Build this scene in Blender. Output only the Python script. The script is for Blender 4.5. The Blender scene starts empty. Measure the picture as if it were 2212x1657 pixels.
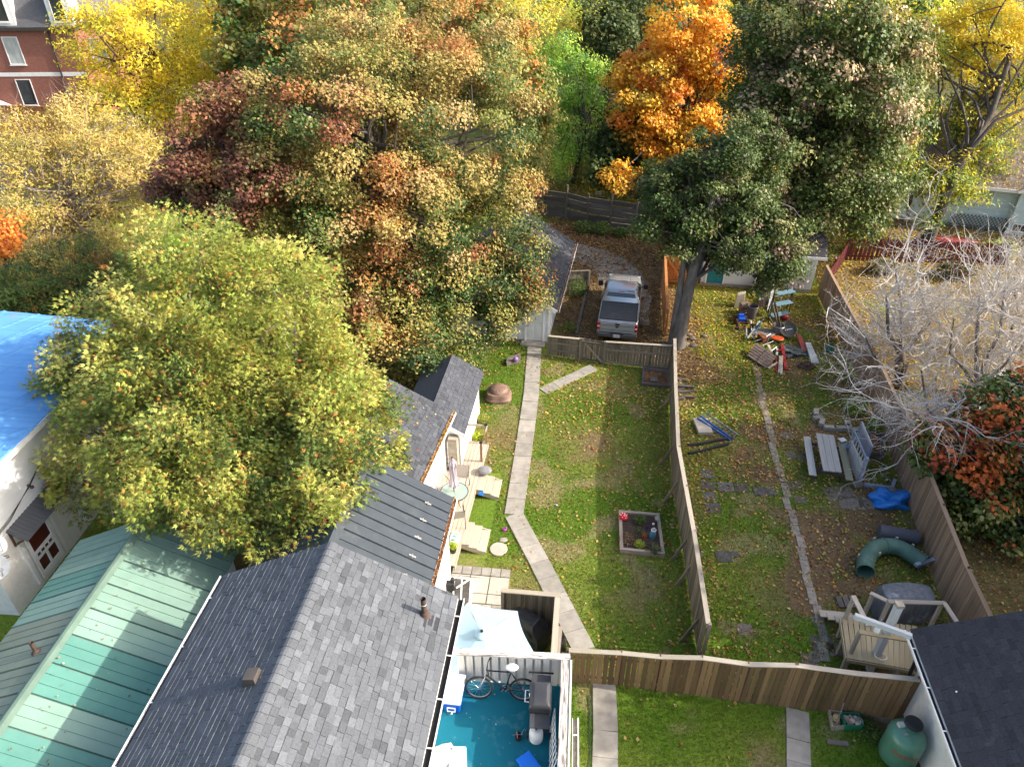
import bpy, math, random
import numpy as np
from mathutils import Vector, Matrix
R_ = math.radians
random.seed(11); RNG = np.random.default_rng(11)
scene = bpy.context.scene
COL = scene.collection
# ---------------------------------------------------------------- camera (drone, 19 m up, pitched 34.5 deg down)
H = 19.0; PT = R_(34.5); F = 1571.0; CX = 1106.0; CY = 828.5
cam_d = bpy.data.cameras.new('camera'); cam = bpy.data.objects.new('camera', cam_d); COL.objects.link(cam)
cam.location = (0, 0, H); cam.rotation_euler = (math.pi/2 - PT, 0, 0)
cam_d.sensor_width = 36.0; cam_d.lens = 36.0*F/2212.0; cam_d.clip_start = 0.2; cam_d.clip_end = 2000
scene.camera = cam
# ---------------------------------------------------------------- sky, sun, exposure
SUN_AZ = R_(-5.0)      # from +X towards +Y
SUN_EL = R_(31.0)
world = bpy.data.worlds.new('World'); scene.world = world; world.use_nodes = True
wn = world.node_tree; wn.nodes.clear()
wo = wn.nodes.new('ShaderNodeOutputWorld'); wb = wn.nodes.new('ShaderNodeBackground'); sky = wn.nodes.new('ShaderNodeTexSky')
sky.sky_type = 'NISHITA'; sky.sun_disc = False; sky.sun_elevation = SUN_EL; sky.sun_rotation = math.pi/2 - SUN_AZ
sky.air_density = 0.9; sky.dust_density = 4.0; sky.ozone_density = 0.6
wb.inputs['Strength'].default_value = 0.15
wn.links.new(sky.outputs[0], wb.inputs[0]); wn.links.new(wb.outputs[0], wo.inputs[0])
sl = bpy.data.lights.new('sun', 'SUN'); sl.energy = 2.7; sl.angle = R_(0.53); sl.color = (1.0, 0.93, 0.82)
so = bpy.data.objects.new('sun', sl); COL.objects.link(so)
sd = Vector((math.cos(SUN_EL)*math.cos(SUN_AZ), math.cos(SUN_EL)*math.sin(SUN_AZ), math.sin(SUN_EL)))
so.rotation_euler = sd.to_track_quat('Z', 'Y').to_euler(); so.location = (60, 5, 60)
vs = scene.view_settings; vs.view_transform = 'Standard'; vs.look = 'None'; vs.gamma = 1.0; vs.exposure = 1.36
scene.render.engine = 'CYCLES'
# ---------------------------------------------------------------- helpers
_c, _s = math.cos(PT), math.sin(PT)
def at(u, v, z=0.0):                       # ground-plan point seen at a place of the photograph, at height z
    x = (u-CX)/F; y = (CY-v)/F; dz = -_s+y*_c; t = (z-H)/dz
    return Vector((x*t, (_c+y*_s)*t, z))
def atY(u, v, Y):
    x = (u-CX)/F; y = (CY-v)/F; t = Y/(_c+y*_s)
    return Vector((x*t, Y, H+t*(-_s+y*_c)))
def depth(p): return p[1]*_c-(p[2]-H)*_s
def V(*a): return Vector(a)
class Fr:                                  # a local frame: origin + heading
    def __init__(s, o, rz=0.0): s.o = Vector(o); s.rz = rz; s.c = math.cos(rz); s.s = math.sin(rz)
    def __call__(s, x, y, z=0.0): return Vector((s.o.x+x*s.c-y*s.s, s.o.y+x*s.s+y*s.c, s.o.z+z))
    def inv(s, p):
        dx, dy = p[0]-s.o.x, p[1]-s.o.y
        return Vector((dx*s.c+dy*s.s, -dx*s.s+dy*s.c, p[2]-s.o.z))
WM = {}
def tag(o, label=None, cat=None, group=None, kind=None):
    if label: o['label'] = label
    if cat: o['category'] = cat
    if group: o['group'] = group
    if kind: o['kind'] = kind
    return o
def thing(name, label, cat, loc=(0, 0, 0), rz=0.0, group=None):
    o = bpy.data.objects.new(name, None); COL.objects.link(o); o.empty_display_size = 0.2
    o.location = loc; o.rotation_euler = (0, 0, rz)
    WM[o.name] = Matrix.Translation(Vector(loc)) @ Matrix.Rotation(rz, 4, 'Z')
    return tag(o, label, cat, group)
def inv_of(parent): return WM[parent.name].inverted() if parent is not None else Matrix.Identity(4)
def link(o, parent):
    COL.objects.link(o)
    if parent is not None:
        o.parent = parent
        WM[o.name] = WM[parent.name] @ o.matrix_basis if o.matrix_basis != Matrix.Identity(4) else WM[parent.name]
    return o
def copy_tree(o, loc=None, rz=None, parent=None):
    c = o.copy(); COL.objects.link(c)
    if parent is not None: c.parent = parent
    if loc is not None: c.location = loc
    if rz is not None: c.rotation_euler = (0, 0, rz)
    for ch in list(o.children): copy_tree(ch, parent=c)
    return c
def rot_to(d, up=Vector((0, 0, 1))):       # 3x3 whose X is along d, Z as near to up as can be
    x = Vector(d).normalized(); u = Vector(up)
    if abs(x.dot(u.normalized())) > 0.999: u = Vector((0, 1, 0))
    y = u.cross(x).normalized(); z = x.cross(y)
    return Matrix((x, y, z)).transposed()
class MB:
    def __init__(s): s.v = []; s.f = []; s.tone = []
    def add(s, vs, fs, tone=None):
        n = len(s.v); s.v += [Vector(p) for p in vs]; s.f += [tuple(i+n for i in f) for f in fs]
        s.tone += [tone if tone is not None else 0.5]*len(vs); return s
    def obox(s, c, size, R=None, tone=None):
        c = Vector(c); hx, hy, hz = size[0]/2, size[1]/2, size[2]/2
        P = [Vector((x, y, z)) for x in (-hx, hx) for y in (-hy, hy) for z in (-hz, hz)]
        if R is not None: P = [R @ p for p in P]
        return s.add([c+p for p in P], [(0, 1, 3, 2), (4, 6, 7, 5), (0, 4, 5, 1), (2, 3, 7, 6), (0, 2, 6, 4), (1, 5, 7, 3)], tone)
    def box(s, x0, x1, y0, y1, z0, z1, fr=None, tone=None):
        P = [(x, y, z) for x in (x0, x1) for y in (y0, y1) for z in (z0, z1)]
        P = [fr(*p) if fr else Vector(p) for p in P]
        return s.add(P, [(0, 1, 3, 2), (4, 6, 7, 5), (0, 4, 5, 1), (2, 3, 7, 6), (0, 2, 6, 4), (1, 5, 7, 3)], tone)
    def bar(s, a, b, w, h, up=(0, 0, 1), tone=None):
        a = Vector(a); b = Vector(b); return s.obox((a+b)/2, ((b-a).length, w, h), rot_to(b-a, up), tone)
    def tube(s, pts, rad, n=8, cap=True, tone=None):
        pts = [Vector(p) for p in pts]; m = len(pts)
        if not hasattr(rad, '__len__'): rad = [rad]*m
        vs = []; up = Vector((0.13, 0.31, 0.94))
        for i, p in enumerate(pts):
            d = pts[min(i+1, m-1)]-pts[max(i-1, 0)]
            if d.length < 1e-6: d = Vector((0, 0, 1))
            d.normalize(); 
            x = up.cross(d)
            if x.length < 0.05: x = Vector((1, 0, 0)).cross(d)
            x.normalize(); y = d.cross(x); up = up if abs(up.dot(d)) < .9 else y
            for k in range(n):
                a = 2*math.pi*k/n; vs.append(p+(x*math.cos(a)+y*math.sin(a))*rad[i])
        fs = [(i*n+k, i*n+(k+1) % n, (i+1)*n+(k+1) % n, (i+1)*n+k) for i in range(m-1) for k in range(n)]
        if cap: fs += [tuple(range(n))[::-1], tuple((m-1)*n+k for k in range(n))]
        return s.add(vs, fs, tone)
    def lathe(s, prof, c=(0, 0, 0), n=20, R=None, sx=1, sy=1, cap=True):
        c = Vector(c); vs = []
        for r, z in prof:
            for k in range(n):
                a = 2*math.pi*k/n; p = Vector((r*math.cos(a)*sx, r*math.sin(a)*sy, z)); vs.append(c+(R @ p if R is not None else p))
        m = len(prof)
        fs = [(i*n+k, i*n+(k+1) % n, (i+1)*n+(k+1) % n, (i+1)*n+k) for i in range(m-1) for k in range(n)]
        if cap: fs += [tuple(range(n))[::-1], tuple((m-1)*n+k for k in range(n))]
        return s.add(vs, fs)
    def poly(s, pts, tone=None): return s.add(pts, [tuple(range(len(pts)))], tone)
    def slab(s, pts, th, down=None, tone=None):       # polygon + thickness (extruded along 'down', default -normal)
        pts = [Vector(p) for p in pts]; n = len(pts)
        if down is None:
            nn = (pts[1]-pts[0]).cross(pts[2]-pts[1]).normalized(); down = -nn if nn.z > 0 else nn
        else: down = Vector(down)
        lo = [p+down*th for p in pts]
        return s.add(pts+lo, [tuple(range(n)), tuple(range(n, 2*n))[::-1]]+[(i, (i+1) % n, n+(i+1) % n, n+i) for i in range(n)], tone)
    def ball(s, c, r, n=12, m=8, sx=1, sy=1, sz=1, R=None):
        prof = [(max(r*math.sin(math.pi*i/m), 0.0005), -r*math.cos(math.pi*i/m)*sz) for i in range(m+1)]
        return s.lathe(prof, c, n, R, sx, sy)
    def build(s, name, mat, parent=None, smooth=False, label=None, cat=None, group=None, kind=None, bevel=0, recalc=True):
        me = bpy.data.meshes.new(name)
        vs = s.v
        loc = None
        if parent is None:
            xs = [p.x for p in vs]; ys = [p.y for p in vs]
            loc = Vector(((min(xs)+max(xs))/2, (min(ys)+max(ys))/2, min(p.z for p in vs))); vs = [p-loc for p in vs]
        else:
            iv = inv_of(parent); vs = [iv @ p for p in vs]
        me.from_pydata([tuple(p) for p in vs], [], s.f)
        at_ = me.attributes.new('tone', 'FLOAT', 'POINT'); at_.data.foreach_set('value', [float(t) for t in s.tone])
        if recalc:
            import bmesh
            bm = bmesh.new(); bm.from_mesh(me); bmesh.ops.recalc_face_normals(bm, faces=bm.faces); bm.to_mesh(me); bm.free()
        if smooth:
            me.polygons.foreach_set('use_smooth', [True]*len(me.polygons))
            try: me.set_sharp_from_angle(angle=R_(40))
            except Exception: pass
        o = bpy.data.objects.new(name, me)
        if mat: me.materials.append(mat)
        if loc is not None: o.location = loc
        COL.objects.link(o)
        if parent is not None: o.parent = parent; WM[o.name] = WM[parent.name]
        else: WM[o.name] = Matrix.Translation(loc)
        if bevel:
            b = o.modifiers.new('bevel', 'BEVEL'); b.width = bevel; b.segments = 2; b.limit_method = 'ANGLE'
        return tag(o, label, cat, group, kind)
_unit = {}
def unit_mesh(mat, name):
    k = (mat.name, name)
    if k not in _unit:
        m = MB(); m.obox((0, 0, 0), (1, 1, 1)); me = bpy.data.meshes.new(name)
        # slightly chamfered unit box so pieces catch light on their edges
        me.from_pydata([tuple(p) for p in m.v], [], m.f); me.materials.append(mat); _unit[k] = me
    return _unit[k]
def plank(name, a, b, w, h, mat, parent, up=(0, 0, 1), label=None):   # one board: shared unit box, stretched a->b
    a = Vector(a); b = Vector(b); o = bpy.data.objects.new(name, unit_mesh(mat, name))
    Rm = rot_to(b-a, up).to_4x4()
    Mx = Matrix.Translation((a+b)/2) @ Rm @ Matrix.Diagonal(((b-a).length, w, h, 1))
    o.matrix_basis = inv_of(parent) @ Mx
    COL.objects.link(o); o.parent = parent
    if label: o['label'] = label
    return o
# ---------------------------------------------------------------- materials
MATS = {}
def _nt(name):
    m = bpy.data.materials.new(name); m.use_nodes = True; nt = m.node_tree; nt.nodes.clear()
    out = nt.nodes.new('ShaderNodeOutputMaterial'); b = nt.nodes.new('ShaderNodeBsdfPrincipled')
    nt.links.new(b.outputs[0], out.inputs[0]); return m, nt, b, out
def mat(name, c1, c2=None, sc=(4, 4, 4), rough=0.75, bump=0.0, rand=0.0, metal=0.0, spec=0.3, coord='Object', detail=6, lo=0.35, hi=0.65,
        tone=0.0, coat=0.0, trans=0.0, spots=None, alpha=None):
    if name in MATS: return MATS[name]
    m, nt, b, out = _nt(name); N = nt.nodes.new; Lk = nt.links.new
    b.inputs['Roughness'].default_value = rough; b.inputs['Metallic'].default_value = metal
    b.inputs['Specular IOR Level'].default_value = spec
    if coat: b.inputs['Coat Weight'].default_value = coat; b.inputs['Coat Roughness'].default_value = 0.08
    c2 = c2 or tuple(x*0.8 for x in c1)
    if coord == 'World':
        g = N('ShaderNodeNewGeometry'); src = g.outputs['Position']
    else:
        g = N('ShaderNodeTexCoord'); src = g.outputs['Object']
    oi = N('ShaderNodeObjectInfo')
    mp = N('ShaderNodeMapping'); mp.inputs['Scale'].default_value = sc; Lk(src, mp.inputs['Vector'])
    if coord != 'World':
        cm = N('ShaderNodeCombineXYZ'); mu = N('ShaderNodeMath'); mu.operation = 'MULTIPLY'; mu.inputs[1].default_value = 37.0
        Lk(oi.outputs['Random'], mu.inputs[0]); [Lk(mu.outputs[0], cm.inputs[i]) for i in range(3)]; Lk(cm.outputs[0], mp.inputs['Location'])
    nz = N('ShaderNodeTexNoise'); nz.inputs['Scale'].default_value = 1.0; nz.inputs['Detail'].default_value = detail; nz.inputs['Roughness'].default_value = 0.62
    Lk(mp.outputs[0], nz.inputs['Vector'])
    cr = N('ShaderNodeValToRGB'); cr.color_ramp.elements[0].position = lo; cr.color_ramp.elements[1].position = hi
    cr.color_ramp.elements[0].color = (*c1, 1); cr.color_ramp.elements[1].color = (*c2, 1); Lk(nz.outputs[0], cr.inputs[0])
    colr = cr.outputs[0]
    if spots:                                       # (colour, scale, threshold): stains / patches with a shape of their own
        sc_, th = spots[1], spots[2]
        n2 = N('ShaderNodeTexNoise'); n2.inputs['Scale'].default_value = sc_; n2.inputs['Detail'].default_value = 8; n2.inputs['Roughness'].default_value = 0.7
        Lk(src, n2.inputs['Vector'])
        r2 = N('ShaderNodeValToRGB'); r2.color_ramp.elements[0].position = th; r2.color_ramp.elements[1].position = th+0.08
        mx = N('ShaderNodeMix'); mx.data_type = 'RGBA'; Lk(n2.outputs[0], r2.inputs[0]); Lk(r2.outputs[0], mx.inputs['Factor'])
        Lk(colr, mx.inputs['A']); mx.inputs['B'].default_value = (*spots[0], 1); colr = mx.outputs['Result']
    if rand or tone:
        hs = N('ShaderNodeHueSaturation'); Lk(colr, hs.inputs['Color'])
        mr = N('ShaderNodeMapRange'); k = tone or rand
        mr.inputs['To Min'].default_value = 1-k; mr.inputs['To Max'].default_value = 1+k
        if tone:
            an = N('ShaderNodeAttribute'); an.attribute_name = 'tone'; Lk(an.outputs['Fac'], mr.inputs['Value'])
        else: Lk(oi.outputs['Random'], mr.inputs['Value'])
        Lk(mr.outputs[0], hs.inputs['Value']); colr = hs.outputs[0]
    Lk(colr, b.inputs['Base Color'])
    if bump:
        bp = N('ShaderNodeBump'); bp.inputs['Strength'].default_value = bump; bp.inputs['Distance'].default_value = 0.02
        Lk(nz.outputs[0], bp.inputs['Height']); Lk(bp.outputs[0], b.inputs['Normal'])
    if trans: b.inputs['Transmission Weight'].default_value = trans; b.inputs['IOR'].default_value = 1.45
    if alpha is not None: b.inputs['Alpha'].default_value = alpha
    MATS[name] = m; return m
def leafmat(name, trans=0.35, rough=0.55, spec=0.35):
    if name in MATS: return MATS[name]
    m, nt, b, out = _nt(name); N = nt.nodes.new; Lk = nt.links.new
    an = N('ShaderNodeAttribute'); an.attribute_name = 'Col'
    b.inputs['Roughness'].default_value = rough; b.inputs['Specular IOR Level'].default_value = spec
    tr = N('ShaderNodeBsdfTranslucent'); mx = N('ShaderNodeMixShader'); mx.inputs[0].default_value = trans
    Lk(an.outputs['Color'], b.inputs['Base Color']); Lk(an.outputs['Color'], tr.inputs['Color'])
    Lk(b.outputs[0], mx.inputs[1]); Lk(tr.outputs[0], mx.inputs[2]); Lk(mx.outputs[0], out.inputs[0])
    MATS[name] = m; return m
def arr_mesh(name, verts, faces, cols, material, parent=None, nper=None, smooth=False, loc=None):
    """verts (N,3), faces (M,k) numpy; cols (N,3) per-vertex colour"""
    verts = np.asarray(verts, dtype=np.float32); faces = np.asarray(faces, dtype=np.int32)
    if parent is not None:
        iv = np.array(inv_of(parent)); verts = verts @ iv[:3, :3].T.astype(np.float32)+iv[:3, 3].astype(np.float32)
    elif loc is not None: verts = verts-np.array(loc, dtype=np.float32)
    me = bpy.data.meshes.new(name); me.vertices.add(len(verts)); me.vertices.foreach_set('co', verts.ravel())
    k = faces.shape[1]; me.loops.add(faces.size); me.loops.foreach_set('vertex_index', faces.ravel())
    me.polygons.add(len(faces)); me.polygons.foreach_set('loop_start', np.arange(len(faces), dtype=np.int32)*k)
    try: me.polygons.foreach_set('loop_total', np.full(len(faces), k, dtype=np.int32))
    except Exception: pass
    if smooth: me.polygons.foreach_set('use_smooth', np.ones(len(faces), dtype=bool))
    me.update(calc_edges=True)
    if cols is not None:
        a = me.attributes.new('Col', 'FLOAT_COLOR', 'POINT'); c4 = np.ones((len(verts), 4), dtype=np.float32); c4[:, :3] = cols
        a.data.foreach_set('color', c4.ravel())
    me.materials.append(material); me.validate()
    o = bpy.data.objects.new(name, me); COL.objects.link(o)
    if parent is not None: o.parent = parent; WM[o.name] = WM[parent.name]
    elif loc is not None: o.location = loc
    return o
# ================================================================= materials
M_concrete = mat('concrete', (0.36, 0.33, 0.285), (0.26, 0.24, 0.205), (3, 3, 3), 0.9, 0.25, rand=0.14, coord='World', spots=((0.2, 0.18, 0.14), 2.2, 0.62))
M_stone = mat('stone', (0.22, 0.185, 0.15), (0.14, 0.115, 0.09), (5, 5, 5), 0.9, 0.4, rand=0.2, coord='World')
M_slate = mat('slate_paver', (0.14, 0.135, 0.125), (0.09, 0.085, 0.08), (5, 5, 5), 0.85, 0.4, rand=0.25, coord='World', spots=((0.16, 0.12, 0.06), 5.0, 0.6))
M_shingle = mat('grey_shingle', (0.118, 0.128, 0.142), (0.088, 0.095, 0.105), (26, 26, 26), 0.92, 0.35, tone=0.31, coord='World')
M_shingle_d = mat('dark_shingle', (0.052, 0.052, 0.06), (0.034, 0.034, 0.04), (24, 24, 24), 0.92, 0.3, tone=0.28, coord='World', spots=((0.075, 0.075, 0.075), 0.7, 0.6))
M_shingle_c = mat('charcoal_shingle', (0.085, 0.09, 0.105), (0.055, 0.06, 0.07), (22, 22, 22), 0.9, 0.3, tone=0.34, coord='World')
M_shingle_b = mat('brown_shingle', (0.26, 0.21, 0.18), (0.18, 0.15, 0.13), (16, 16, 16), 0.92, 0.3, tone=0.3, coord='World')
M_white = mat('white_paint', (0.80, 0.80, 0.78), (0.70, 0.70, 0.67), (3, 3, 3), 0.6, 0.05, coord='World', lo=0.45, hi=0.75)
M_stucco = mat('white_stucco', (0.76, 0.74, 0.70), (0.64, 0.62, 0.58), (6, 6, 6), 0.9, 0.5, coord='World', lo=0.4, hi=0.8)
M_core = mat('siding_shadow_gap', (.34, .35, .36), (.30, .31, .32), rough=.9)  # darker grey stands for the shade lines between lap boards
M_siding = mat('white_siding', (0.76, 0.77, 0.77), (0.68, 0.69, 0.69), (0.6, 9, 9), 0.5, 0.0, rand=0.04)
M_siding_t = mat('pale_teal_siding', (0.50, 0.62, 0.60), (0.44, 0.55, 0.53), (0.6, 9, 9), 0.55, 0.0, rand=0.05)
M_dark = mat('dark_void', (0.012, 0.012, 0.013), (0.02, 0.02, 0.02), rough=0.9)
M_black = mat('black_plastic', (0.018, 0.018, 0.02), (0.03, 0.03, 0.032), (6, 6, 6), 0.5, rand=0.1)
M_metal_roof = mat('slate_blue_metal', (0.060, 0.072, 0.085), (0.048, 0.060, 0.072), (3, 3, 3), 0.6, 0.02, coord='World', rand=0.05, spec=0.25, spots=((.075, .085, .09), 1.3, .6))
M_green_a = mat('mint_metal', (0.215, 0.33, 0.27), (0.18, 0.29, 0.235), (1.2, 1.2, 1.2), 0.55, 0.02, coord='World', rand=0.10, spots=((0.30, 0.40, 0.32), 9.0, 0.69))
M_green_b = mat('teal_metal', (0.09, 0.245, 0.20), (0.12, 0.285, 0.235), (1.2, 1.2, 1.2), 0.5, 0.02, coord='World', rand=0.10, spots=((0.30, 0.42, 0.35), 9.0, 0.70))
M_green_c = mat('olive_grey_metal', (0.24, 0.28, 0.215), (0.20, 0.24, 0.18), (1.2, 1.2, 1.2), 0.6, 0.02, coord='World', rand=0.06)
M_green_r = mat('ridge_green_metal', (0.15, 0.225, 0.175), (0.115, 0.18, 0.14), (2, 2, 2), 0.6, 0.02, coord='World')
M_gutterdark = mat('gutter_muck', (0.016, 0.016, 0.018), (0.05, 0.03, 0.018), (9, 9, 9), 0.95, 0.3, coord='World', lo=0.5, hi=0.75)
M_gutterleaf = mat('gutter_leaf_muck', (0.30, 0.12, 0.04), (0.12, 0.055, 0.025), (18, 18, 18), 0.95, 0.6, coord='World', spots=((0.45, 0.30, 0.07), 14.0, 0.6))
M_rust = mat('rusty_pipe', (0.10, 0.065, 0.05), (0.06, 0.04, 0.035), (8, 8, 8), 0.85, 0.3, coord='World')
M_brick = None
M_glass = mat('window_glass', (0.03, 0.035, 0.04), (0.05, 0.055, 0.06), (2, 2, 2), 0.06, spec=0.8)
M_curtain = mat('pale_curtain', (0.5, 0.52, 0.5), (0.35, 0.38, 0.37), (6, 6, 1), 0.9)
M_wood_grey = mat('weathered_wood', (0.235, 0.20, 0.15), (0.12, 0.10, 0.072), (1.3, 7, 7), 0.9, 0.35, rand=0.38, lo=0.3, hi=0.7)
M_wood_deck = mat('deck_wood', (0.50, 0.43, 0.34), (0.38, 0.32, 0.25), (1.6, 9, 9), 0.85, 0.25, rand=0.16, lo=0.3, hi=0.7)
M_wood_cap = mat('pale_cap_wood', (0.46, 0.40, 0.32), (0.30, 0.26, 0.20), (2.5, 9, 9), 0.88, 0.3, rand=0.15, lo=0.3, hi=0.7)
M_wood_brown = mat('brown_fence_wood', (0.235, 0.135, 0.062), (0.10, 0.073, 0.043), (1.1, 5, 5), 0.88, 0.3, rand=0.46, lo=0.3, hi=0.72)
M_wood_brown2 = mat('greyed_brown_fence_wood', (0.36, 0.25, 0.165), (0.22, 0.15, 0.095), (1.2, 9, 9), 0.88, 0.3, rand=0.26, lo=0.3, hi=0.7)
M_wood_cedar = mat('new_cedar_wood', (0.52, 0.235, 0.085), (0.40, 0.165, 0.055), (1.3, 8, 8), 0.75, 0.15, rand=0.15, lo=0.3, hi=0.7)
M_wood_red = mat('red_painted_wood', (0.13, 0.022, 0.024), (0.075, 0.015, 0.017), (1.5, 8, 8), 0.8, 0.2, rand=0.22)
M_wood_dark = mat('dark_old_wood', (0.13, 0.105, 0.085), (0.055, 0.045, 0.038), (1.3, 8, 8), 0.92, 0.5, rand=0.35, lo=0.3, hi=0.7)
M_wood_tie = mat('old_tie_wood', (0.20, 0.17, 0.145), (0.085, 0.07, 0.06), (1.6, 7, 7), 0.92, 0.6, rand=0.25, lo=0.3, hi=0.7)
M_wood_white = mat('peeling_white_wood', (0.72, 0.70, 0.66), (0.60, 0.58, 0.54), (3, 9, 9), 0.8, 0.2, rand=0.05, spots=None)
M_wood_peel = mat('worn_white_rail', (0.62, 0.58, 0.53), (0.12, 0.10, 0.085), (9, 5, 5), 0.9, 0.5, rand=0.1, lo=0.44, hi=0.62, detail=10)
# ================================================================= value noise on numpy grids
def vnoise(x, y, sc, seed=0):
    x = np.asarray(x)/sc; y = np.asarray(y)/sc; xi = np.floor(x).astype(np.int64); yi = np.floor(y).astype(np.int64)
    fx = x-xi; fy = y-yi; fx = fx*fx*(3-2*fx); fy = fy*fy*(3-2*fy)
    def h(a, b):
        n = (a*374761393+b*668265263+seed*974634777) & 0x7fffffff; n = ((n ^ (n >> 13))*1274126177) & 0x7fffffff
        return ((n ^ (n >> 16)) & 0xffff)/65535.0
    return (h(xi, yi)*(1-fx)+h(xi+1, yi)*fx)*(1-fy)+(h(xi, yi+1)*(1-fx)+h(xi+1, yi+1)*fx)*fy
def fbm(x, y, sc, seed=0, o=4):
    t = 0; a = 0.5; n = 0
    for i in range(o): t = t+a*vnoise(x, y, sc/2**i, seed+i*7); n += a; a *= 0.55
    return t/n
def sstep(a, b, x): t = np.clip((np.asarray(x)-a)/(b-a), 0, 1); return t*t*(3-2*t)
def inbox(x, y, x0, x1, y0, y1, s=0.6): return sstep(x0-s, x0+s, x)*(1-sstep(x1-s, x1+s, x))*sstep(y0-s, y0+s, y)*(1-sstep(y1-s, y1+s, y))
def blob(x, y, cx, cy, r): return np.exp(-((x-cx)**2+(y-cy)**2)/(r*r))
DIV_X = lambda y: 5.55+(y-13.1)*0.118          # the dividing fence
RF_X = lambda y: 13.75+(y-15.0)*0.165          # the right-hand fence
def dirtw(x, y):
    x, y = x+2.4*(fbm(x, y, 2.6, 41)-.5), y+2.4*(fbm(x, y, 2.6, 57)-.5)
    n = fbm(x, y, 2.2, 3); w = 0
    w = w+0.95*blob(x, y, 3.1, 22.9, 1.25)*sstep(0.2, 0.5, n)                      # worn patch on the lawn
    w = w+0.7*blob(x, y, 3.0, 18.2, 0.8)*sstep(0.35, 0.6, n)+0.5*blob(x, y, 3.6, 15.2, 0.5)
    w = w+0.95*blob(x, y, -0.2, 16.4, 1.25)*sstep(0.25, 0.55, n)+0.6*blob(x, y, 1.0, 15.1, 0.9)
    w = w+0.85*blob(x, y, -0.3, 24.0, 1.1)                                      # bed by the deck
    right = (x > DIV_X(y)+0.2)*(x < RF_X(y))
    w = w+right*(0.25+0.9*sstep(0.42, 0.62, n))*inbox(x, y, 9.3, 18, 14, 24.5, 0.8)*0.95
    w = w+right*0.8*inbox(x, y, 8, 18, 27, 33.5, 1.0)*sstep(0.4, 0.6, n)+right*0.55*sstep(0.5, 0.7, n)
    w = w+0.95*inbox(x, y, 2.4, 9.2, 29.6, 47, 0.6)                              # driveway
    w = w+0.85*(x > RF_X(y))*sstep(0.15, 0.45, n)
    w = w+0.85*inbox(x, y, -13, -4, 15, 30, 1.0)
    w = w+0.75*sstep(46, 50, y)*sstep(0.35, 0.6, n)+0.9*inbox(x, y, 10, 13, 10, 14.5, 0.5)
    return np.clip(w, 0, 1)
def litterw(x, y):                                                           # density of fallen leaves 0..1
    n = fbm(x, y, 2.5, 21); w = 0.012+0*x
    lawn = (x < DIV_X(y))*(x > -2.2)
    w = w+lawn*(0.50*inbox(x, y, 1.8, 7.6, 22.5, 29.5, 1.5)*sstep(0.25, 0.6, n)+0.42*inbox(x, y, 3.8, 7.2, 19, 27, 0.8)*sstep(0.2, .6, n)+0.10*inbox(x, y, 0, 7, 12.5, 22, 1))
    w = w+lawn*0.28*inbox(x, y, -3, 1.4, 22, 31, 1.2)*sstep(0.3, 0.6, n)+lawn*0.06*inbox(x, y, -3, 1, 12, 22, 1)
    right = (x > DIV_X(y))*(x < RF_X(y))
    w = w+right*(0.88*inbox(x, y, 7, 12.2, 24.5, 34, 1.5)+0.5*inbox(x, y, 11.5, 18, 24, 37, 1.2)*sstep(0.2, .6, n)+0.60*inbox(x, y, 6, 12, 20.5, 25.5, 1.2)*sstep(0.2, .55, n))
    w = w+right*(0.34*inbox(x, y, 9.3, 18, 16, 24, 1)*sstep(0.3, 0.6, n)+0.16*inbox(x, y, 5, 18, 12, 24, 1)+0.18*inbox(x, y, 10.5, 16, 12.5, 18, 1))
    w = w+0.97*inbox(x, y, 2.6, 9.2, 29.8, 47.5, 0.5)+0.7*inbox(x, y, 8.6, 18, 33, 47, 1)
    beyond = x > RF_X(y)+0.2
    w = w+beyond*(0.72*inbox(x, y, 13, 40, 18, 46, 2)*sstep(0.05, 0.4, n)+0.4*inbox(x, y, 12, 40, 9, 20, 1))
    w = w+0.6*sstep(46, 49, y)*sstep(0.2, 0.55, n)+0.35*(x < -4)*sstep(20, 24, y)
    w = w+0.35*np.exp(-((x-DIV_X(y)-.5)/.5)**2)*(y > 12)*(y < 29)+0.25*np.exp(-((x-DIV_X(y)+.5)/.4)**2)*(y > 12)*(y < 29)+0.35*np.exp(-((x-RF_X(y)+.5)/.5)**2)*(y > 14)
    return np.clip(w, 0, 1)
# ================================================================= ground: one sheet to the horizon
gx = np.concatenate([[-900, -500, -300, -200, -140, -100, -70, -50, -40, -32], np.arange(-26, 34.01, 0.22), [36, 40, 46, 54, 70, 100, 140, 200, 300, 500, 900]])
gy = np.concatenate([[-300, -120, -60, -25, -10, 0], np.arange(6, 52.01, 0.22), [53, 55, 58, 62, 67, 73, 80, 90, 105, 130, 170, 240, 350, 600, 1000]])
GX, GY = np.meshgrid(gx, gy); nx, ny = len(gx), len(gy)
fine = inbox(GX, GY, -25, 33, 7, 51, 0.5)
GZ = fine*(fbm(GX, GY, 1.6, 5)-0.5)*0.05
gv = np.stack([GX, GY, GZ], -1).reshape(-1, 3); I = np.arange(nx*ny).reshape(ny, nx)
gf = np.stack([I[:-1, :-1], I[:-1, 1:], I[1:, 1:], I[1:, :-1]], -1).reshape(-1, 4)
x, y = gv[:, 0], gv[:, 1]
g1 = np.array([0.095, 0.170, 0.016]); g2 = np.array([0.175, 0.22, 0.035]); g3 = np.array([0.28, 0.24, 0.11]); d1 = np.array([0.20, 0.135, 0.075]); d2 = np.array([0.115, 0.075, 0.042])
a = sstep(0.3, 0.7, fbm(x, y, 3.2, 1))[:, None]; gc = g1*(1-a)+g2*a
b = (0.75*sstep(0.56, 0.74, fbm(x, y, 1.1, 9)))[:, None]; gc = gc*(1-b)+g3*b
w = dirtw(x, y)[:, None]; q = fbm(x, y, 0.9, 14)[:, None]; gc = gc*(1-w)+(d1*q+d2*(1-q))*w
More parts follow.
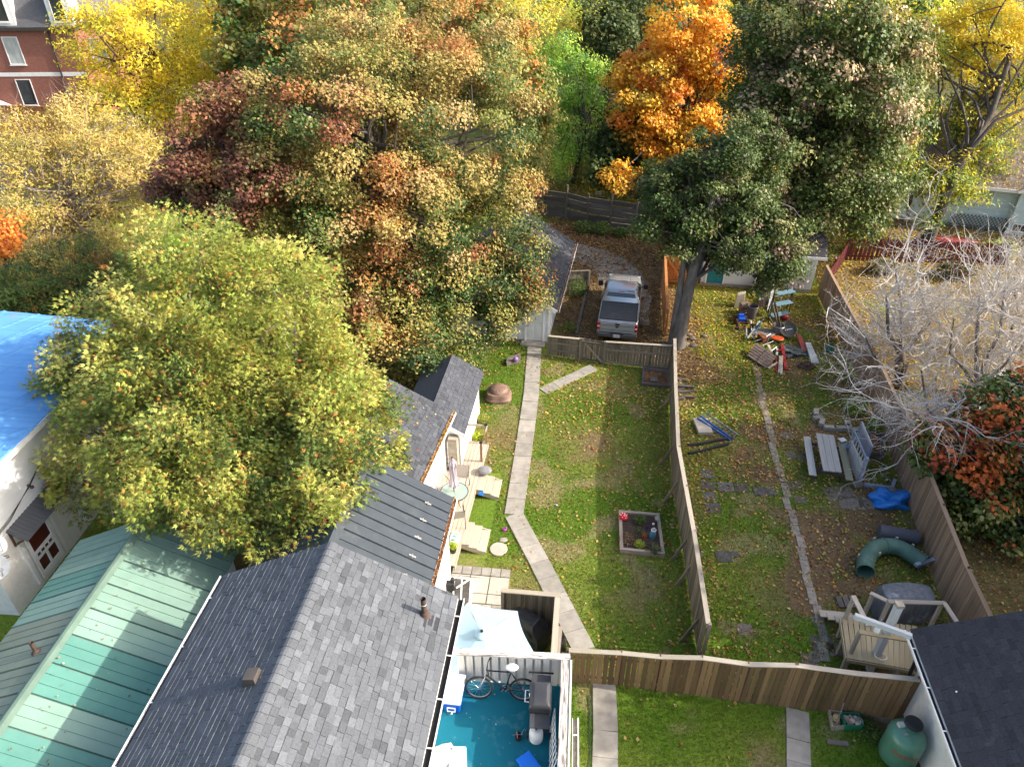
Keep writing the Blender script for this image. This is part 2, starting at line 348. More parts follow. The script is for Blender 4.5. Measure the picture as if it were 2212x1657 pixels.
far = sstep(50, 80, np.maximum(y, np.abs(x)))[:, None]; gc = gc*(1-far)+np.array([0.10, 0.10, 0.045])*far
def ground_material(name, nsc=9.0, bump=0.7, lo=0.55, hi=1.5):
    m, nt, bs, out = _nt(name); N = nt.nodes.new; Lk = nt.links.new
    an = N('ShaderNodeAttribute'); an.attribute_name = 'Col'; ge = N('ShaderNodeNewGeometry')
    nz = N('ShaderNodeTexNoise'); nz.inputs['Scale'].default_value = nsc; nz.inputs['Detail'].default_value = 9; nz.inputs['Roughness'].default_value = 0.75; Lk(ge.outputs['Position'], nz.inputs['Vector'])
    mr = N('ShaderNodeMapRange'); mr.inputs['From Min'].default_value = 0.3; mr.inputs['From Max'].default_value = 0.7; mr.inputs['To Min'].default_value = lo; mr.inputs['To Max'].default_value = hi
    hs = N('ShaderNodeHueSaturation'); Lk(nz.outputs[0], mr.inputs['Value']); Lk(mr.outputs[0], hs.inputs['Value']); Lk(an.outputs['Color'], hs.inputs['Color'])
    Lk(hs.outputs[0], bs.inputs['Base Color']); bs.inputs['Roughness'].default_value = 0.95; bs.inputs['Specular IOR Level'].default_value = 0.1
    bp = N('ShaderNodeBump'); bp.inputs['Strength'].default_value = bump; bp.inputs['Distance'].default_value = 0.05; Lk(nz.outputs[0], bp.inputs['Height']); Lk(bp.outputs[0], bs.inputs['Normal'])
    return m
ground = arr_mesh('ground', gv, gf, gc, ground_material('lawn_and_soil'))
tag(ground, 'patchy autumn lawn and bare soil spreading under the whole block', 'ground', kind='structure')
# gravel of the driveway, curving round the garage corner
def ribbon(name, pts, widths, mt, z, label, cat, sub=6):
    pts = [Vector(p) for p in pts]; m = MB(); n = len(pts); P = []
    for i in range(n-1):
        p0, p1, p2, p3 = pts[max(i-1, 0)], pts[i], pts[i+1], pts[min(i+2, n-1)]
        for k in range(sub):
            t = k/sub; P.append((0.5*((2*p1)+(p2-p0)*t+(2*p0-5*p1+4*p2-p3)*t*t+(3*p1-p0-3*p2+p3)*t**3), widths[i]*(1-t)+widths[i+1]*t))
    P.append((pts[-1], widths[-1])); vs = []; fs = []
    for i, (p, w_) in enumerate(P):
        d = (P[min(i+1, len(P)-1)][0]-P[max(i-1, 0)][0]).normalized(); s_ = Vector((-d.y, d.x, 0))
        for k in range(7):
            e = (k/6-0.5)*w_*(1+0.18*(random.random()-0.5) if k in (0, 6) else 1); vs.append(p+s_*e+Vector((0, 0, z+0.012*math.sin(math.pi*k/6))))
    for i in range(len(P)-1):
        for k in range(6): fs.append((i*7+k, i*7+k+1, (i+1)*7+k+1, (i+1)*7+k))
    m.add(vs, fs); return m.build(name, mt, None, smooth=True, label=label, cat=cat, kind='structure')
M_gravel = mat('gravel', (0.30, 0.28, 0.25), (0.15, 0.125, 0.095), (14, 14, 14), 0.95, 0.8, coord='World', lo=0.38, hi=0.62, spots=((0.16, 0.10, 0.05), 1.6, 0.53))
ribbon('gravel_driveway', [at(1150, 520), at(1245, 545), at(1320, 575), at(1352, 640), at(1350, 700)], [2.0, 2.4, 2.6, 2.6, 2.4], M_gravel, 0.035, 'grey gravel driveway curving from the garage corner to the pickup truck', 'driveway')
M_asph = mat('asphalt', (0.20, 0.195, 0.185), (0.13, 0.125, 0.12), (5, 5, 5), 0.95, 0.4, coord='World')
ribbon('parking_lot', [V(-80, 62, 0), V(-62, 60, 0), V(-48, 57, 0), V(-38, 53, 0)], [20, 18, 12, 7], M_asph, 0.05, 'pale asphalt yard glimpsed behind the yellow trees by the brick building', 'pavement')
# ================================================================= slab paths
def slab_path(name, label, cat, pts, w_, L_, mt, th=0.07, jit=0.012, gap=0.012, pn='slab', rough=0.0, zb=0.012):
    r = thing(name, label, cat, pts[0]); r['kind'] = 'structure'; del r['category']
    for i in range(len(pts)-1):
        a, b = Vector(pts[i]), Vector(pts[i+1]); d = b-a; n = max(1, round(d.length/L_)); st = d/n
        for k in range(n):
            p = a+st*k; e = st.normalized()*gap/2; nrm = Vector((random.uniform(-jit, jit), random.uniform(-jit, jit), 1)); z = zb+random.uniform(0, 0.012)
            s_ = Vector((-d.y, d.x, 0)).normalized()*random.uniform(-rough, rough)
            plank(pn, p+e+Vector((0, 0, z))+s_, p+st-e+Vector((0, 0, z))+s_, w_*random.uniform(1-rough*2, 1+rough), th, mt, r, nrm)
    return r
M_strip = mat('dirty_concrete', (.33, .29, .24), (.21, .175, .135), (5, 5, 5), .95, .4, rand=.15, coord='World')
slab_path('concrete_path', 'pale concrete slab path running from the garage door down the lawn', 'path', [at(1155, 744), at(1148, 850), at(1140, 909), at(1125, 1016), at(1110, 1113), at(1165, 1215), at(1262, 1406)], 0.68, 0.78, M_concrete)
slab_path('concrete_path', 'short branch of concrete slabs slanting to the wooden gate', 'path', [at(1172, 846), at(1282, 795)], 0.5, 0.8, M_concrete)
slab_path('concrete_path', 'concrete slab path below the brown fence beside the garden hose', 'path', [at(1305, 1478), at(1308, 1580), at(1306, 1700)], 0.66, 0.95, M_concrete)
slab_path('concrete_path', 'concrete slab path below the brown fence near the green propane tank', 'path', [at(1722, 1535), at(1724, 1600), at(1726, 1700)], 0.6, 0.8, M_concrete)
slab_path('concrete_strip', 'narrow broken concrete strip running down the leaf strewn yard', 'path', [at(1634, 790), at(1650, 880), at(1678, 1000), at(1715, 1130), at(1752, 1270), at(1786, 1430)], 0.27, 0.62, M_strip, pn='slab', rough=0.07, gap=0.012, zb=-.014)
r = thing('stepping_stones', 'dark slate stepping stones set in the grass along the dividing fence', 'path', at(1540, 1040)); r['kind'] = 'structure'; del r['category']
for (u, v, wu, wv) in ((265, 585, .52, .50), (270, 655, .52, .46), (278, 720, .46, .44), (300, 792, .54, .52), (380, 665, .58, .5), (475, 668, .5, .48), (595, 690, .56, .5), (662, 690, .3, .45), (365, 1090, .5, .5), (430, 1078, .3, .25)):
    p = at(1434+.3517*u, 819+.3517*v, -.008); a_ = random.uniform(-.12, .12)
    plank('paver', p-V(wu/2, a_*wu/2, 0), p+V(wu/2, a_*wu/2, 0), wv, 0.06, M_slate, r, (random.uniform(-.03, .03), random.uniform(-.03, .03), 1))
r = thing('stone_slabs', 'old flagstones half buried in dirt around the picnic table', 'path', at(1800, 1050)); r['kind'] = 'structure'; del r['category']
for (u, v, wu, wv) in ((760, 350, .5, .5), (785, 470, .4, .5), (805, 655, .45, .5), (840, 740, .45, .4), (1075, 700, 1.1, .7), (1150, 760, .9, .7), (1240, 760, .5, .6), (860, 480, .4, .5)):
    p = at(1434+.3517*u, 819+.3517*v, -.012); a_ = random.uniform(-.3, .3)
    plank('flagstone', p-V(wu/2, a_*wu/2, 0), p+V(wu/2, a_*wu/2, 0), wv, 0.05, M_stone, r)
for (px_, py_, s_) in ((2750, 2325, .4), (3020, 2290, .35), (3035, 2380, .55), (3090, 2400, .45), (3020, 2420, .35), (2985, 2560, .3), (2990, 2440, .4)):
    p = at(px_*.5853, py_*.5853, -.01); plank('flagstone', p-V(s_*.6, random.uniform(-.1, .1), 0), p+V(s_*.6, 0, 0), s_, 0.05, M_stone, r)
# patio of small and large slabs beside the house
pf = Fr(at(980, 1222), -R_(6))
r = thing('patio', 'patio of pale concrete pavers beside the white house wall', 'patio', pf.o, pf.rz); r['kind'] = 'structure'; del r['category']
def pv(x0, x1, y0, y1, m_=M_concrete): plank('paver', pf(x0+.012, (y0+y1)/2, .02+random.random()*.012), pf(x1-.012, (y0+y1)/2, .02+random.random()*.012), y1-y0-.024, .07, m_, r)
for k in range(6): pv(k*.325, (k+1)*.325, -.36, 0)
M_conc2 = mat('pale_concrete', (0.46, 0.42, 0.35), (0.38, 0.34, 0.28), (3, 3, 3), 0.9, 0.2, rand=0.06, coord='World', spots=((0.36, 0.26, 0.18), 5, 0.64))
pv(0.0, .64, -1.1, -.37, M_conc2); pv(.65, 1.29, -1.1, -.37, M_conc2); pv(1.3, 1.95, -1.1, -.37, M_conc2)
pv(.65, 1.29, -1.5, -1.11, M_conc2); pv(1.3, 1.95, -1.5, -1.11, M_conc2)
for k in range(7): pv(-.1+k*.32, .22+k*.32, -1.85, -1.51)
for k in range(4): pv(-.2+k*.62, .42+k*.62, -2.6, -1.86, M_conc2); 
for k in range(4): pv(-.2+k*.62, .42+k*.62, -3.4, -2.61, M_conc2)
m = MB(); m.lathe([(0.30, 0.0), (0.31, 0.03), (0.29, 0.05)], at(1077, 1187, 0.005), 22); m.build('round_paver', M_conc2, None, label='round pale concrete paver lying in bare soil by the deck steps', cat='paver', bevel=0)
m = MB(); m.ball(at(1088, 1166, 0.01), 0.13, 9, 5, 1.2, 0.9, .35); m.build('small_stone', M_concrete, None, smooth=True, label='small pale stone beside the round concrete paver', cat='stone')
# ================================================================= building helpers
def px(p):
    d = depth(p); up = p[1]*_s+(p[2]-H)*_c
    return (CX+F*p[0]/d, CY-F*up/d, d)
_tone_unit = {}
def tone_unit(mt, name, t):
    k = (mt.name, name, t)
    if k not in _tone_unit:
        m = MB(); m.obox((0, 0, 0), (1, 1, 1)); me = bpy.data.meshes.new(name); me.from_pydata([tuple(p) for p in m.v], [], m.f); me.materials.append(mt)
        a = me.attributes.new('tone', 'FLOAT', 'POINT'); a.data.foreach_set('value', [t]*8); _tone_unit[k] = me
    return _tone_unit[k]
def shingle_roof(parent, E0, E1, R1, R0, mt, row=0.143, tw=(0.13, 0.28), sep=300, name='shingle', spread=1.0, thick=0.011):
    E0, E1, R1, R0 = map(Vector, (E0, E1, R1, R0)); up0 = R0-E0; up1 = R1-E1; rows = max(2, round(up0.length/row))
    nrm = (E1-E0).cross(R0-E0).normalized(); nrm = nrm if nrm.z > 0 else -nrm
    L_ = []
    for i in range(rows):
        a = E0+up0*(i/rows); b = E1+up1*(i/rows); d = b-a; Ln = d.length; d.normalize(); ud = (up0/rows); ul = ud.length; ud = ud.normalized()
        s_ = -random.uniform(0, tw[1])
        while s_ < Ln:
            w_ = random.uniform(*tw); s0 = max(s_, 0); s1 = min(s_+w_, Ln)
            if s1-s0 > 0.03:
                t = random.choice((0.0, 0.25, 0.35, 0.45, 0.5, 0.5, 0.55, 0.65, 0.75, 1.0))
                t = 0.5+(t-0.5)*spread; lift = thick*random.choice((0.75, 1.0, 1.5))
                c = a+d*(s0+s1)/2+ud*(ul*0.5+0.01)+nrm*(0.012+lift*0.5)
                L_.append((c, d, s1-s0-0.004, ul+0.03, lift, t))
            s_ += w_
    def key(e):
        q = px(e[0]); return q[2]+(1000 if not (-10 < q[0] < 2222 and -10 < q[1] < 1667) else 0)
    L_.sort(key=key); iv = inv_of(parent); n2 = (nrm-ud*0.055).normalized()
    for (c, d, w_, h_, th, t) in L_[:sep]:
        o = bpy.data.objects.new(name, tone_unit(mt, name, round(t, 2)))
        Rm = rot_to(d, n2).to_4x4(); o.matrix_basis = iv @ Matrix.Translation(c) @ Rm @ Matrix.Diagonal((w_, h_, th, 1)); COL.objects.link(o); o.parent = parent
    m = MB()
    for (c, d, w_, h_, th, t) in L_[sep:]: m.obox(c, (w_, h_, th), rot_to(d, n2), t)
    if m.v: m.build('shingles', mt, parent, kind='stuff', recalc=False)
def roof_deck(parent, quad, th, mt, name='roof'):
    m = MB(); m.slab(quad, th); return m.build(name, mt, parent)
def siding(parent, a, b, z0, z1, nrm, step, mt, holes=(), name='siding_board', gable=None):
    """lap boards on the wall a->b; holes = (s0,s1,z0,z1) along the wall; gable = (s_peak, z_peak)"""
    a = Vector(a); b = Vector(b); d = b-a; Ln = d.length; d.normalize(); n = Vector(nrm).normalized(); n2 = (n+Vector((0, 0, 0.14))).normalized()
    z = z0; zt = gable[1] if gable else z1
    while z < zt-0.02:
        zz = min(z+step, zt); zm = (z+zz)/2; segs = [(0.0, Ln)]
        if gable and zm > z1:
            f_ = (zm-z1)/(zt-z1); segs = [(gable[0]*f_, Ln-(Ln-gable[0])*f_)]
        for (h0, h1, hz0, hz1) in holes:
            if hz0 < zm < hz1:
                ns = []
                for (s0, s1) in segs:
                    if h1 <= s0 or h0 >= s1: ns.append((s0, s1))
                    else:
                        if h0 > s0: ns.append((s0, h0))
                        if h1 < s1: ns.append((h1, s1))
                segs = ns
        for (s0, s1) in segs:
            if s1-s0 > 0.03:
                P = lambda s_: a+d*s_+Vector((0, 0, zm-a.z))+n*0.012
                plank(name, P(s0), P(s1), (zz-z)*(.95 if step < .2 else .965), 0.016, mt, parent, n2)
        z = zz
def prism_walls(parent, pts, z0, z1, mt, name='wall'):
    """closed wall ring (thin solid core) from plan points"""
    m = MB(); n = len(pts)
    m.add([Vector((p[0], p[1], z0)) for p in pts]+[Vector((p[0], p[1], z1)) for p in pts], [(i, (i+1) % n, n+(i+1) % n, n+i) for i in range(n)]+[tuple(range(n, 2*n))])
    return m.build(name, mt, parent)
def gutter(parent, a, b, mt_in, w_=0.12, hang=0.6, side=None):
    a = Vector(a); b = Vector(b); d = (b-a).normalized(); s_ = Vector(side) if side else Vector((-d.y, d.x, 0))
    m = MB(); c = s_*w_/2
    m.bar(a+c+V(0, 0, -.10), b+c+V(0, 0, -.10), w_, .008); m.bar(a+s_*.004+V(0, 0, -.05), b+s_*.004+V(0, 0, -.05), .008, .11); m.bar(a+s_*w_+V(0, 0, -.055), b+s_*w_+V(0, 0, -.055), .012, .10); m.bar(a+s_*(w_+.005)+V(0, 0, 0), b+s_*(w_+.005), .026, .014)
    g = m.build('gutter', M_white, parent)
    m = MB(); m.bar(a+c+V(0, 0, -.075), b+c+V(0, 0, -.075), w_-.024, .04); m.build('gutter_debris', mt_in, g)
    n = int((b-a).length/hang)
    for k in range(n):
        p = a+(b-a)*((k+.5)/n); m = MB(); m.bar(p+s_*.0+V(0, 0, .006), p+s_*w_+V(0, 0, .006), .03, .006); m.build('gutter_strap', M_white, g)
    return g
def window(parent, c, right, up, w_, h_, nrm, mull=1, sill=True, fm=None, glass=None):
    c = Vector(c); r_ = Vector(right).normalized(); u_ = Vector(up).normalized(); n = Vector(nrm).normalized(); fm = fm or M_white
    m = MB(); t = 0.07
    for sgn in (-1, 1): m.bar(c+r_*sgn*(w_/2)-u_*(h_/2+t/2)+n*.03, c+r_*sgn*(w_/2)+u_*(h_/2+t/2)+n*.03, t, .05, n)
    for sgn in (-1, 1): m.bar(c+u_*sgn*h_/2-r_*(w_/2-t/2)+n*.03, c+u_*sgn*h_/2+r_*(w_/2-t/2)+n*.03, t, .048, n)
    o = m.build('window', fm, parent)
    m = MB(); m.obox(c+n*.012, (w_-.02, h_-.02, .012), rot_to(r_, n)); m.build('pane', glass or M_glass, o)
    for k in range(mull):
        m = MB(); x = ((k+1)/(mull+1)-.5)*w_; m.bar(c+r_*x-u_*(h_/2-.02)+n*.025, c+r_*x+u_*(h_/2-.02)+n*.025, .035, .03, n); m.build('mullion', fm, o)
    if sill: m = MB(); m.bar(c-u_*(h_/2+.09)-r_*(w_/2+.1)+n*.06, c-u_*(h_/2+.09)+r_*(w_/2+.1)+n*.06, .07, .12, n); m.build('sill', fm, o)
    return o
# ================================================================= the grey-shingled house in front (with its metal-roofed middle and shingled rear wing)
hf = Fr((-4.2, 11.8, 0), -R_(6.5))
house = thing('house', 'white house with grey shingle gable roof, metal roofed middle and leafy gutters', 'house', hf.o, hf.rz)
Y0 = -9.5; EZ, RZ, HS = 4.9, 6.4, 2.9
prism_walls(house, [hf(-2.68, Y0+.2), hf(2.68, Y0+.2), hf(2.68, -.2), hf(-2.68, -.2)], 0, EZ-.06, M_white, 'wall')
m = MB(); m.add([hf(-2.68, -.2, EZ-.3), hf(2.68, -.2, EZ-.3), hf(0, -.2, RZ-.12), hf(-2.68, -.26, EZ-.3), hf(2.68, -.26, EZ-.3), hf(0, -.26, RZ-.12)], [(0, 1, 2), (3, 5, 4), (0, 3, 4, 1), (1, 4, 5, 2), (2, 5, 3, 0)]); m.build('gable', M_white, house)
rr = roof_deck(house, [hf(HS, Y0, EZ), hf(HS, 0, EZ), hf(0, 0, RZ), hf(0, Y0, RZ)], .09, M_shingle, 'roof')
rl = roof_deck(house, [hf(-HS, Y0, EZ), hf(-HS, 0, EZ), hf(0, 0, RZ-.003), hf(0, Y0, RZ-.003)], .09, M_shingle, 'roof')
shingle_roof(rr, hf(HS+.02, Y0, EZ), hf(HS+.02, .02, EZ), hf(.06, .02, RZ-.03), hf(.06, Y0, RZ-.03), M_shingle)
shingle_roof(rl, hf(-HS-.02, Y0, EZ), hf(-HS-.02, .02, EZ), hf(-.06, .02, RZ-.03), hf(-.06, Y0, RZ-.03), M_shingle, spread=.55)
k = 0; yy = 0.0
while yy > Y0:
    for sgn, t in ((1, .4), (-1, .4)):
        pass
    m = MB(); tn = random.choice((.3, .45, .5, .6, .75)); y1 = yy-.20; ov = .035
    P = [hf(-.17, yy+ov, RZ-.062), hf(-.06, yy+ov, RZ+.012), hf(0, yy+ov, RZ+.028), hf(.06, yy+ov, RZ+.012), hf(.17, yy+ov, RZ-.062)]
    Q = [hf(-.18, y1, RZ-.05), hf(-.065, y1, RZ+.026), hf(0, y1, RZ+.043), hf(.065, y1, RZ+.026), hf(.18, y1, RZ-.05)]
    D = V(0, 0, -.02)
    m.add(P+Q+[q+D for q in Q], [(i, i+1, 6+i, 5+i) for i in range(4)]+[(5+i, 6+i, 11+i, 10+i) for i in range(4)], tn); m.build('ridge_cap', M_shingle, rr, recalc=False); yy -= .20
gutter(house, hf(HS+.02, Y0, EZ-.02), hf(HS+.02, .0, EZ-.02), M_gutterdark, .15, .95, hf(1, 0)-hf(0, 0))
gutter(house, hf(-HS-.02, Y0, EZ-.02), hf(-HS-.02, .0, EZ-.02), M_gutterdark, .11, 1.2, hf(-1, 0)-hf(0, 0))
# vent pipe (right slope) and box vent (left slope near the ridge)
def slopez(x): return RZ-abs(x)*(RZ-EZ)/HS
p = hf.inv(at(917, 1324, 5.28)); zz = slopez(p.x)
m = MB(); b_ = hf(p.x, p.y, zz-.05); m.tube([b_, b_+V(0, 0, .62)], .062, 14, False); m.tube([b_+V(0, 0, .62), b_+V(0, 0, .3)], .05, 14, False); m.lathe([(.13, .0), (.10, .12), (.068, .16)], b_+V(0, 0, .03), 14, cap=False)
vp = m.build('vent_pipe', M_rust, house, smooth=True)
m = MB(); m.lathe([(.065, 0), (.066, .025)], b_+V(0, 0, .43), 14, cap=False); m.build('clamp_band', M_white, vp)
m = MB(); m.add([hf(p.x+.02, p.y-.32, slopez(p.x+.02)+.035), hf(p.x+.40, p.y-.30, slopez(p.x+.4)+.035), hf(p.x+.40, p.y+.06, slopez(p.x+.4)+.035), hf(p.x+.02, p.y+.06, slopez(p.x+.02)+.035)], [(0, 1, 2, 3)]); m.build('flashing', M_shingle_d, vp)
p = hf.inv(at(546, 1465, 6.2)); zz = slopez(p.x); c0 = hf(p.x, p.y, zz)
m = MB(); m.add([hf(p.x-.16, p.y-.15, slopez(p.x-.16)), hf(p.x+.13, p.y-.15, slopez(p.x+.13)), hf(p.x+.13, p.y+.17, slopez(p.x+.13)), hf(p.x-.16, p.y+.17, slopez(p.x-.16)),
  hf(p.x-.14, p.y-.13, zz+.17), hf(p.x+.10, p.y-.13, zz+.22), hf(p.x+.10, p.y+.14, zz+.22), hf(p.x-.14, p.y+.14, zz+.17)], [(0, 1, 5, 4), (1, 2, 6, 5), (2, 3, 7, 6), (3, 0, 4, 7), (4, 5, 6, 7)])
m.build('roof_vent', mat('vent_brown', (.10, .085, .075), (.08, .07, .06), rough=.5), house)
# --- metal-roofed middle
MX0, MXE, MY1, MZR, MZE = -.67, 1.87, 4.75, 5.0, 3.6
prism_walls(house, [hf(-3.0, -.3), hf(1.67, -.3), hf(1.67, MY1-.1), hf(-3.0, MY1-.1)], 0, MZE-.06, M_white, 'wall')
m = MB(); m.add([hf(-3.0, MY1-.1, MZE-.3), hf(1.67, MY1-.1, MZE-.3), hf(MX0, MY1-.1, MZR-.14), hf(-3.0, MY1-.16, MZE-.3), hf(1.67, MY1-.16, MZE-.3), hf(MX0, MY1-.16, MZR-.14)], [(0, 1, 2), (3, 5, 4), (0, 3, 4, 1), (1, 4, 5, 2), (2, 5, 3, 0)]); m.build('gable', M_white, house)
def metal_roof(parent, E0, E1, R1, R0, n, matf, ribs=2, ribh=.028, ribw=.035, name='roof_panel', th=.03):
    E0, E1, R1, R0 = map(Vector, (E0, E1, R1, R0)); nrm = (E1-E0).cross(R0-E0).normalized(); nrm = nrm if nrm.z > 0 else -nrm
    for i in range(n):
        t0, t1 = i/n, (i+1)/n; e = .0015/max((E1-E0).length/n, .01)
        a, b = E0.lerp(E1, t0+e), E0.lerp(E1, t1-e); c, d = R0.lerp(R1, t1-e), R0.lerp(R1, t0+e)
        dz = nrm*random.uniform(0, .006)
        m = MB(); m.slab([a+dz, b+dz, c+dz, d+dz], th)
        for k in range(ribs):
            f_ = (k+.08)/ribs; p0 = a.lerp(b, f_); p1 = d.lerp(c, f_); m.bar(p0+nrm*ribh/2+dz, p1+nrm*ribh/2+dz, ribw, ribh, nrm)
        m.build(name, matf(i), parent)
mr_ = roof_deck(house, [hf(MXE, -.3, MZE-.04), hf(MXE, MY1, MZE-.04), hf(MX0, MY1, MZR-.04), hf(MX0, -.3, MZR-.04)], .08, M_metal_roof, 'metal_roof')
ml_ = roof_deck(house, [hf(-3.2, -.3, MZE-.04), hf(-3.2, MY1, MZE-.04), hf(MX0, MY1, MZR-.043), hf(MX0, -.3, MZR-.043)], .08, M_metal_roof, 'metal_roof')
metal_roof(mr_, hf(MXE+.03, -.3, MZE-.017), hf(MXE+.03, MY1, MZE-.017), hf(MX0, MY1, MZR), hf(MX0, -.3, MZR), 7, lambda i: M_metal_roof)
metal_roof(ml_, hf(-3.23, -.3, MZE-.017), hf(-3.23, MY1, MZE-.017), hf(MX0, MY1, MZR), hf(MX0, -.3, MZR), 7, lambda i: M_metal_roof)
m = MB(); m.add([hf(MX0-.2, -.3, MZR-.07), hf(MX0, -.3, MZR+.05), hf(MX0+.2, -.3, MZR-.07), hf(MX0-.2, MY1+.02, MZR-.07), hf(MX0, MY1+.02, MZR+.05), hf(MX0+.2, MY1+.02, MZR-.07)], [(0, 1, 4, 3), (1, 2, 5, 4)]); m.build('ridge_flashing', M_metal_roof, mr_)
M_clear = mat('clear_plastic', (.42, .40, .36), (.32, .29, .25), (20, 20, 20), .3, spec=.6)
for k in range(6):
    q = hf(1.28, .62+k*.68, 0); zz = MZE+(MXE-1.28)*(MZR-MZE)/(MXE-MX0); q.z = zz+.035
    m = MB(); dr = (hf(1, 0)-hf(0, 0)); m.bar(q-dr*.09+V(0, 0, .045), q+dr*.09-V(0, 0, .05), .05, .02); m.bar(q-V(0, .05, 0), q+V(0, .05, .0), .03, .06); m.build('snow_guard', M_clear, mr_)
gutter(house, hf(MXE+.02, -.3, MZE-.03), hf(MXE+.02, MY1, MZE-.03), M_gutterleaf, .12, .8, hf(1, 0)-hf(0, 0))
# --- shingled rear wing with overflowing gutter
WE = 2.8; wa, wb_ = hf(.34, MY1-.2, WE), hf(.85, 10.05, WE); wra, wrb = hf(-1.9, MY1-.2, 4.0), hf(-1.45, 10.2, 4.0); wla, wlb = hf(-4.2, MY1-.2, WE), hf(-3.8, 10.3, WE)
prism_walls(house, [hf(-4, MY1-.2), hf(.18, MY1-.2), hf(.66, 9.85), hf(-3.6, 10.0)], 0, WE-.05, M_white, 'wall')
w1 = roof_deck(house, [wa, wb_, wrb, wra], .08, M_shingle_c, 'roof'); w2 = roof_deck(house, [wla, wlb, wrb-V(0, 0, .003), wra-V(0, 0, .003)], .08, M_shingle_c, 'roof')
shingle_roof(w1, wa, wb_, wrb-V(0, 0, .02), wra-V(0, 0, .02), M_shingle_c, sep=250, spread=.9); shingle_roof(w2, wla, wlb, wrb, wra, M_shingle_c, sep=0, spread=.6)
gutter(house, wa+(wb_-wa)*.0, wb_, M_gutterleaf, .13, 1.2, hf(1, 0)-hf(0, 0))
m = MB(); q = hf(.72, 9.80, 0); m.tube([q+V(0, 0, .4), q+V(0, 0, 2.6)], .035, 8); m.build('downspout', M_white, house)
window(house, hf(.36, 6.35, 1.75), hf(.09, 1)-hf(0, 0), (0, 0, 1), .7, .9, hf(1, -.09)-hf(0, 0), 1)
# --- low dark-shingled end section
ef = Fr((-1.85, 21.35, 0), -R_(8)); EE = 2.1; ER = 2.85; EX, EL = -1.2, -2.5
prism_walls(house, [ef(EL+.2, 0.05), ef(-.12, 0.05), ef(-.12, 4.0), ef(EL+.2, 4.0)], 0, EE-.05, M_stucco, 'wall')
m = MB(); m.add([ef(EL+.2, .05, EE-.2), ef(-.12, .05, EE-.2), ef(EX, .05, ER-.1), ef(EL+.2, .0, EE-.2), ef(-.12, .0, EE-.2), ef(EX, .0, ER-.1)], [(0, 1, 2), (3, 5, 4), (0, 3, 4, 1), (1, 4, 5, 2), (2, 5, 3, 0)]); m.build('gable', M_white, house)
e1 = roof_deck(house, [ef(.08, -.12, EE), ef(.08, 4.1, EE), ef(EX, 4.1, ER), ef(EX, -.12, ER)], .08, M_shingle_c, 'roof'); e2 = roof_deck(house, [ef(EL, -.12, EE), ef(EL, 4.1, EE), ef(EX, 4.1, ER-.003), ef(EX, -.12, ER-.003)], .08, M_shingle_c, 'roof')
shingle_roof(e1, ef(.1, -.13, EE), ef(.1, 4.12, EE), ef(EX, 4.12, ER), ef(EX, -.13, ER), M_shingle_c, sep=200, spread=.7)
m = MB(); m.bar(ef(.1, -.15, EE-.06), ef(EX, -.15, ER-.06), .03, .16); m.build('rake_trim', M_white, e1)
m = MB(); m.box(-.5, -.16, -.35, -.05, .4, 2.0, ef); m.build('door', M_wood_cap, house)
# ================================================================= green metal-roofed building
gf_ = Fr((-10.62, 15.2, 0), -R_(5.2)); GL = -9.5; GR, GE, GW = 3.8, 2.62, 2.45
gb = thing('cottage', 'long low building with faded green metal roof patched in olive panels', 'building', gf_.o, gf_.rz)
prism_walls(gb, [gf_(-GW+.25, GL), gf_(GW-.1, GL), gf_(GW-.1, -.15), gf_(-GW+.25, -.15)], 0, GE-.04, M_stucco, 'wall')
m = MB(); m.add([gf_(-GW+.25, -.15, GE-.2), gf_(GW-.1, -.15, GE-.2), gf_(0, -.15, GR-.1), gf_(-GW+.25, -.2, GE-.2), gf_(GW-.1, -.2, GE-.2), gf_(0, -.2, GR-.1)], [(0, 1, 2), (3, 5, 4), (0, 3, 4, 1), (1, 4, 5, 2), (2, 5, 3, 0)]); m.build('gable', M_stucco, gb)
g1_ = roof_deck(gb, [gf_(GW, GL, GE-.04), gf_(GW, 0, GE-.04), gf_(0, 0, GR-.04), gf_(0, GL, GR-.04)], .06, M_green_r, 'roof'); g2_ = roof_deck(gb, [gf_(-GW, GL, GE-.04), gf_(-GW, 0, GE-.04), gf_(0, 0, GR-.043), gf_(0, GL, GR-.043)], .06, M_green_r, 'roof')
def gR(i):   # counted from the near end
    return {2: M_green_a, 3: M_green_b, 4: M_green_a, 5: M_green_b, 6: M_green_b, 7: M_green_a, 8: M_green_a, 9: M_green_a}.get(i, M_green_a)
metal_roof(g1_, gf_(GW+.02, GL, GE), gf_(GW+.02, .05, GE), gf_(0, .05, GR), gf_(0, GL, GR), 12, gR, 3, .022, .03)
metal_roof(g2_, gf_(-GW-.02, GL, GE), gf_(-GW-.02, .05, GE), gf_(0, .05, GR), gf_(0, GL, GR), 12, lambda i: M_green_a if i in (10, 11) else M_green_b if i >= 9 else (M_green_a if i == 8 else M_green_c), 3, .022, .03)
m = MB(); m.slab([gf_(1.0, -5.6, GR-.5+.05), gf_(1.0, -8.2, GR-.5+.05), gf_(2.2, -8.2, GR-1.08+.05), gf_(2.2, -5.6, GR-1.08+.05)], .012) if False else None
n_ = 5
for i in range(n_):
    y0, y1 = GL+(-GL)*i/n_, GL+(-GL)*(i+1)/n_
    m = MB(); w_ = .15; e = .02
    m.add([gf_(-w_, y0, GR-.04+.03), gf_(-.04, y0, GR+.055), gf_(.04, y0, GR+.055), gf_(w_, y0, GR-.04+.03), gf_(-w_, y1+e, GR-.04+.034), gf_(-.04, y1+e, GR+.059), gf_(.04, y1+e, GR+.059), gf_(w_, y1+e, GR-.04+.034)], [(0, 1, 5, 4), (1, 2, 6, 5), (2, 3, 7, 6)]); m.build('ridge_cap', M_green_r, gb)
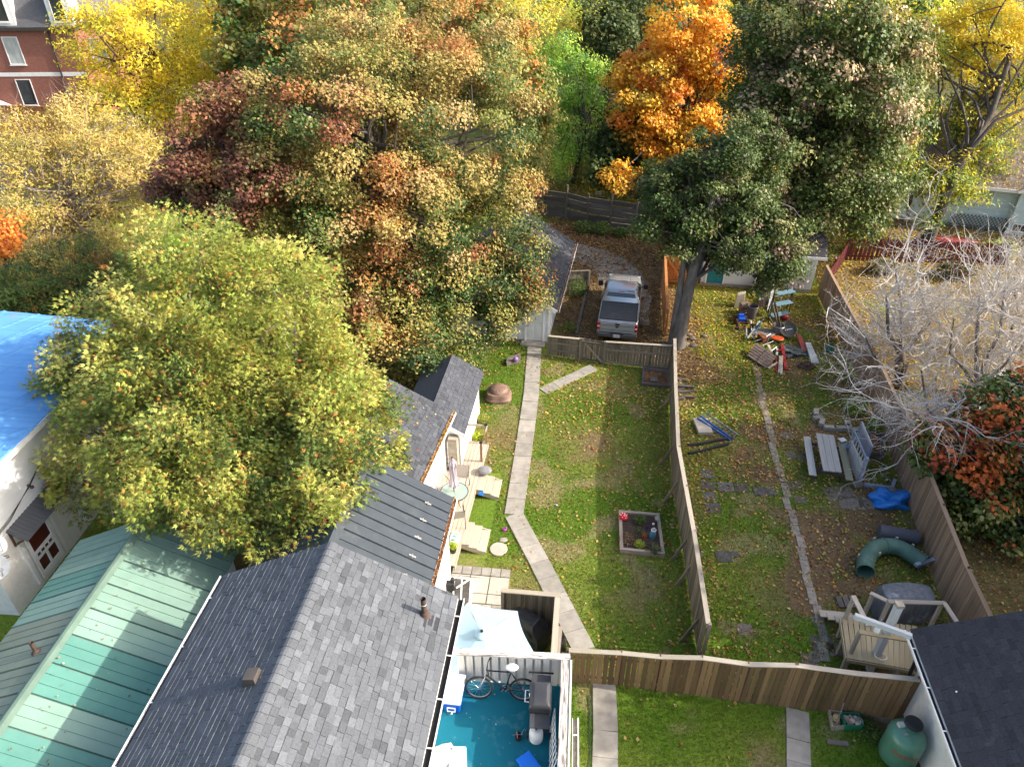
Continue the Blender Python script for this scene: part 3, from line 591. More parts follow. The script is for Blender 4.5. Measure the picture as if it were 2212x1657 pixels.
m = MB(); p = gf_.inv(at(86, 1420, 3.3)); q = gf_(p.x, p.y, GR-abs(p.x)*(GR-GE)/GW); m.tube([q-V(0, 0, .1), q+V(0, 0, .38)], .05, 12, False); m.tube([q+V(0, 0, .38), q+V(0, 0, .1)], .04, 12, False); m.lathe([(.12, .01), (.06, .1)], q, 12, cap=False); m.build('vent_pipe', M_rust, gb, smooth=True)
# ================================================================= white house under the blue tarp
tf = Fr((-15.5, 14.75, 0), -R_(4.5)); TE = 5.0; TY = 9.4; TW = 9.0; TZ = TE+TW*.05
th_ = thing('house', 'white sided house with a blue tarpaulin over its roof', 'house', tf.o, tf.rz)
prism_walls(th_, [tf(-TW, 0), tf(0, 0), tf(0, TY), tf(-TW, TY)], 0, TE-.05, M_stucco, 'wall')
m = MB(); m.box(0.0, .008, .0, TY, 2.72, TE-.08, tf); m.build('shadow_backing', M_core, th_)  # thin grey slab added so the gaps between boards read as shadow lines
siding(th_, tf(.015, -.0, 2.75), tf(.015, TY, 2.75), 2.75, TE-.1, tf(1, 0)-tf(0, 0), .235, M_siding)
m = MB(); m.bar(tf(.05, -.05, 2.70), tf(.05, TY, 2.70), .06, .06); m.build('drip_ledge', M_white, th_)
rt = roof_deck(th_, [tf(.32, -.4, TE), tf(.32, TY+.3, TE), tf(-TW, TY+.3, TZ), tf(-TW, -.4, TZ)], .16, M_white, 'roof')
m = MB(); m.bar(tf(.335, -.4, TE-.10), tf(.335, TY+.3, TE-.10), .04, .2); m.build('fascia', M_white, rt)
# tarp: wrinkled sheet
M_tarp = mat('blue_tarp', (0.09, 0.27, 0.58), (0.13, 0.34, 0.66), (.35, 4.5, 1), 0.62, 0.12, coord='World', spec=.25, spots=((.20, .26, .52), .45, .60))
n1, n2_ = 170, 190; P = []; 
for i in range(n1+1):
    for j in range(n2_+1):
        s_ = i/n1; t_ = j/n2_; lx = .36-s_*(TW+.3); ly = -.4+t_*(TY+.75)
        zz = TE+.03+(-lx+.32)*.05+.012*math.sin(lx*2.1+ly*.9+3*math.sin(ly*.7))+.020*abs(math.sin(ly*2.4+lx*1.3))+.05*max(0, 1-abs(((ly*.75-lx*.95+.25*math.sin(lx)) % 1.45)-.7)/.07)+.035*max(0, 1-abs(((ly*.5-lx*1.1) % 2.3)-1.1)/.06)
        if i == 0: zz -= .06
        P.append(tf(lx, ly, zz))
m = MB(); m.add(P, [(i*(n2_+1)+j, i*(n2_+1)+j+1, (i+1)*(n2_+1)+j+1, (i+1)*(n2_+1)+j) for i in range(n1) for j in range(n2_)])
m.build('tarpaulin', M_tarp, None, smooth=True, label='bright blue tarpaulin stretched and wrinkled over the white house roof', cat='tarpaulin')
# awning over the side door, door, brackets
A0, A1 = tf(.05, .9, 2.78), tf(.05, 3.15, 2.78); B0, B1 = tf(.62, .9, 2.42), tf(.62, 3.15, 2.42)
aw = MB(); aw.slab([A0, A1, B1, B0], .03); aw = aw.build('awning', mat('grey_corrugated', (.11, .115, .125), (.09, .095, .10), (3, 3, 3), .5, spec=.5), th_)
for k in range(16):
    t_ = (k+.5)/16; m = MB(); m.bar(A0.lerp(A1, t_)+V(0, 0, .012), B0.lerp(B1, t_)+V(0, 0, .012), .05, .02); m.build('corrugation', MATS['grey_corrugated'], aw)
for yy in (1.0, 3.0):
    m = MB(); m.bar(tf(.03, yy, 2.1), tf(.5, yy, 2.42), .05, .05); m.bar(tf(.03, yy, 2.05), tf(.03, yy, 2.6), .05, .05); m.build('bracket', mat('brown_stain', (.16, .07, .03), (.1, .05, .02)), aw)
dy0, dy1 = 1.35, 2.35
d_ = MB(); d_.box(.0, .03, dy0, dy1, .25, 2.3, tf); d_ = d_.build('door', mat('red_brown_door', (.11, .022, .012), (.05, .012, .008), (3, 3, 3), .35), th_)
m = MB(); f3 = lambda y, z: tf(.07, y, z)
for (y_, w_) in ((dy0, .12), (dy1, .12)): m.bar(f3(y_, .25), f3(y_, 2.32), .05, w_, (0, 1, 0))
m.bar(f3(dy0, 2.3), f3(dy1, 2.3), .05, .1); m.bar(f3(dy0, 1.25), f3(dy1, 1.25), .05, .1); m.bar(f3(dy0, 1.0), f3(dy1, 1.0), .05, .08); m.bar(f3(dy0, .35), f3(dy1, .35), .05, .2); m.bar(f3((dy0+dy1)/2, .35), f3((dy0+dy1)/2, 1.0), .05, .08)
for k in range(5): m.bar(f3(dy0+.1+k*.2, 1.0), f3(dy0+.1+k*.2, 1.25), .04, .03)
m.build('screen_frame', M_white, d_)
m = MB(); m.bar(tf(.02, dy0-.22, .2), tf(.02, dy0-.22, 2.5), .1, .12, (0, 1, 0)); m.bar(tf(.02, dy1+.22, .2), tf(.02, dy1+.22, 2.5), .1, .12, (0, 1, 0)); m.build('door_casing', M_white, d_)
m = MB(); q = tf(.05, 2.35, 3.35); m.lathe([(.045, -.05), (.05, .05)], q, 10, rot_to((0, 0, 1), (1, 0, 0))); m.ball(q+V(.10, 0, -.06), .06, 10, 6); m.build('wall_lamp', M_rust, th_, smooth=True)
m = MB(); m.tube([tf(.03, .35, 2.3), tf(.3, .4, 2.32), tf(.3, .4, 2.26), tf(.05, .36, 2.15)], .012, 5); m.build('hook', M_black, th_)
m = MB(); m.tube([tf(.04, .1, 1.75), tf(.15, .2, 1.72), tf(.12, .45, 1.78)], .02, 5); m.box(.02, .08, .35, .6, 1.65, 1.85, tf); m.build('cable_box', M_white, th_)
m = MB()
for k in range(3): m.tube([tf(.05, -.1+.02*k, 2.9-.02*k), tf(.07, 1.2, 3.05-.05*k), tf(.06, 2.4, 3.3+.03*k), tf(.05, 3.4, 3.75)], .009, 4)
m.build('cable', M_black, th_)
def dish(q, aim, r, label):
    t = thing('satellite_dish', label, 'satellite dish', q); Rm = rot_to((0, 0, 1), aim) if False else Vector(aim).to_track_quat('Z', 'Y').to_matrix()
    m = MB(); c = q+V(.25, 0, .1); m.lathe([(.02, 0), (r*.5, .03), (r*.85, .085), (r, .12), (r, .13), (r*.85, .097), (r*.5, .042), (.02, .014)], c, 28, Rm, 1, 1.12); m.build('reflector', mat('dish_grey', (.55, .57, .58), (.47, .49, .5), (3, 3, 3), .5), t, smooth=True)
    m = MB(); m.tube([c+Rm @ V(0, -r, .1), c+Rm @ V(0, -r*.5, .38)], .014, 6); m.obox(c+Rm @ V(0, -r*.45, .40), (.07, .1, .07), Rm); m.build('feed_arm', mat('dish_arm', (.3, .31, .32), None, rough=.5), t)
    m = MB(); m.tube([q, q+V(.25, 0, .02), c], .02, 6); m.build('bracket', MATS['dish_arm'], t)
dish(tf(.03, -.2, 2.35), (.75, -.35, .6), .36, 'grey satellite dish with its feed box turned out, lower on the stucco corner')
dish(tf(.03, .05, 2.95), (.6, -.1, .75), .36, 'upper grey satellite dish tilted skyward on the white siding')
# small things behind the green roof's end, under the cedar
q = at(262, 1118, 0.2)
t = thing('lattice_trellis', 'white plastic lattice panel leaning under the cedar', 'trellis', q)
for k in range(6): plank('slat', q+V(-.5+k*.2, 0, 0), q+V(-.5+k*.2+.25, .1, 1.5), .05, .02, M_white, t, (0, 1, 0))
for k in range(4): plank('slat', q+V(-.5, .03, .2+k*.4), q+V(.75, .05, .3+k*.4), .05, .02, M_white, t, (0, 1, 0))
M_bluep = mat('blue_plastic', (.015, .04, .22), (.01, .03, .16), (4, 4, 4), .4)
m = MB(); q = at(303, 1105, .0)+V(0, .6, 0); m.obox(q+V(0, 0, .5), (.7, .5, 1.0)); m.obox(q+V(.55, .1, .45), (.4, .5, .9)); m.build('storage_bin', M_bluep, None, label='dark blue bin standing under the cedar beside the trellis', cat='bin', bevel=.03)
m = MB(); m.ball(q+V(-.05, 0, 1.12), .2, 10, 7, 1.1, 1, .7); m.build('red_cushion', mat('red_cloth', (.45, .02, .015), (.3, .015, .01)), None, smooth=True, label='red cushion lying on the dark blue bin', cat='cushion')
# ================================================================= white garage with charcoal roof
ga = Fr((1.78, 31.2, 0), -R_(10.5)); GAE, GAR = 2.15, 3.7; GD = 7.6; GWd = 4.9
gar = thing('garage', 'white sided garage with charcoal shingle roof at the end of the path', 'garage', ga.o, ga.rz)
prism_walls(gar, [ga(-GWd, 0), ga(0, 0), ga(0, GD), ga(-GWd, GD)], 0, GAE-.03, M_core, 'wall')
siding(gar, ga(-GWd, -.01, 0), ga(0, -.01, 0), .12, GAE, ga(0, -1)-ga(0, 0), .115, M_siding, holes=((GWd-1.12, GWd-.22, 0, 2.05),), gable=(GWd/2, GAR-.1))
siding(gar, ga(.01, 0, 0), ga(.01, GD, 0), .12, GAE, ga(1, 0)-ga(0, 0), .115, M_siding)
m = MB(); m.add([ga(-GWd, 0, GAE-.1), ga(0, 0, GAE-.1), ga(-GWd/2, 0, GAR-.1), ga(-GWd, .06, GAE-.1), ga(0, .06, GAE-.1), ga(-GWd/2, .06, GAR-.1)], [(0, 1, 2), (3, 5, 4), (0, 3, 4, 1), (1, 4, 5, 2), (2, 5, 3, 0)]); m.build('gable', M_white, gar)
o1 = roof_deck(gar, [ga(.42, -.3, GAE-.1), ga(.42, GD+.3, GAE-.1), ga(-GWd/2, GD+.3, GAR), ga(-GWd/2, -.3, GAR)], .09, M_shingle_c, 'roof'); o2 = roof_deck(gar, [ga(-GWd-.42, -.3, GAE-.1), ga(-GWd-.42, GD+.3, GAE-.1), ga(-GWd/2, GD+.3, GAR-.003), ga(-GWd/2, -.3, GAR-.003)], .09, M_shingle_c, 'roof')
shingle_roof(o1, ga(.44, -.31, GAE-.1), ga(.44, GD+.31, GAE-.1), ga(-GWd/2, GD+.31, GAR), ga(-GWd/2, -.31, GAR), M_shingle_c, sep=300, spread=.8)
shingle_roof(o2, ga(-GWd-.44, -.31, GAE-.1), ga(-GWd-.44, GD+.31, GAE-.1), ga(-GWd/2, GD+.31, GAR), ga(-GWd/2, -.31, GAR), M_shingle_c, sep=0, spread=.8)
m = MB(); m.bar(ga(.43, -.33, GAE-.16), ga(-GWd/2, -.33, GAR-.06), .03, .18); m.bar(ga(-GWd-.43, -.33, GAE-.16), ga(-GWd/2, -.33, GAR-.06), .03, .18); m.build('rake_trim', M_white, o1)
gutter(gar, ga(.45, -.3, GAE-.1), ga(.45, GD+.3, GAE-.1), M_gutterleaf, .11, 1.5, ga(1, 0)-ga(0, 0))
for (s_, z0) in ((-.0, 0),): m = MB(); m.bar(ga(.02, -.025, 0), ga(.02, -.025, GAE), .09, .05); m.build('corner_trim', M_white, gar)
dr = MB(); dr.box(-1.08, -.26, -.04, 0, .12, 2.0, ga); dr = dr.build('door', M_white, gar)
m = MB(); m.bar(ga(-1.12, -.05, .1), ga(-1.12, -.05, 2.08), .09, .05); m.bar(ga(-.22, -.05, .1), ga(-.22, -.05, 2.08), .09, .05); m.bar(ga(-1.16, -.052, 2.06), ga(-.18, -.052, 2.06), .05, .09); m.build('door_casing', M_white, dr)
for (x0, x1, z0, z1) in ((-1.0, -.72, 1.2, 1.85), (-.62, -.34, 1.2, 1.85), (-1.0, -.72, .3, 1.05), (-.62, -.34, .3, 1.05)):
    m = MB(); m.box(x0, x1, -.052, -.04, z0, z1, ga); m.build('door_panel', M_white, dr)
m = MB(); m.ball(ga(-.98, -.09, 1.1), .035, 8, 6); m.build('door_handle', mat('brass', (.4, .3, .12), None, rough=.3, metal=.9), dr)
m = MB(); m.box(-1.3, -.1, -.5, -.03, 0, .1, ga); m.build('door_step', M_concrete, gar)
# ================================================================= white shed with teal door
sf = Fr(at(1512, 616), math.atan2(at(1748, 633).y-at(1512, 616).y, at(1748, 633).x-at(1512, 616).x)); SW = (at(1748, 633)-at(1512, 616)).length; SE, SR, SD = 2.35, 3.9, 5.0
shed = thing('shed', 'white sided shed with teal door and dark roof under the maple', 'shed', sf.o, sf.rz)
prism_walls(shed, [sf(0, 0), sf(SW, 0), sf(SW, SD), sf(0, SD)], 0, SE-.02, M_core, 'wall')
siding(shed, sf(0, -.01, 0), sf(SW, -.01, 0), .22, SE, sf(0, -1)-sf(0, 0), .115, M_siding, holes=((.28, 1.22, 0, 2.08),))
siding(shed, sf(SW+.01, 0, 0), sf(SW+.01, SD, 0), .22, SE, sf(1, 0)-sf(0, 0), .115, M_siding)
m = MB(); m.box(-.02, SW+.02, -.03, 0, 0, .2, sf); m.build('foundation', M_concrete, shed)
o1 = roof_deck(shed, [sf(-.3, -.35, SE-.08), sf(SW+.4, -.35, SE-.08), sf(SW+.4, SD/2, SR), sf(-.3, SD/2, SR)], .09, M_shingle_d, 'roof'); o2 = roof_deck(shed, [sf(-.3, SD+.35, SE-.08), sf(SW+.4, SD+.35, SE-.08), sf(SW+.4, SD/2, SR-.003), sf(-.3, SD/2, SR-.003)], .09, M_shingle_d, 'roof')
shingle_roof(o1, sf(-.32, -.37, SE-.08), sf(SW+.42, -.37, SE-.08), sf(SW+.42, SD/2, SR), sf(-.32, SD/2, SR), M_shingle_d, sep=150, spread=.8, tw=(.28, .34))
m = MB(); m.bar(sf(-.3, -.39, SE-.10), sf(SW+.4, -.39, SE-.10), .03, .16); m.build('fascia', M_white, o1)
m = MB(); m.add([sf(SW, 0, SE-.1), sf(SW, SD, SE-.1), sf(SW, SD/2, SR-.1), sf(SW-.05, 0, SE-.1), sf(SW-.05, SD, SE-.1), sf(SW-.05, SD/2, SR-.1)], [(0, 1, 2), (3, 5, 4), (0, 3, 4, 1), (1, 4, 5, 2), (2, 5, 3, 0)]); m.build('gable', M_white, shed)
M_teal = mat('teal_paint', (.022, .20, .24), (.03, .25, .29), (3, 3, 3), .5, .05)
d_ = MB(); d_.box(.3, 1.2, -.04, -.0, .22, 2.05, sf); d_ = d_.build('door', M_teal, shed)
for (x0, x1, z0, z1) in ((.38, .70, .35, 1.05), (.80, 1.12, .35, 1.05), (.38, .70, 1.2, 1.9), (.80, 1.12, 1.2, 1.9)): m = MB(); m.box(x0, x1, -.055, -.04, z0, z1, sf); m.build('door_panel', M_teal, d_)
m = MB(); m.ball(sf(.4, -.08, 1.12), .03, 8, 6); m.build('door_handle', MATS['brass'], d_)
m = MB(); m.bar(sf(.26, -.05, .2), sf(.26, -.05, 2.1), .08, .05); m.bar(sf(1.24, -.05, .2), sf(1.24, -.05, 2.1), .08, .05); m.bar(sf(.22, -.052, 2.1), sf(1.28, -.052, 2.1), .05, .09); m.build('door_casing', M_white, d_)
# ================================================================= pale teal house on the right
hf2 = Fr(at(1908, 470), math.atan2(at(2212, 505).y-at(1908, 470).y, at(2212, 505).x-at(1908, 470).x)); PW = 16.0; PE = 3.0; PR = 6.4; PD = 9.0
M_core_t = mat('teal_shadow_gap', (.26, .34, .33), (.23, .30, .29), rough=.9)  # darker teal put in the colour for shade between the boards
ph = thing('house', 'pale teal sided house with a brown leaf strewn shingle roof', 'house', hf2.o, hf2.rz)
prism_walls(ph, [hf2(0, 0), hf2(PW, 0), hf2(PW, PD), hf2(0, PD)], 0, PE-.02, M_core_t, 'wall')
w1x = hf2.inv(at(2117, 415, 2.3)).x; w2x = hf2.inv(at(2200, 486, .5)).x; bump0 = hf2.inv(at(2166, 470, .5)).x
siding(ph, hf2(0, -.01, 0), hf2(PW, -.01, 0), .2, PE, hf2(0, -1)-hf2(0, 0), .13, M_siding_t, holes=((w1x-.8, w1x+.8, 1.8, 2.75), (w2x-.5, w2x+.5, .2, .75)))
window(ph, hf2(w1x, -.02, 2.28), hf2(1, 0)-hf2(0, 0), (0, 0, 1), 1.5, .9, hf2(0, -1)-hf2(0, 0), 2, glass=M_curtain)
window(ph, hf2(w2x, -.02, .5), hf2(1, 0)-hf2(0, 0), (0, 0, 1), .95, .5, hf2(0, -1)-hf2(0, 0), 1, False)
o1 = roof_deck(ph, [hf2(-.5, -.6, PE-.1), hf2(PW+.4, -.6, PE-.1), hf2(PW+.4, PD/2, PR), hf2(-.5, PD/2, PR)], .12, M_shingle_b, 'roof'); o2 = roof_deck(ph, [hf2(-.5, PD+.6, PE-.1), hf2(PW+.4, PD+.6, PE-.1), hf2(PW+.4, PD/2, PR-.003), hf2(-.5, PD/2, PR-.003)], .12, M_shingle_b, 'roof')
shingle_roof(o1, hf2(-.52, -.62, PE-.1), hf2(PW+.42, -.62, PE-.1), hf2(PW+.42, PD/2, PR), hf2(-.52, PD/2, PR), M_shingle_b, row=.17, tw=(.3, .6), sep=200, spread=.9, thick=.015)
m = MB(); m.bar(hf2(-.5, -.64, PE-.13), hf2(PW+.4, -.64, PE-.13), .04, .2); m.build('fascia', M_white, o1)
m = MB(); gx0, gx1 = bump0-.3, bump0+7.0; gm = (gx0+gx1)/2
o3 = MB(); o3.slab([hf2(gx0, -.9, PE-.05), hf2(gm, -.9, PE+1.9), hf2(gm, 2.8, PE+1.9), hf2(gx0, 2.8, PE-.05)], .1); o3.slab([hf2(gx1, -.9, PE-.05), hf2(gm, -.9, PE+1.9-.003), hf2(gm, 2.8, PE+1.9-.003), hf2(gx1, 2.8, PE-.05)], .1); o3 = o3.build('porch_roof', M_shingle_b, ph)
m = MB(); m.bar(hf2(gx0, -.92, PE-.1), hf2(gm, -.92, PE+1.85), .04, .18); m.bar(hf2(gx1, -.92, PE-.1), hf2(gm, -.92, PE+1.85), .04, .18); m.build('rake_trim', M_white, o3)
m = MB(); m.add([hf2(gx0+.3, -.45, 0), hf2(gx1-.3, -.45, 0), hf2(gx1-.3, -.45, PE-.05), hf2(gm, -.45, PE+1.7), hf2(gx0+.3, -.45, PE-.05)]+[hf2(gx0+.3, .1, 0), hf2(gx1-.3, .1, 0), hf2(gx1-.3, .1, PE-.05), hf2(gm, .1, PE+1.7), hf2(gx0+.3, .1, PE-.05)], [(0, 1, 2, 3, 4), (9, 8, 7, 6, 5)]+[(i, 5+i, 5+(i+1) % 5, (i+1) % 5) for i in range(5)]); m.build('wall', M_siding_t, ph)
siding(ph, hf2(gx0+.3, -.46, 0), hf2(gx1-.3, -.46, 0), .2, PE, hf2(0, -1)-hf2(0, 0), .13, M_siding_t, gable=(gm-gx0-.3, PE+1.65), holes=((w2x-gx0-.3-.5, w2x-gx0-.3+.5, .2, .8),))
window(ph, hf2(w2x, -.47, .5), hf2(1, 0)-hf2(0, 0), (0, 0, 1), .95, .5, hf2(0, -1)-hf2(0, 0), 1, False)
# lattice skirt between the windows
la = thing('lattice_screen', 'brown wooden lattice screen against the pale teal house', 'lattice', hf2(bump0-3.2, -.3, 0), hf2.rz)
for k in range(16):
    x0 = bump0-3.6+k*.22
    plank('slat', hf2(x0, -.35, .1), hf2(x0+.75, -.35, 1.0), .04, .012, M_wood_dark, la, hf2(0, -1)-hf2(0, 0)); plank('slat', hf2(x0+.75, -.37, .1), hf2(x0, -.37, 1.0), .04, .012, M_wood_dark, la, hf2(0, -1)-hf2(0, 0))
# ================================================================= brick mansard building far left
bf = Fr(at(60, 262)+V(0, 0, 0), R_(2)); BW0, BW1, BD, BE = -26, 7.0, 14, 8.0
br = thing('brick_building', 'red brick mansard building with white window trim and slate roof', 'building', bf.o, bf.rz)
mm, nt, bs, out = _nt('red_brick'); bt = nt.nodes.new('ShaderNodeTexBrick'); tc = nt.nodes.new('ShaderNodeTexCoord'); mp = nt.nodes.new('ShaderNodeMapping'); mp.inputs['Rotation'].default_value = (R_(90), 0, 0)
bt.inputs['Color1'].default_value = (.30, .085, .05, 1); bt.inputs['Color2'].default_value = (.22, .06, .04, 1); bt.inputs['Mortar'].default_value = (.30, .22, .18, 1); bt.inputs['Scale'].default_value = 1.0; bt.inputs['Mortar Size'].default_value = .008; bt.inputs['Brick Width'].default_value = .22; bt.inputs['Row Height'].default_value = .075
nt.links.new(tc.outputs['Object'], mp.inputs[0]); nt.links.new(mp.outputs[0], bt.inputs['Vector']); nt.links.new(bt.outputs['Color'], bs.inputs['Base Color']); bs.inputs['Roughness'].default_value = .9
prism_walls(br, [bf(BW0, 0), bf(BW1, 0), bf(BW1, BD), bf(BW0, BD)], -1, BE, mm, 'wall')
m = MB(); m.box(BW0-.4, BW1+.4, -.45, BD+.4, BE, BE+.28, bf); m.build('cornice', mat('dark_cornice', (.045, .04, .038), (.06, .055, .05)), br)
m = MB(); ro = [bf(BW0-.3, -.35, BE+.28), bf(BW1+.3, -.35, BE+.28), bf(BW1+.3, BD+.3, BE+.28), bf(BW0-.3, BD+.3, BE+.28)]; rt_ = [bf(BW0+1.2, 1.3, BE+4.0), bf(BW1-1.2, 1.3, BE+4.0), bf(BW1-1.2, BD-1.2, BE+4.0), bf(BW0+1.2, BD-1.2, BE+4.0)]
m.add(ro+rt_, [(i, (i+1) % 4, 4+(i+1) % 4, 4+i) for i in range(4)]+[(4, 5, 6, 7)]); mans = m.build('mansard_roof', mat('slate', (.14, .14, .15), (.09, .09, .10), (6, 6, 20), .9, .3, coord='World'), br)
m = MB(); m.box(BW0, BW1, -.03, 0, 4.05, 4.4, bf); m.build('band_course', M_white, br)
for (u0, u1, v0, v1) in ((6, 50, 84, 138), (40, 74, 170, 232), (195, 225, 90, 140)):
    a_ = atY((u0+u1)/2, (v0+v1)/2, bf.o.y-.1); l_ = bf.inv(a_)
    window(br, bf(l_.x, -.02, l_.z), bf(1, 0)-bf(0, 0), (0, 0, 1), 1.35, 2.3, bf(0, -1)-bf(0, 0), 0, True, glass=M_curtain if v0 < 100 else M_glass)
for (u, ) in ((5,), (128,)):
    l_ = bf.inv(atY(u, 28, bf.o.y)); c_ = bf(l_.x, -.25, BE+1.7)
    m = MB(); m.box(l_.x-1.0, l_.x+1.0, -.3, 1.5, BE+.4, BE+3.0, bf); dm = m.build('dormer', M_white, br); window(dm, bf(l_.x, -.33, BE+1.7), bf(1, 0)-bf(0, 0), (0, 0, 1), 1.1, 1.9, bf(0, -1)-bf(0, 0), 0)
    m = MB(); m.box(l_.x-1.2, l_.x+1.2, -.5, 1.6, BE+3.0, BE+3.2, bf); m.build('dormer_roof', M_white, dm)
l_ = bf.inv(atY(112, 100, bf.o.y)); m = MB(); m.bar(bf(l_.x, -.08, .2), bf(l_.x, -.08, BE), .12, .1); m.build('downspout', MATS['dark_cornice'], br)
m = MB(); m.box(-20, 6.8, -.05, .0, -1, .3, bf); m.build('foundation', M_stone, br)
# cars / tent shape beside the brick building
m = MB(); q = at(38, 255, 0)+V(0, -2.5, 0); m.add([q+V(-1.2, 0, 0), q+V(1.2, 0, 0), q+V(1.2, 1.5, 0), q+V(-1.2, 1.5, 0), q+V(-.9, .3, 1.5), q+V(.9, .3, 1.7), q+V(.8, 1.2, 1.5), q+V(-.8, 1.2, 1.5), q+V(-.1, .8, 2.1)], [(0, 1, 5, 4), (1, 2, 6, 5), (2, 3, 7, 6), (3, 0, 4, 7), (4, 5, 8), (5, 6, 8), (6, 7, 8), (7, 4, 8)]); m.build('covered_load', M_white, None, label='pale sheet covered heap standing before the brick building', cat='heap')
# ================================================================= dark-roofed house, bottom right
rf = Fr((10.72, 12.25, 0), -R_(7.5)); RE, RR_, RW = 2.45, 4.0, 3.2
rh = thing('house', 'white walled house with dark charcoal shingle roof beside the propane tank', 'house', rf.o, rf.rz)
prism_walls(rh, [rf(.25, -9), rf(2*RW-.25, -9), rf(2*RW-.25, -.45), rf(.25, -.45)], 0, RE-.03, M_stucco, 'wall')
m = MB(); m.add([rf(.25, -.45, RE-.2), rf(2*RW-.25, -.45, RE-.2), rf(RW, -.45, RR_-.1), rf(.25, -.5, RE-.2), rf(2*RW-.25, -.5, RE-.2), rf(RW, -.5, RR_-.1)], [(0, 1, 2), (3, 5, 4), (0, 3, 4, 1), (1, 4, 5, 2), (2, 5, 3, 0)]); m.build('gable', M_stucco, rh)
o1 = roof_deck(rh, [rf(0, -9, RE), rf(0, .12, RE), rf(RW, .12, RR_), rf(RW, -9, RR_)], .09, M_shingle_d, 'roof'); o2 = roof_deck(rh, [rf(2*RW, -9, RE), rf(2*RW, .12, RE), rf(RW, .12, RR_-.003), rf(RW, -9, RR_-.003)], .09, M_shingle_d, 'roof')
shingle_roof(o1, rf(-.02, -9, RE), rf(-.02, .14, RE), rf(RW, .14, RR_), rf(RW, -9, RR_), M_shingle_d, sep=300, spread=.7, tw=(.30, .34))
shingle_roof(o2, rf(2*RW+.02, -9, RE), rf(2*RW+.02, .14, RE), rf(RW, .14, RR_), rf(RW, -9, RR_), M_shingle_d, sep=0, spread=.7, tw=(.30, .34))
m = MB(); m.bar(rf(RW, .15, RR_+.04), rf(RW, -9, RR_+.04), .3, .05); m.build('ridge_flashing', mat('weathered_ridge', (.45, .45, .44), (.2, .2, .2), (6, 6, 6), .9, coord='World'), o1)
gutter(rh, rf(-.02, -9, RE-.02), rf(-.02, .12, RE-.02), M_gutterdark, .12, 1.1, rf(-1, 0)-rf(0, 0))
m = MB(); m.tube([rf(-.05, -.05, RE-.1), rf(.12, -.42, RE-.5), rf(.15, -.46, .2)], .05, 8); m.build('downspout', M_black, rh)
m = MB(); m.box(.0, .25, -4.2, -3.9, 0, 2.2, rf); m.build('corner_post', M_black, rh)
for k in range(3): m = MB(); m.ball(at((3280, 3222, 3600)[k]*.5853+180, 2540*.5853+k*7, RE+.3+.25*k), .025, 6, 4); m.build('roof_nail_patch', M_white, rh)
# ================================================================= fences
def fence(name, label, pts, hs, mt, bw=0.14, gap=0.008, post=2.4, rails=(.3, 1.2), cap=True, side=1, th=.02, capm=None, postm=None, jit=.02, z0=.05, lean=0.0, cat='fence', railside=None):
    r = thing(name, label, cat, pts[0]); capm = capm or mt; postm = postm or mt
    if not hasattr(hs, '__len__'): hs = [hs]*len(pts)
    for i in range(len(pts)-1):
        a, b = Vector(pts[i]), Vector(pts[i+1]); d = b-a; Ln = d.length; d.normalize(); n = Vector((-d.y, d.x, 0))*side; h0, h1 = hs[i], hs[i+1]
        k = int(Ln/(bw+gap)); st = Ln/k
        for j in range(k):
            t_ = (j+.5)/k; p = a+d*(t_*Ln); h_ = h0+(h1-h0)*t_+random.uniform(-jit, jit*.3); tl = d*random.uniform(-.006, .006)
            nn = n+d*random.uniform(-.07, .07); dp_ = n*random.uniform(-.007, .007)
            plank('board', p+dp_+n*.035+V(0, 0, z0), p+dp_+n*(.035+lean)+tl+V(0, 0, h_-(.04 if cap else 0)), (st-gap*random.uniform(.5, 1.6))*random.uniform(.88, 1.0), th, mt, r, nn)
        rs = -1 if railside is None else railside
        for rz_ in rails: plank('rail', a+n*(-.0)+V(0, 0, rz_*h0/1.5), b+V(0, 0, rz_*h1/1.5), .04, .09, mt, r)
        if cap: plank('cap_rail', a+V(0, 0, h0-.015), b+V(0, 0, h1-.015), .14, .03, capm, r)
        kp = max(1, round(Ln/post))
        for j in range(kp+(1 if i == len(pts)-2 else 0)):
            p = a+d*(Ln*j/kp)-n*.045; plank('post', p, p+V(0, 0, h0+(h1-h0)*j/kp+(.0 if cap else .05)), .09, .09, postm, r, n)
    return r
# a) fence dividing the two yards, with leaning braces on the lawn side
dp = [at(1448, 798), at(1449, 900), at(1453, 1040), at(1483, 1225), at(1511, 1428)]
fd = fence('board_fence', 'long weathered board fence dividing the lawn from the leafy yard', dp, [1.7, 1.7, 1.75, 1.75, 1.75], M_wood_grey, .14, .006, 2.4, (.3, 1.25), True, -1, capm=M_wood_cap)
for (u, v) in ((1450, 1000), (1455, 1085), (1478, 1205), (1488, 1260), (1500, 1380), (1449, 880)):
    p = at(u, v); x = p.x; plank('brace', p+V(-.45, -.1, 0), p+V(.28, .15, 1.35), .09, .05, M_wood_grey, fd, (0, 1, 0))
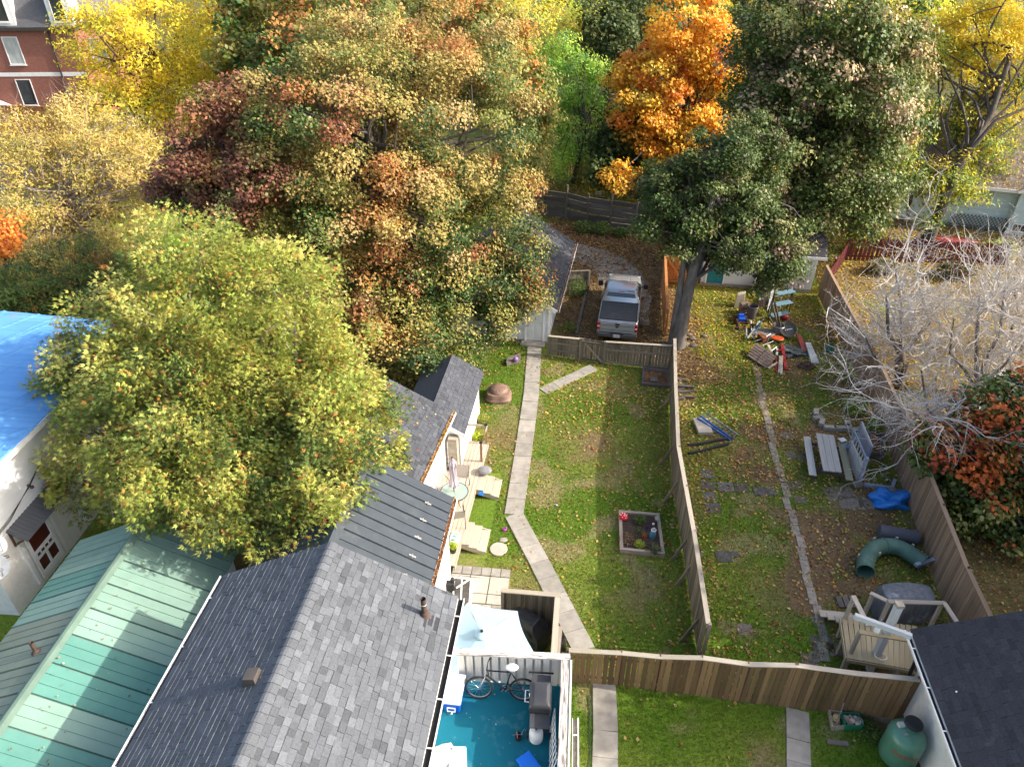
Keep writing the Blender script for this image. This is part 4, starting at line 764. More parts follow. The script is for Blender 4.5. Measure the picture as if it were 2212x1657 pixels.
# b) gate fence below the truck
gp = [at(1184, 768), at(1252, 778), at(1304, 786), at(1446, 802)]
fence('board_fence', 'short weathered fence panel between the garage door path and the gate', [gp[0], gp[1]], [1.12, 1.2], M_wood_grey, .13, .012, 1.9, (.45, 1.0), True, 1, capm=M_wood_cap)
fg = fence('wooden_gate', 'weathered wooden gate with diagonal brace below the pickup truck', [gp[1]+V(.06, 0, 0), gp[2]], [1.2, 1.22], M_wood_grey, .12, .012, 5, (.12,), False, 1, cat='gate')
plank('brace', gp[1]+V(.15, -.07, 1.05), gp[2]+V(-.1, -.07, .15), .09, .04, M_wood_grey, fg, (0, -1, 0))
plank('rail', gp[1]+V(.06, -.06, 1.08), gp[2]+V(0, -.06, 1.1), .04, .09, M_wood_grey, fg)
fence('board_fence', 'weathered fence panel below the pickup truck tailgate', [gp[2], gp[3]], [1.25, 1.42], M_wood_grey, .13, .012, 2.6, (.15, .95), True, 1, capm=M_wood_cap)
# c) brown fence across the foreground
lp = [at(1224, 1471), at(1335, 1479), at(1415, 1491), at(1500, 1500), at(1595, 1515), at(1690, 1525), at(1810, 1541), at(1938, 1560)]
fence('board_fence', 'brown stained board fence crossing the foreground lawn to the dark roofed house', lp, [1.46, 1.50, 1.58, 1.72, 1.74, 1.90, 1.88, 2.0], M_wood_brown, .135, .014, 2.4, (.3, 1.2), True, -1, capm=M_wood_cap, jit=.02)
# d) new cedar fence and gate by the shed
c0, c1 = at(1434, 726), at(1430, 612); c2 = at(1508, 615)
fc = fence('cedar_fence', 'new orange cedar fence beside the leaning maple trunk', [c0, c1], [1.55, 1.7], M_wood_cedar, .14, .004, 2.2, (.3, .8, 1.3), True, 1)
fg = fence('cedar_gate', 'new orange cedar gate with diagonal brace beside the white shed', [c1+V(.1, 0, 0), c2-V(.1, 0, 0)], 1.7, M_wood_cedar, .14, .003, 2.4, (), False, 1, cat='gate')
a_, b_ = c1+V(.1, -.06, 0), c2+V(-.1, -.06, 0)
for z_ in (.2, 1.0, 1.6): plank('rail', a_+V(0, 0, z_), b_+V(0, 0, z_), .04, .1, M_wood_cap if z_ > 1.9 else M_wood_cedar, fg)
plank('brace', a_+V(.1, -.03, 1.5), a_.lerp(b_, .55)+V(0, -.03, .25), .1, .04, M_wood_cedar, fg, (0, -1, 0))
# e) long fence on the right
rp = [at(1768, 640), at(1806, 720), at(1872, 855), at(1955, 1065), at(2042, 1318), at(2110, 1480)]
fence('board_fence', 'long brown board fence behind the green slide and the picnic table', rp, [1.9, 1.9, 1.95, 2.0, 2.0, 2.0], M_wood_brown2, .14, .009, 2.4, (.3, 1.2), True, -1, capm=M_wood_brown2, jit=.006)
# f) red fence
q0, q1 = at(1822, 562), at(2165, 575)
fence('picket_fence', 'dark red board fence in front of the pale teal house', [q0, q1], 1.45, M_wood_red, .19, .05, 2.4, (.3, 1.1), False, -1, jit=.05)
fence('picket_fence', 'short run of red pickets joining the brown fence near the shed', [at(1775, 635), at(1822, 562)], 1.2, M_wood_red, .12, .06, 2.4, (.3, 1.0), False, -1, jit=.04)
# g) old tie fence at the back
def tie_fence(name, label, pts, h_, nb):
    r = thing(name, label, 'fence', pts[0])
    for i in range(len(pts)-1):
        a, b = Vector(pts[i]), Vector(pts[i+1]); d = (b-a).normalized(); n = Vector((-d.y, d.x, 0))
        for k in range(nb):
            z_ = (k+.5)*h_/nb; e = .05
            plank('board', a-d*.05+n*random.uniform(-.03, .03)+V(0, 0, z_+random.uniform(-e, e)), b+d*.05+n*random.uniform(-.03, .03)+V(0, 0, z_+random.uniform(-e, e)), h_/nb*random.uniform(.78, .98), .07, M_wood_tie, r, n)
        plank('post', a-n*.09, a-n*.09+V(0, 0, h_+random.uniform(.25, .55)), .12, .09, M_wood_grey, r, n)
    plank('post', b-n*.09, b-n*.09+V(0, 0, h_+.3), .12, .09, M_wood_grey, r, n); return r
tie_fence('timber_fence', 'old fence of wide horizontal timbers across the end of the driveway', [at(1120, 462), at(1172, 466), at(1224, 472), at(1268, 484), at(1318, 490), at(1372, 498), at(1430, 505), at(1500, 515)], 1.85, 5)
# h) short fence at the garage corner, timber edging
g0 = ga(.35, 5.4); fence('board_fence', 'short weathered fence panel at the garage corner beside the driveway', [g0, at(1270, 633)], [1.45, 1.4], M_wood_grey, .14, .006, 2, (.3, 1.0), True, 1, capm=M_wood_grey)
m = MB(); m.bar(at(1266, 632, .09), at(1245, 722, .09), .16, .18); m.build('timber_edging', M_wood_tie, None, label='old timber edging the planting strip between the garage and the truck', cat='edging', bevel=.015)
# j) brown fence before the brick building
fence('board_fence', 'reddish board fence in front of the brick building', [at(-30, 292), at(60, 292), at(160, 296)], 2.6, M_wood_cedar, .3, .01, 3, (.3, 1.2), True, 1, jit=.03)
# i) screened nook beside the house
nk = Fr((-.28, 14.25, 0), math.atan2(14.08-14.25, 1.34+.28)); NW = 1.66; NH = 1.85; ND = 2.35
nkt = thing('privacy_screen', 'dark slatted privacy screen with pale cap boards around the blue umbrella', 'privacy screen', nk.o, nk.rz)
k = 0; x = .03
while x < NW-.06:
    plank('slat', nk(x+.05, -.05-.05*(k % 2), .05), nk(x+.05, -.05-.05*(k % 2), NH-.03), .105, .02, M_wood_dark if k % 2 else M_wood_grey, nkt, nk(0, -1)-nk(0, 0)); x += .105; k += 1
y = -.1; k = 0
while y > -ND:
    plank('slat', nk(NW-.04-.05*(k % 2), y-.05, .05), nk(NW-.04-.05*(k % 2), y-.05, NH-.03), .105, .02, M_wood_dark if k % 2 else M_wood_grey, nkt, nk(1, 0)-nk(0, 0)); y -= .105; k += 1
plank('cap_rail', nk(-.03, -.05, NH), nk(NW+.06, -.05, NH), .15, .04, M_wood_cap, nkt); plank('cap_rail', nk(NW-.03, -.13, NH-.002), nk(NW-.03, -ND, NH-.002), .16, .04, M_wood_cap, nkt)
for (x, y) in ((.0, -.06), (NW-.03, -.06), (NW-.03, -ND+.1)): plank('post', nk(x, y, 0), nk(x, y, NH-.02), .09, .09, M_wood_grey, nkt)
plank('rail', nk(NW+.1, -.9, 1.5), nk(NW+.06, -ND, 1.5), .12, .12, M_wood_cap, nkt)
# ================================================================= trees
M_leaf = leafmat('leaf', .38); M_leafg = leafmat('glossy_leaf', .3, .5, .3); M_needle = leafmat('needle', .25, .6, .25)
M_bark = mat('bark', (.115, .095, .078), (.06, .05, .042), (7, 7, 1.6), .95, .9, coord='World')
M_bark_l = mat('grey_bark', (.20, .175, .15), (.10, .088, .075), (7, 7, 1.8), .95, .8, coord='World')
M_bark_p = mat('pale_bark', (.62, .58, .54), (.44, .40, .36), (8, 8, 2), .9, .4, coord='World')
SH = {'kite': [(-.5, 0), (0, .38), (.5, 0), (0, -.38)],
      'maple': [(-.5, 0), (-.28, .34), (-.05, .30), (.05, .50), (.20, .22), (.52, 0), (.20, -.22), (.05, -.50), (-.05, -.30), (-.28, -.34)],
      'blade': [(-.5, 0), (0, .16), (.5, 0), (0, -.16)],
      'frond': [(-.5, 0), (.0, .10), (.5, 0), (0, -.10)]}
def leaves_mesh(name, C, Nn, size, cols, mt, parent, shape='kite', tdir=None, fold=.12, droop=0.0):
    n = len(C); S = np.array(SH[shape]); k = len(S); Nn = Nn/np.linalg.norm(Nn, axis=1, keepdims=True)
    r = RNG.normal(size=(n, 3)) if tdir is None else tdir+RNG.normal(size=(n, 3))*.25
    T = r-(r*Nn).sum(1, keepdims=True)*Nn; T /= np.linalg.norm(T, axis=1, keepdims=True)+1e-9; B = np.cross(Nn, T)
    sz = np.asarray(size).reshape(-1, 1)
    vs = np.zeros((n, k, 3), dtype=np.float32)
    for i, (t, b) in enumerate(S): vs[:, i] = C+T*sz*t+B*sz*b+Nn*sz*(fold*abs(b)*2)+np.array([0, 0, -droop])*sz*(t+.5)**2
    fs = np.arange(n*k).reshape(n, k); vc = np.repeat(cols, k, axis=0)
    return arr_mesh(name, vs.reshape(-1, 3), fs, vc, mt, parent)
def pick(pal, n):
    pc = np.array([p[:3] for p in pal]); w_ = np.array([p[3] for p in pal], dtype=float); w_ /= w_.sum(); return pc[RNG.choice(len(pal), n, p=w_)]
def ell(u, v, Y, rp, sy=1.0, sz=1.0):          # crown lobe: where it is seen, how far away, how big
    c = atY(u, v, Y); r = rp*depth(c)/F; return (c, r, r*sy, r*sz)
def clumps_in(lobes, n, shell=.55):
    vol = np.array([l[1]*l[2]*l[3] for l in lobes])**.75; pr = vol/vol.sum(); ids = RNG.choice(len(lobes), n, p=pr)
    d = RNG.normal(size=(n, 3)); d /= np.linalg.norm(d, axis=1, keepdims=True); rr = shell+(1-shell)*RNG.random((n, 1))**.6; rr[RNG.random(n) < .12] *= .6
    c = np.array([tuple(l[0]) for l in lobes])[ids]; R3 = np.array([[l[1], l[2], l[3]] for l in lobes])[ids]
    return c+d*R3*rr, d, ids
def jitter_col(c, v=.18, hsh=.06):
    n = len(c); k = 1+RNG.normal(size=(n, 1))*v; q = c*np.clip(k, .45, 1.7); q *= 1+RNG.normal(size=(n, 3))*hsh; return np.clip(q, .004, .95)
def limb(m, a, b, r0, r1, seg=5, wob=.08, sag=0.0, n=6):
    a = Vector(a); b = Vector(b); L_ = (b-a).length; P = []
    o1 = Vector(RNG.normal(size=3))*L_*wob; o2 = Vector(RNG.normal(size=3))*L_*wob
    for i in range(seg+1):
        t = i/seg; P.append(a.lerp(b, t)+o1*math.sin(math.pi*t)*.7+o2*math.sin(2*math.pi*t)*.35+V(0, 0, -sag*L_*math.sin(math.pi*t)))
    m.tube(P, [r0+(r1-r0)*(i/seg) for i in range(seg+1)], n, False); return P
def tree(name, label, base, lobes, nclump, nleaf, lsize, pal, shape='kite', mt=None, bark=None, tr=.25, clump_r=(.5, 1.0), flat=.65, trunk=None, group=None, shell=.55, nlimb=26, colf=None, cat='tree', twigs=0, upb=.55, minz=.6, v=.18, trunks=None, fold=.12, gain=1.45, alt_p=.2):
    mt = mt or M_leaf; bark = bark or M_bark; base = Vector(base); t = thing(name, label, cat, base, 0, group)
    cc, dd, ids = clumps_in(lobes, nclump, shell); cc[:, 2] = np.maximum(cc[:, 2], minz)
    cr = RNG.uniform(clump_r[0], clump_r[1], nclump); wt = cr**1.6; per = RNG.choice(nclump, nleaf, p=wt/wt.sum())
    off = RNG.normal(size=(nleaf, 3)); off /= np.linalg.norm(off, axis=1, keepdims=True); off *= (RNG.random((nleaf, 1))**.45)*cr[per][:, None]; off[:, 2] *= flat
    C = cc[per]+off; C[:, 2] = np.maximum(C[:, 2], .15)
    Nn = off/cr[per][:, None]*.7+dd[per]*.35+np.array([0, 0, upb*.6])+np.array(tuple(sd))*.75+RNG.normal(size=(nleaf, 3))*.6
    base_c = pick(pal, nclump) if colf is None else colf(cc, dd, pal)
    lc = base_c[per]; alt = pick(pal, nleaf); k = (RNG.random((nleaf, 1)) < alt_p); lc = np.where(k, alt, lc)
    cols = np.minimum(jitter_col(lc, v)*gain, .88)
    crown = leaves_mesh('crown', C, Nn, RNG.uniform(lsize*.65, lsize*1.3, nleaf), cols, mt, t, shape, fold=fold)
    m = MB(); lc0 = Vector(lobes[0][0]); top = trunk or [base, base.lerp(Vector((lc0.x, lc0.y, lc0.z)), .45)+V(.1, .1, 0), lc0]
    top = [Vector(p) for p in top]; nt_ = len(top); m.tube(top, [tr*(1-.62*i/(nt_-1))*(1.25 if i == 0 else 1) for i in range(nt_)], 12, True); m.build('trunk', bark, t, smooth=True, recalc=False)
    for tr2 in (trunks or ()):
        P, r_ = tr2; m = MB(); m.tube([Vector(p) for p in P], [r_*(1-.5*i/(len(P)-1)) for i in range(len(P))], 10, True); m.build('trunk', bark, t, smooth=True, recalc=False)
    m = MB(); idx = RNG.choice(nclump, min(nlimb, nclump), replace=False)
    for i in idx:
        f_ = RNG.uniform(.35, 1.0); j = min(int(f_*(nt_-1)), nt_-2); a = top[j].lerp(top[j+1], f_*(nt_-1)-j)
        P = limb(m, a, cc[i], tr*.30, .025, 6, .09, n=5)
        for q in range(2):
            s_ = P[random.randint(2, 5)]; e = Vector(cc[RNG.integers(nclump)])
            if (e-s_).length < 4.5: limb(m, s_, e, tr*.12, .012, 4, .1, n=4)
    if twigs:
        for i in RNG.choice(nclump, min(twigs, nclump), replace=False):
            c = Vector(cc[i])
            for q in range(3): limb(m, c, c+Vector(RNG.normal(size=3))*cr[i]*.8+V(0, 0, cr[i]*.5), .012, .004, 3, .1, n=3)
    m.build('limbs', bark, t, smooth=True, recalc=False)
    return t, cc
def zmix(z0, z1, lo, hi, amp=.5):              # colour by height of the clump + noise
    def f(cc, dd, pal):
        n = len(cc); a = pick(lo, n); b = pick(hi, n); t = (cc[:, 2]-z0)/(z1-z0)+RNG.normal(size=n)*.25+(fbm(cc[:, 0]*1.0+31, cc[:, 1]+cc[:, 2], 3.0, 8)-.5)*amp*2
        return np.where((RNG.random((n, 1)) < np.clip(t, 0, 1)[:, None]), b, a)
    return f
def xmix(u0, u1, L0, L1):                      # left-to-right drift of colour within a crown
    def f(cc, dd, pal):
        n = len(cc); a = pick(L0, n); b = pick(L1, n); t = (cc[:, 0]-u0)/(u1-u0)+RNG.normal(size=n)*.3; return np.where((RNG.random((n, 1)) < np.clip(t, 0, 1)[:, None]), b, a)
    return f
GRN = [(.055, .10, .022, 3), (.075, .125, .03, 2), (.04, .075, .018, 2)]
RUST = [(.30, .13, .04, 3), (.36, .18, .05, 3), (.25, .10, .04, 2), (.38, .23, .09, 2), (.22, .08, .045, .6)]
TAN = [(.36, .27, .085, 3), (.31, .25, .07, 3), (.40, .29, .12, 1.5), (.20, .20, .05, 2.5)]
OLIVE = [(.17, .19, .045, 3), (.24, .23, .055, 3), (.12, .15, .035, 2), (.30, .22, .06, 1)]
# --- big maple turning, behind the wing
lob = [ell(760, 310, 33, 225, .9, .95), ell(980, 270, 35, 190, .9, .9), ell(900, 500, 31, 185, .9, .9), ell(600, 330, 34, 185, .9, .9), ell(1040, 470, 31.5, 140), ell(1060, 620, 31, 85), ell(800, 640, 29.5, 150), ell(935, 745, 27.5, 95), ell(560, 460, 32, 140), ell(1010, 130, 37, 120), ell(800, 140, 37, 150), ell(880, 780, 26.6, 85), ell(880, 800, 26.0, 80), ell(950, 790, 25.6, 60), ell(850, 720, 27.5, 90), ell(960, 800, 25.4, 45), ell(1110, 560, 32, 70), ell(1120, 640, 30.4, 48), ell(1085, 690, 29.8, 48), ell(1090, 590, 31, 70), ell(720, 560, 30, 150), ell(1000, 710, 28.5, 60)]
def bigcol(cc, dd, pal):
    n = len(cc); a = pick(GRN+OLIVE, n); b = pick(RUST, n); c = pick(TAN, n)
    t = (cc[:, 2]-4)/10+.45*(fbm(cc[:, 0], cc[:, 1]+cc[:, 2]*.7, 4.0, 5)-.5)*2; left = np.clip((-8.5-cc[:, 0])/4, 0, 1)
    q = np.clip(.5+(fbm(cc[:, 0]+60, cc[:, 2]*.9+cc[:, 1]*.5, 2.6, 77)-.5)*2.0+RNG.normal(size=n)*.2, 0, 1); out = np.where((q < np.clip(.50-.22*t+left*-.1, .22, .8))[:, None], a, np.where((q < .74-left*.3)[:, None], c, b)); g = ((cc[:, 0] > -4) & (cc[:, 2] < 7) & (RNG.random(n) < .55)); out[g] = pick(GRN, g.sum()) if g.any() else out[g]
    return out
tree('maple_tree', 'huge broad maple turning rust, tan and green behind the house wing', (-5.4, 31.5, 0), lob, 1000, 225000, .135, TAN, 'kite', tr=.42, clump_r=(.55, 1.1), colf=bigcol, nlimb=60, gain=1.3, alt_p=.15, v=.13, trunk=[(-5.4, 31.5, 0), (-5.5, 31.6, 3), (-5.9, 32.2, 6), (-6.4, 33, 10)], shell=.62, bark=M_bark)
# red-tinged maple to its left
lob = [ell(480, 330, 32.5, 110), ell(430, 400, 32, 90), ell(530, 250, 34, 90), ell(380, 400, 33, 60), ell(490, 430, 31, 85), ell(560, 380, 30.5, 80)]
tree('maple_tree', 'dark wine red maple between the yellow trees and the huge maple', (-15.5, 33, 0), lob, 170, 26000, .165, [(.20, .085, .05, 3), (.15, .06, .04, 2), (.28, .13, .06, 2), (.14, .13, .04, 2.5)], 'kite', tr=.25, clump_r=(.5, 1.0), nlimb=25)
# --- cedar in front
lob = [ell(420, 670, 20.4, 175, .9, .8), ell(400, 560, 21.0, 118, .9, .75), ell(500, 800, 19.5, 270, .75, .7), ell(300, 760, 20.5, 170, .9, .8), ell(620, 900, 18.8, 190, .8, .8), ell(700, 860, 18.8, 130, .9, .9), ell(330, 930, 17.6, 150, .9, .85), ell(560, 1050, 15.8, 130, .9, .8), ell(220, 900, 18.4, 90, 1, .9), ell(600, 640, 21, 130, .9, .8), ell(410, 1010, 15.6, 150, .9, .7), ell(640, 1110, 15.0, 80), ell(700, 1075, 14.6, 80), ell(760, 1000, 15.2, 65), ell(745, 920, 16.8, 85), ell(300, 1050, 15.6, 80), ell(190, 1030, 17.8, 75), ell(800, 950, 18.3, 75), ell(570, 1140, 14.6, 75), ell(450, 1085, 15.2, 75), ell(250, 1070, 16.4, 70), ell(180, 820, 20, 90), ell(700, 760, 20, 110), ell(820, 900, 18.8, 50), ell(600, 1150, 14.2, 70), ell(500, 1120, 14.6, 70), ell(680, 1120, 14.0, 60), ell(500, 900, 17.5, 200, .7, .7), ell(400, 800, 18.5, 180, .7, .7)]
CED = [(.20, .23, .045, 4), (.27, .28, .06, 3), (.11, .15, .035, 2.5), (.35, .34, .09, 2), (.06, .09, .027, 1)]
t = thing('cedar_tree', 'broad multi-stemmed cedar with drooping sprays between the two front houses', 'tree', (-8.8, 19.8, 0))
nc = 1050; cc, dd, ids = clumps_in(lob, nc, .72); cr = RNG.uniform(.30, .85, nc)*RNG.choice([.7, 1, 1], nc); keep = cc[:, 2] > 1.6; cc = cc[keep]; dd = dd[keep]; cr = cr[keep]; nc = len(cc)
ns = 190000; per = RNG.choice(nc, ns, p=(cr**1.5)/(cr**1.5).sum()); off = RNG.normal(size=(ns, 3)); off /= np.linalg.norm(off, axis=1, keepdims=True); off *= (RNG.random((ns, 1))**.5)*cr[per][:, None]; C = cc[per]+off
axis = dd[per]*np.array([1, 1, .35])+off/cr[per][:, None]*.6+np.array([0, 0, .15])+RNG.normal(size=(ns, 3))*.3; axis /= np.linalg.norm(axis, axis=1, keepdims=True)
nrm = np.cross(axis, RNG.normal(size=(ns, 3))); nrm += np.array([0, 0, .8]); nrm -= (nrm*axis).sum(1, keepdims=True)*axis; nrm /= np.linalg.norm(nrm, axis=1, keepdims=True); bit = np.cross(nrm, axis)
sz = RNG.uniform(.09, .19, ns)[:, None]; vs = []; fs = []
fan = [(-.6, .75), (0, 1.0), (.6, .75)]; V_ = np.zeros((ns, len(fan)*3, 3), dtype=np.float32)
for i, (an, ln) in enumerate(fan):
    tip = (axis*math.cos(an)+bit*math.sin(an))*sz*ln; root = axis*sz*(.0+.18*abs(an)*0); sd_ = (bit*math.cos(an)-axis*math.sin(an))*sz*.15
    mid = tip*.45; V_[:, i*3] = C+root; V_[:, i*3+1] = C+tip+np.array([0, 0, -.12])*sz; V_[:, i*3+2] = C+mid+sd_*1.4
cb = pick(CED, nc); brown = RNG.random(nc) < .0; cl = jitter_col(cb[per], .16); bm_ = (RNG.random(ns) < .055); cl[bm_] = jitter_col(pick([(.30, .11, .03, 2), (.36, .16, .04, 1), (.22, .10, .05, 1)], bm_.sum()), .2)
hgt = np.clip((cc[per][:, 2]-3)/8, 0, 1)[:, None]; cl = np.minimum(cl*1.48, .85)
arr_mesh('crown', V_.reshape(-1, 3), np.arange(ns*len(fan)*3).reshape(-1, 3), np.repeat(cl, len(fan)*3, axis=0), M_needle, t)
m = MB(); 
stems = [[(-8.8, 19.8, 0), (-9.0, 19.9, 3), (-9.2, 20.3, 6), (-9.6, 20.8, 9.5)], [(-8.4, 19.6, 0), (-7.6, 19.2, 3), (-6.8, 19.0, 6), (-6.6, 19.2, 8)], [(-9.2, 19.5, 0), (-10.2, 18.8, 3), (-10.8, 18.5, 6.5)], [(-8.7, 19.3, 0), (-8.4, 18.4, 2.5), (-8.3, 18.0, 5)]]
for P in stems:
    m = MB(); m.tube(P, [.2, .14, .08, .03][:len(P)], 8); m.build('trunk', M_bark_l, t, smooth=True, recalc=False)
m = MB()
for i in RNG.choice(nc, 120, replace=False):
    P = stems[RNG.integers(4)]; a = Vector(P[RNG.integers(1, len(P))]); e = Vector(cc[i])
    if (e-a).length < 4.5:
        Q = limb(m, a, e, .032, .01, 5, .08, .05, 5)
        for q in range(4): limb(m, Q[random.randint(2, 5)], e+Vector(RNG.normal(size=3))*.5, .016, .004, 4, .12, n=3)
m.build('limbs', mat('cedar_branch', (.36, .31, .26), (.22, .18, .15), (8, 8, 8), .9, .4, coord='World'), t, smooth=True, recalc=False)
# --- dark maple by the driveway (two leaning trunks)
b0 = at(1462, 748); T1 = [b0, atY(1478, 670, b0.y+.1), atY(1496, 590, b0.y+.3), atY(1520, 500, b0.y+.8), atY(1545, 410, b0.y+1.5)]; T2 = [b0+V(-.25, .1, 0), atY(1466, 640, b0.y+.3), atY(1478, 560, b0.y+.6), atY(1480, 460, b0.y+.6)]
lob = [ell(1540, 420, 33, 125), ell(1470, 480, 32, 85), ell(1620, 500, 31.8, 95), ell(1675, 560, 31.3, 62), ell(1600, 350, 34, 110), ell(1660, 612, 30.6, 26), ell(1540, 530, 31.5, 70), ell(1700, 500, 32.5, 60), ell(1460, 400, 34, 70), ell(1640, 640, 30.3, 16)]
DKG = [(.042, .066, .016, 4), (.058, .085, .020, 3), (.08, .10, .026, 2), (.16, .15, .06, .6), (.11, .07, .05, .6)]
tree('maple_tree', 'dark green maple on two leaning trunks beside the cedar fence', b0, lob, 300, 60000, .15, DKG, 'kite', M_leafg, gain=1.75, tr=.34, clump_r=(.45, .9), trunk=T1, trunks=[(T2, .2)], nlimb=35, shell=.5, bark=M_bark_l)
# --- big dark maple behind
lob = [ell(1790, 200, 41, 185), ell(1850, 350, 40.5, 125), ell(1690, 260, 41.5, 110), ell(1770, 60, 42, 165), ell(1900, 110, 41, 115), ell(1800, 440, 39.5, 100), ell(1710, 400, 40, 85), ell(1930, 250, 41, 70), ell(1870, 440, 39.5, 50), ell(1650, 130, 43, 95)]
tree('maple_tree', 'tall dark green maple flecked with tan leaves behind the white shed', (18.5, 43.5, 0), lob, 520, 85000, .20, DKG+[(.30, .22, .13, 1.3), (.26, .26, .09, 1.0)], 'kite', M_leafg, gain=2.0, tr=.45, clump_r=(.65, 1.3), nlimb=45, shell=.6)
# --- orange maple
lob = [ell(1455, 205, 53, 120, .8, .9), ell(1390, 250, 52, 80), ell(1540, 120, 53, 80), ell(1475, 50, 54, 85), ell(1440, 310, 51.5, 70), ell(1350, 378, 48, 36, 1, .7), ell(1425, 352, 50, 34), ell(1530, 285, 51, 55), ell(1360, 160, 53.5, 40), ell(1520, 310, 50, 38, 1, .6)]
tree('maple_tree', 'blazing orange maple beyond the timber fence', (13, 52, 0), lob, 300, 42000, .23, [(.60, .29, .03, 4), (.60, .34, .035, 4), (.58, .19, .03, 2), (.60, .42, .05, 1.5), (.40, .32, .05, .6)], 'kite', tr=.3, clump_r=(.6, 1.15), nlimb=30, v=.12)
# --- yellow trees, upper left
YEL = [(.80, .56, .03, 4), (.76, .58, .05, 3), (.58, .52, .05, 2), (.38, .42, .05, 1.2)]
lob = [ell(330, 110, 58, 140), ell(220, 70, 59, 95), ell(430, 190, 56, 100), ell(290, 230, 56, 95), ell(410, 60, 60, 110), ell(370, 300, 54, 60), ell(200, 180, 57, 60)]
tree('locust_tree', 'brilliant yellow locust tree in front of the brick building', (-30, 58, 0), lob, 330, 34000, .30, YEL, 'blade', tr=.3, clump_r=(.8, 1.5), nlimb=40, colf=xmix(-34, -22, [(.84, .57, .03, 3), (.80, .58, .05, 2)], YEL[1:]), v=.12, gain=1.08)
lob = [ell(110, 420, 42, 120), ell(200, 330, 44, 105), ell(60, 330, 44, 90), ell(280, 430, 42, 100), ell(90, 560, 39, 100), ell(200, 560, 40, 85), ell(270, 540, 40, 70), ell(20, 480, 41, 70), ell(330, 370, 43, 85), ell(170, 270, 46, 75), ell(270, 330, 45, 80)]
tree('ash_tree', 'thin straw yellow tree with bare pinkish stems above the cedar hedge', (-27, 41, 0), lob, 560, 44000, .21, [(.60, .45, .15, 3), (.56, .42, .10, 3), (.42, .35, .10, 2), (.30, .28, .07, 1)], 'blade', gain=1.1, tr=.2, clump_r=(.5, 1.1), nlimb=110, twigs=330, bark=mat('pinkish_bark', (.36, .29, .25), (.24, .19, .16), (5, 5, 5), .9, coord='World'), shell=.3, upb=.3)
# cedar hedge at left edge
for k, (u, v, Y, rp) in enumerate(((20, 640, 33, 75), (85, 625, 33.5, 75), (150, 600, 34, 70), (205, 580, 35, 60), (-40, 660, 32, 80))):
    tree('cedar_hedge', 'dark green cedar of the hedge growing behind the blue roofed house', at(u, v+80), [ell(u, v, Y, rp, .8, 1.2), ell(u, v+60, Y, rp, .8, 1.1)], 90, 7000, .24, [(.05, .085, .025, 3), (.08, .12, .03, 2), (.13, .15, .035, 1), (.20, .10, .03, .4)], 'frond', M_needle, tr=.15, clump_r=(.4, .8), nlimb=6, group='cedars of the hedge', cat='hedge tree')
lob = [ell(8, 500, 36, 30), ell(-10, 520, 36, 40)]
tree('maple_sapling', 'small vivid orange maple at the edge above the cedar hedge', at(5, 640), lob, 26, 1800, .22, [(.60, .22, .04, 3), (.5, .14, .03, 2)], tr=.08, nlimb=8)
# --- middle distance trees
lob = [ell(1110, 200, 47, 85), ell(1140, 330, 45, 60), ell(1120, 420, 43.5, 55), ell(1060, 90, 52, 90), ell(1150, 250, 47, 50)]
tree('maple_tree', 'olive and orange maple to the right of the huge rust maple', (1.5, 47, 0), lob, 210, 17000, .24, OLIVE+[(.42, .20, .05, 2), (.34, .30, .07, 2)], tr=.25, clump_r=(.6, 1.1), nlimb=20)
lob = [ell(1235, 180, 57, 62), ell(1225, 290, 55, 62), ell(1275, 140, 58, 40), ell(1200, 230, 56, 45), ell(1260, 230, 56, 45), ell(1230, 350, 53.5, 35), ell(1215, 110, 58, 40)]
tree('walnut_tree', 'lime green walnut with a thin dark leaning trunk beyond the timber fence', at(1236, 395), lob, 170, 15000, .27, [(.30, .46, .06, 3), (.40, .50, .08, 2), (.18, .33, .06, 3), (.10, .22, .05, 1)], 'blade', tr=.18, clump_r=(.6, 1.1), nlimb=22, trunk=[at(1236, 395), atY(1252, 340, 53), atY(1268, 270, 54), atY(1250, 170, 56)])
lob = [ell(1130, 70, 72, 120), ell(1230, 50, 74, 60), ell(1265, 30, 74, 50), ell(1080, 30, 76, 90), ell(1180, 130, 70, 60), ell(1250, 110, 71, 40)]
tree('honey_locust', 'green and gold tree standing far behind the huge maple', (4, 73, 0), lob, 240, 16000, .36, [(.62, .44, .05, 2), (.40, .42, .06, 3), (.26, .34, .05, 3), (.66, .36, .07, 1)], 'blade', tr=.3, clump_r=(.8, 1.6), nlimb=18)
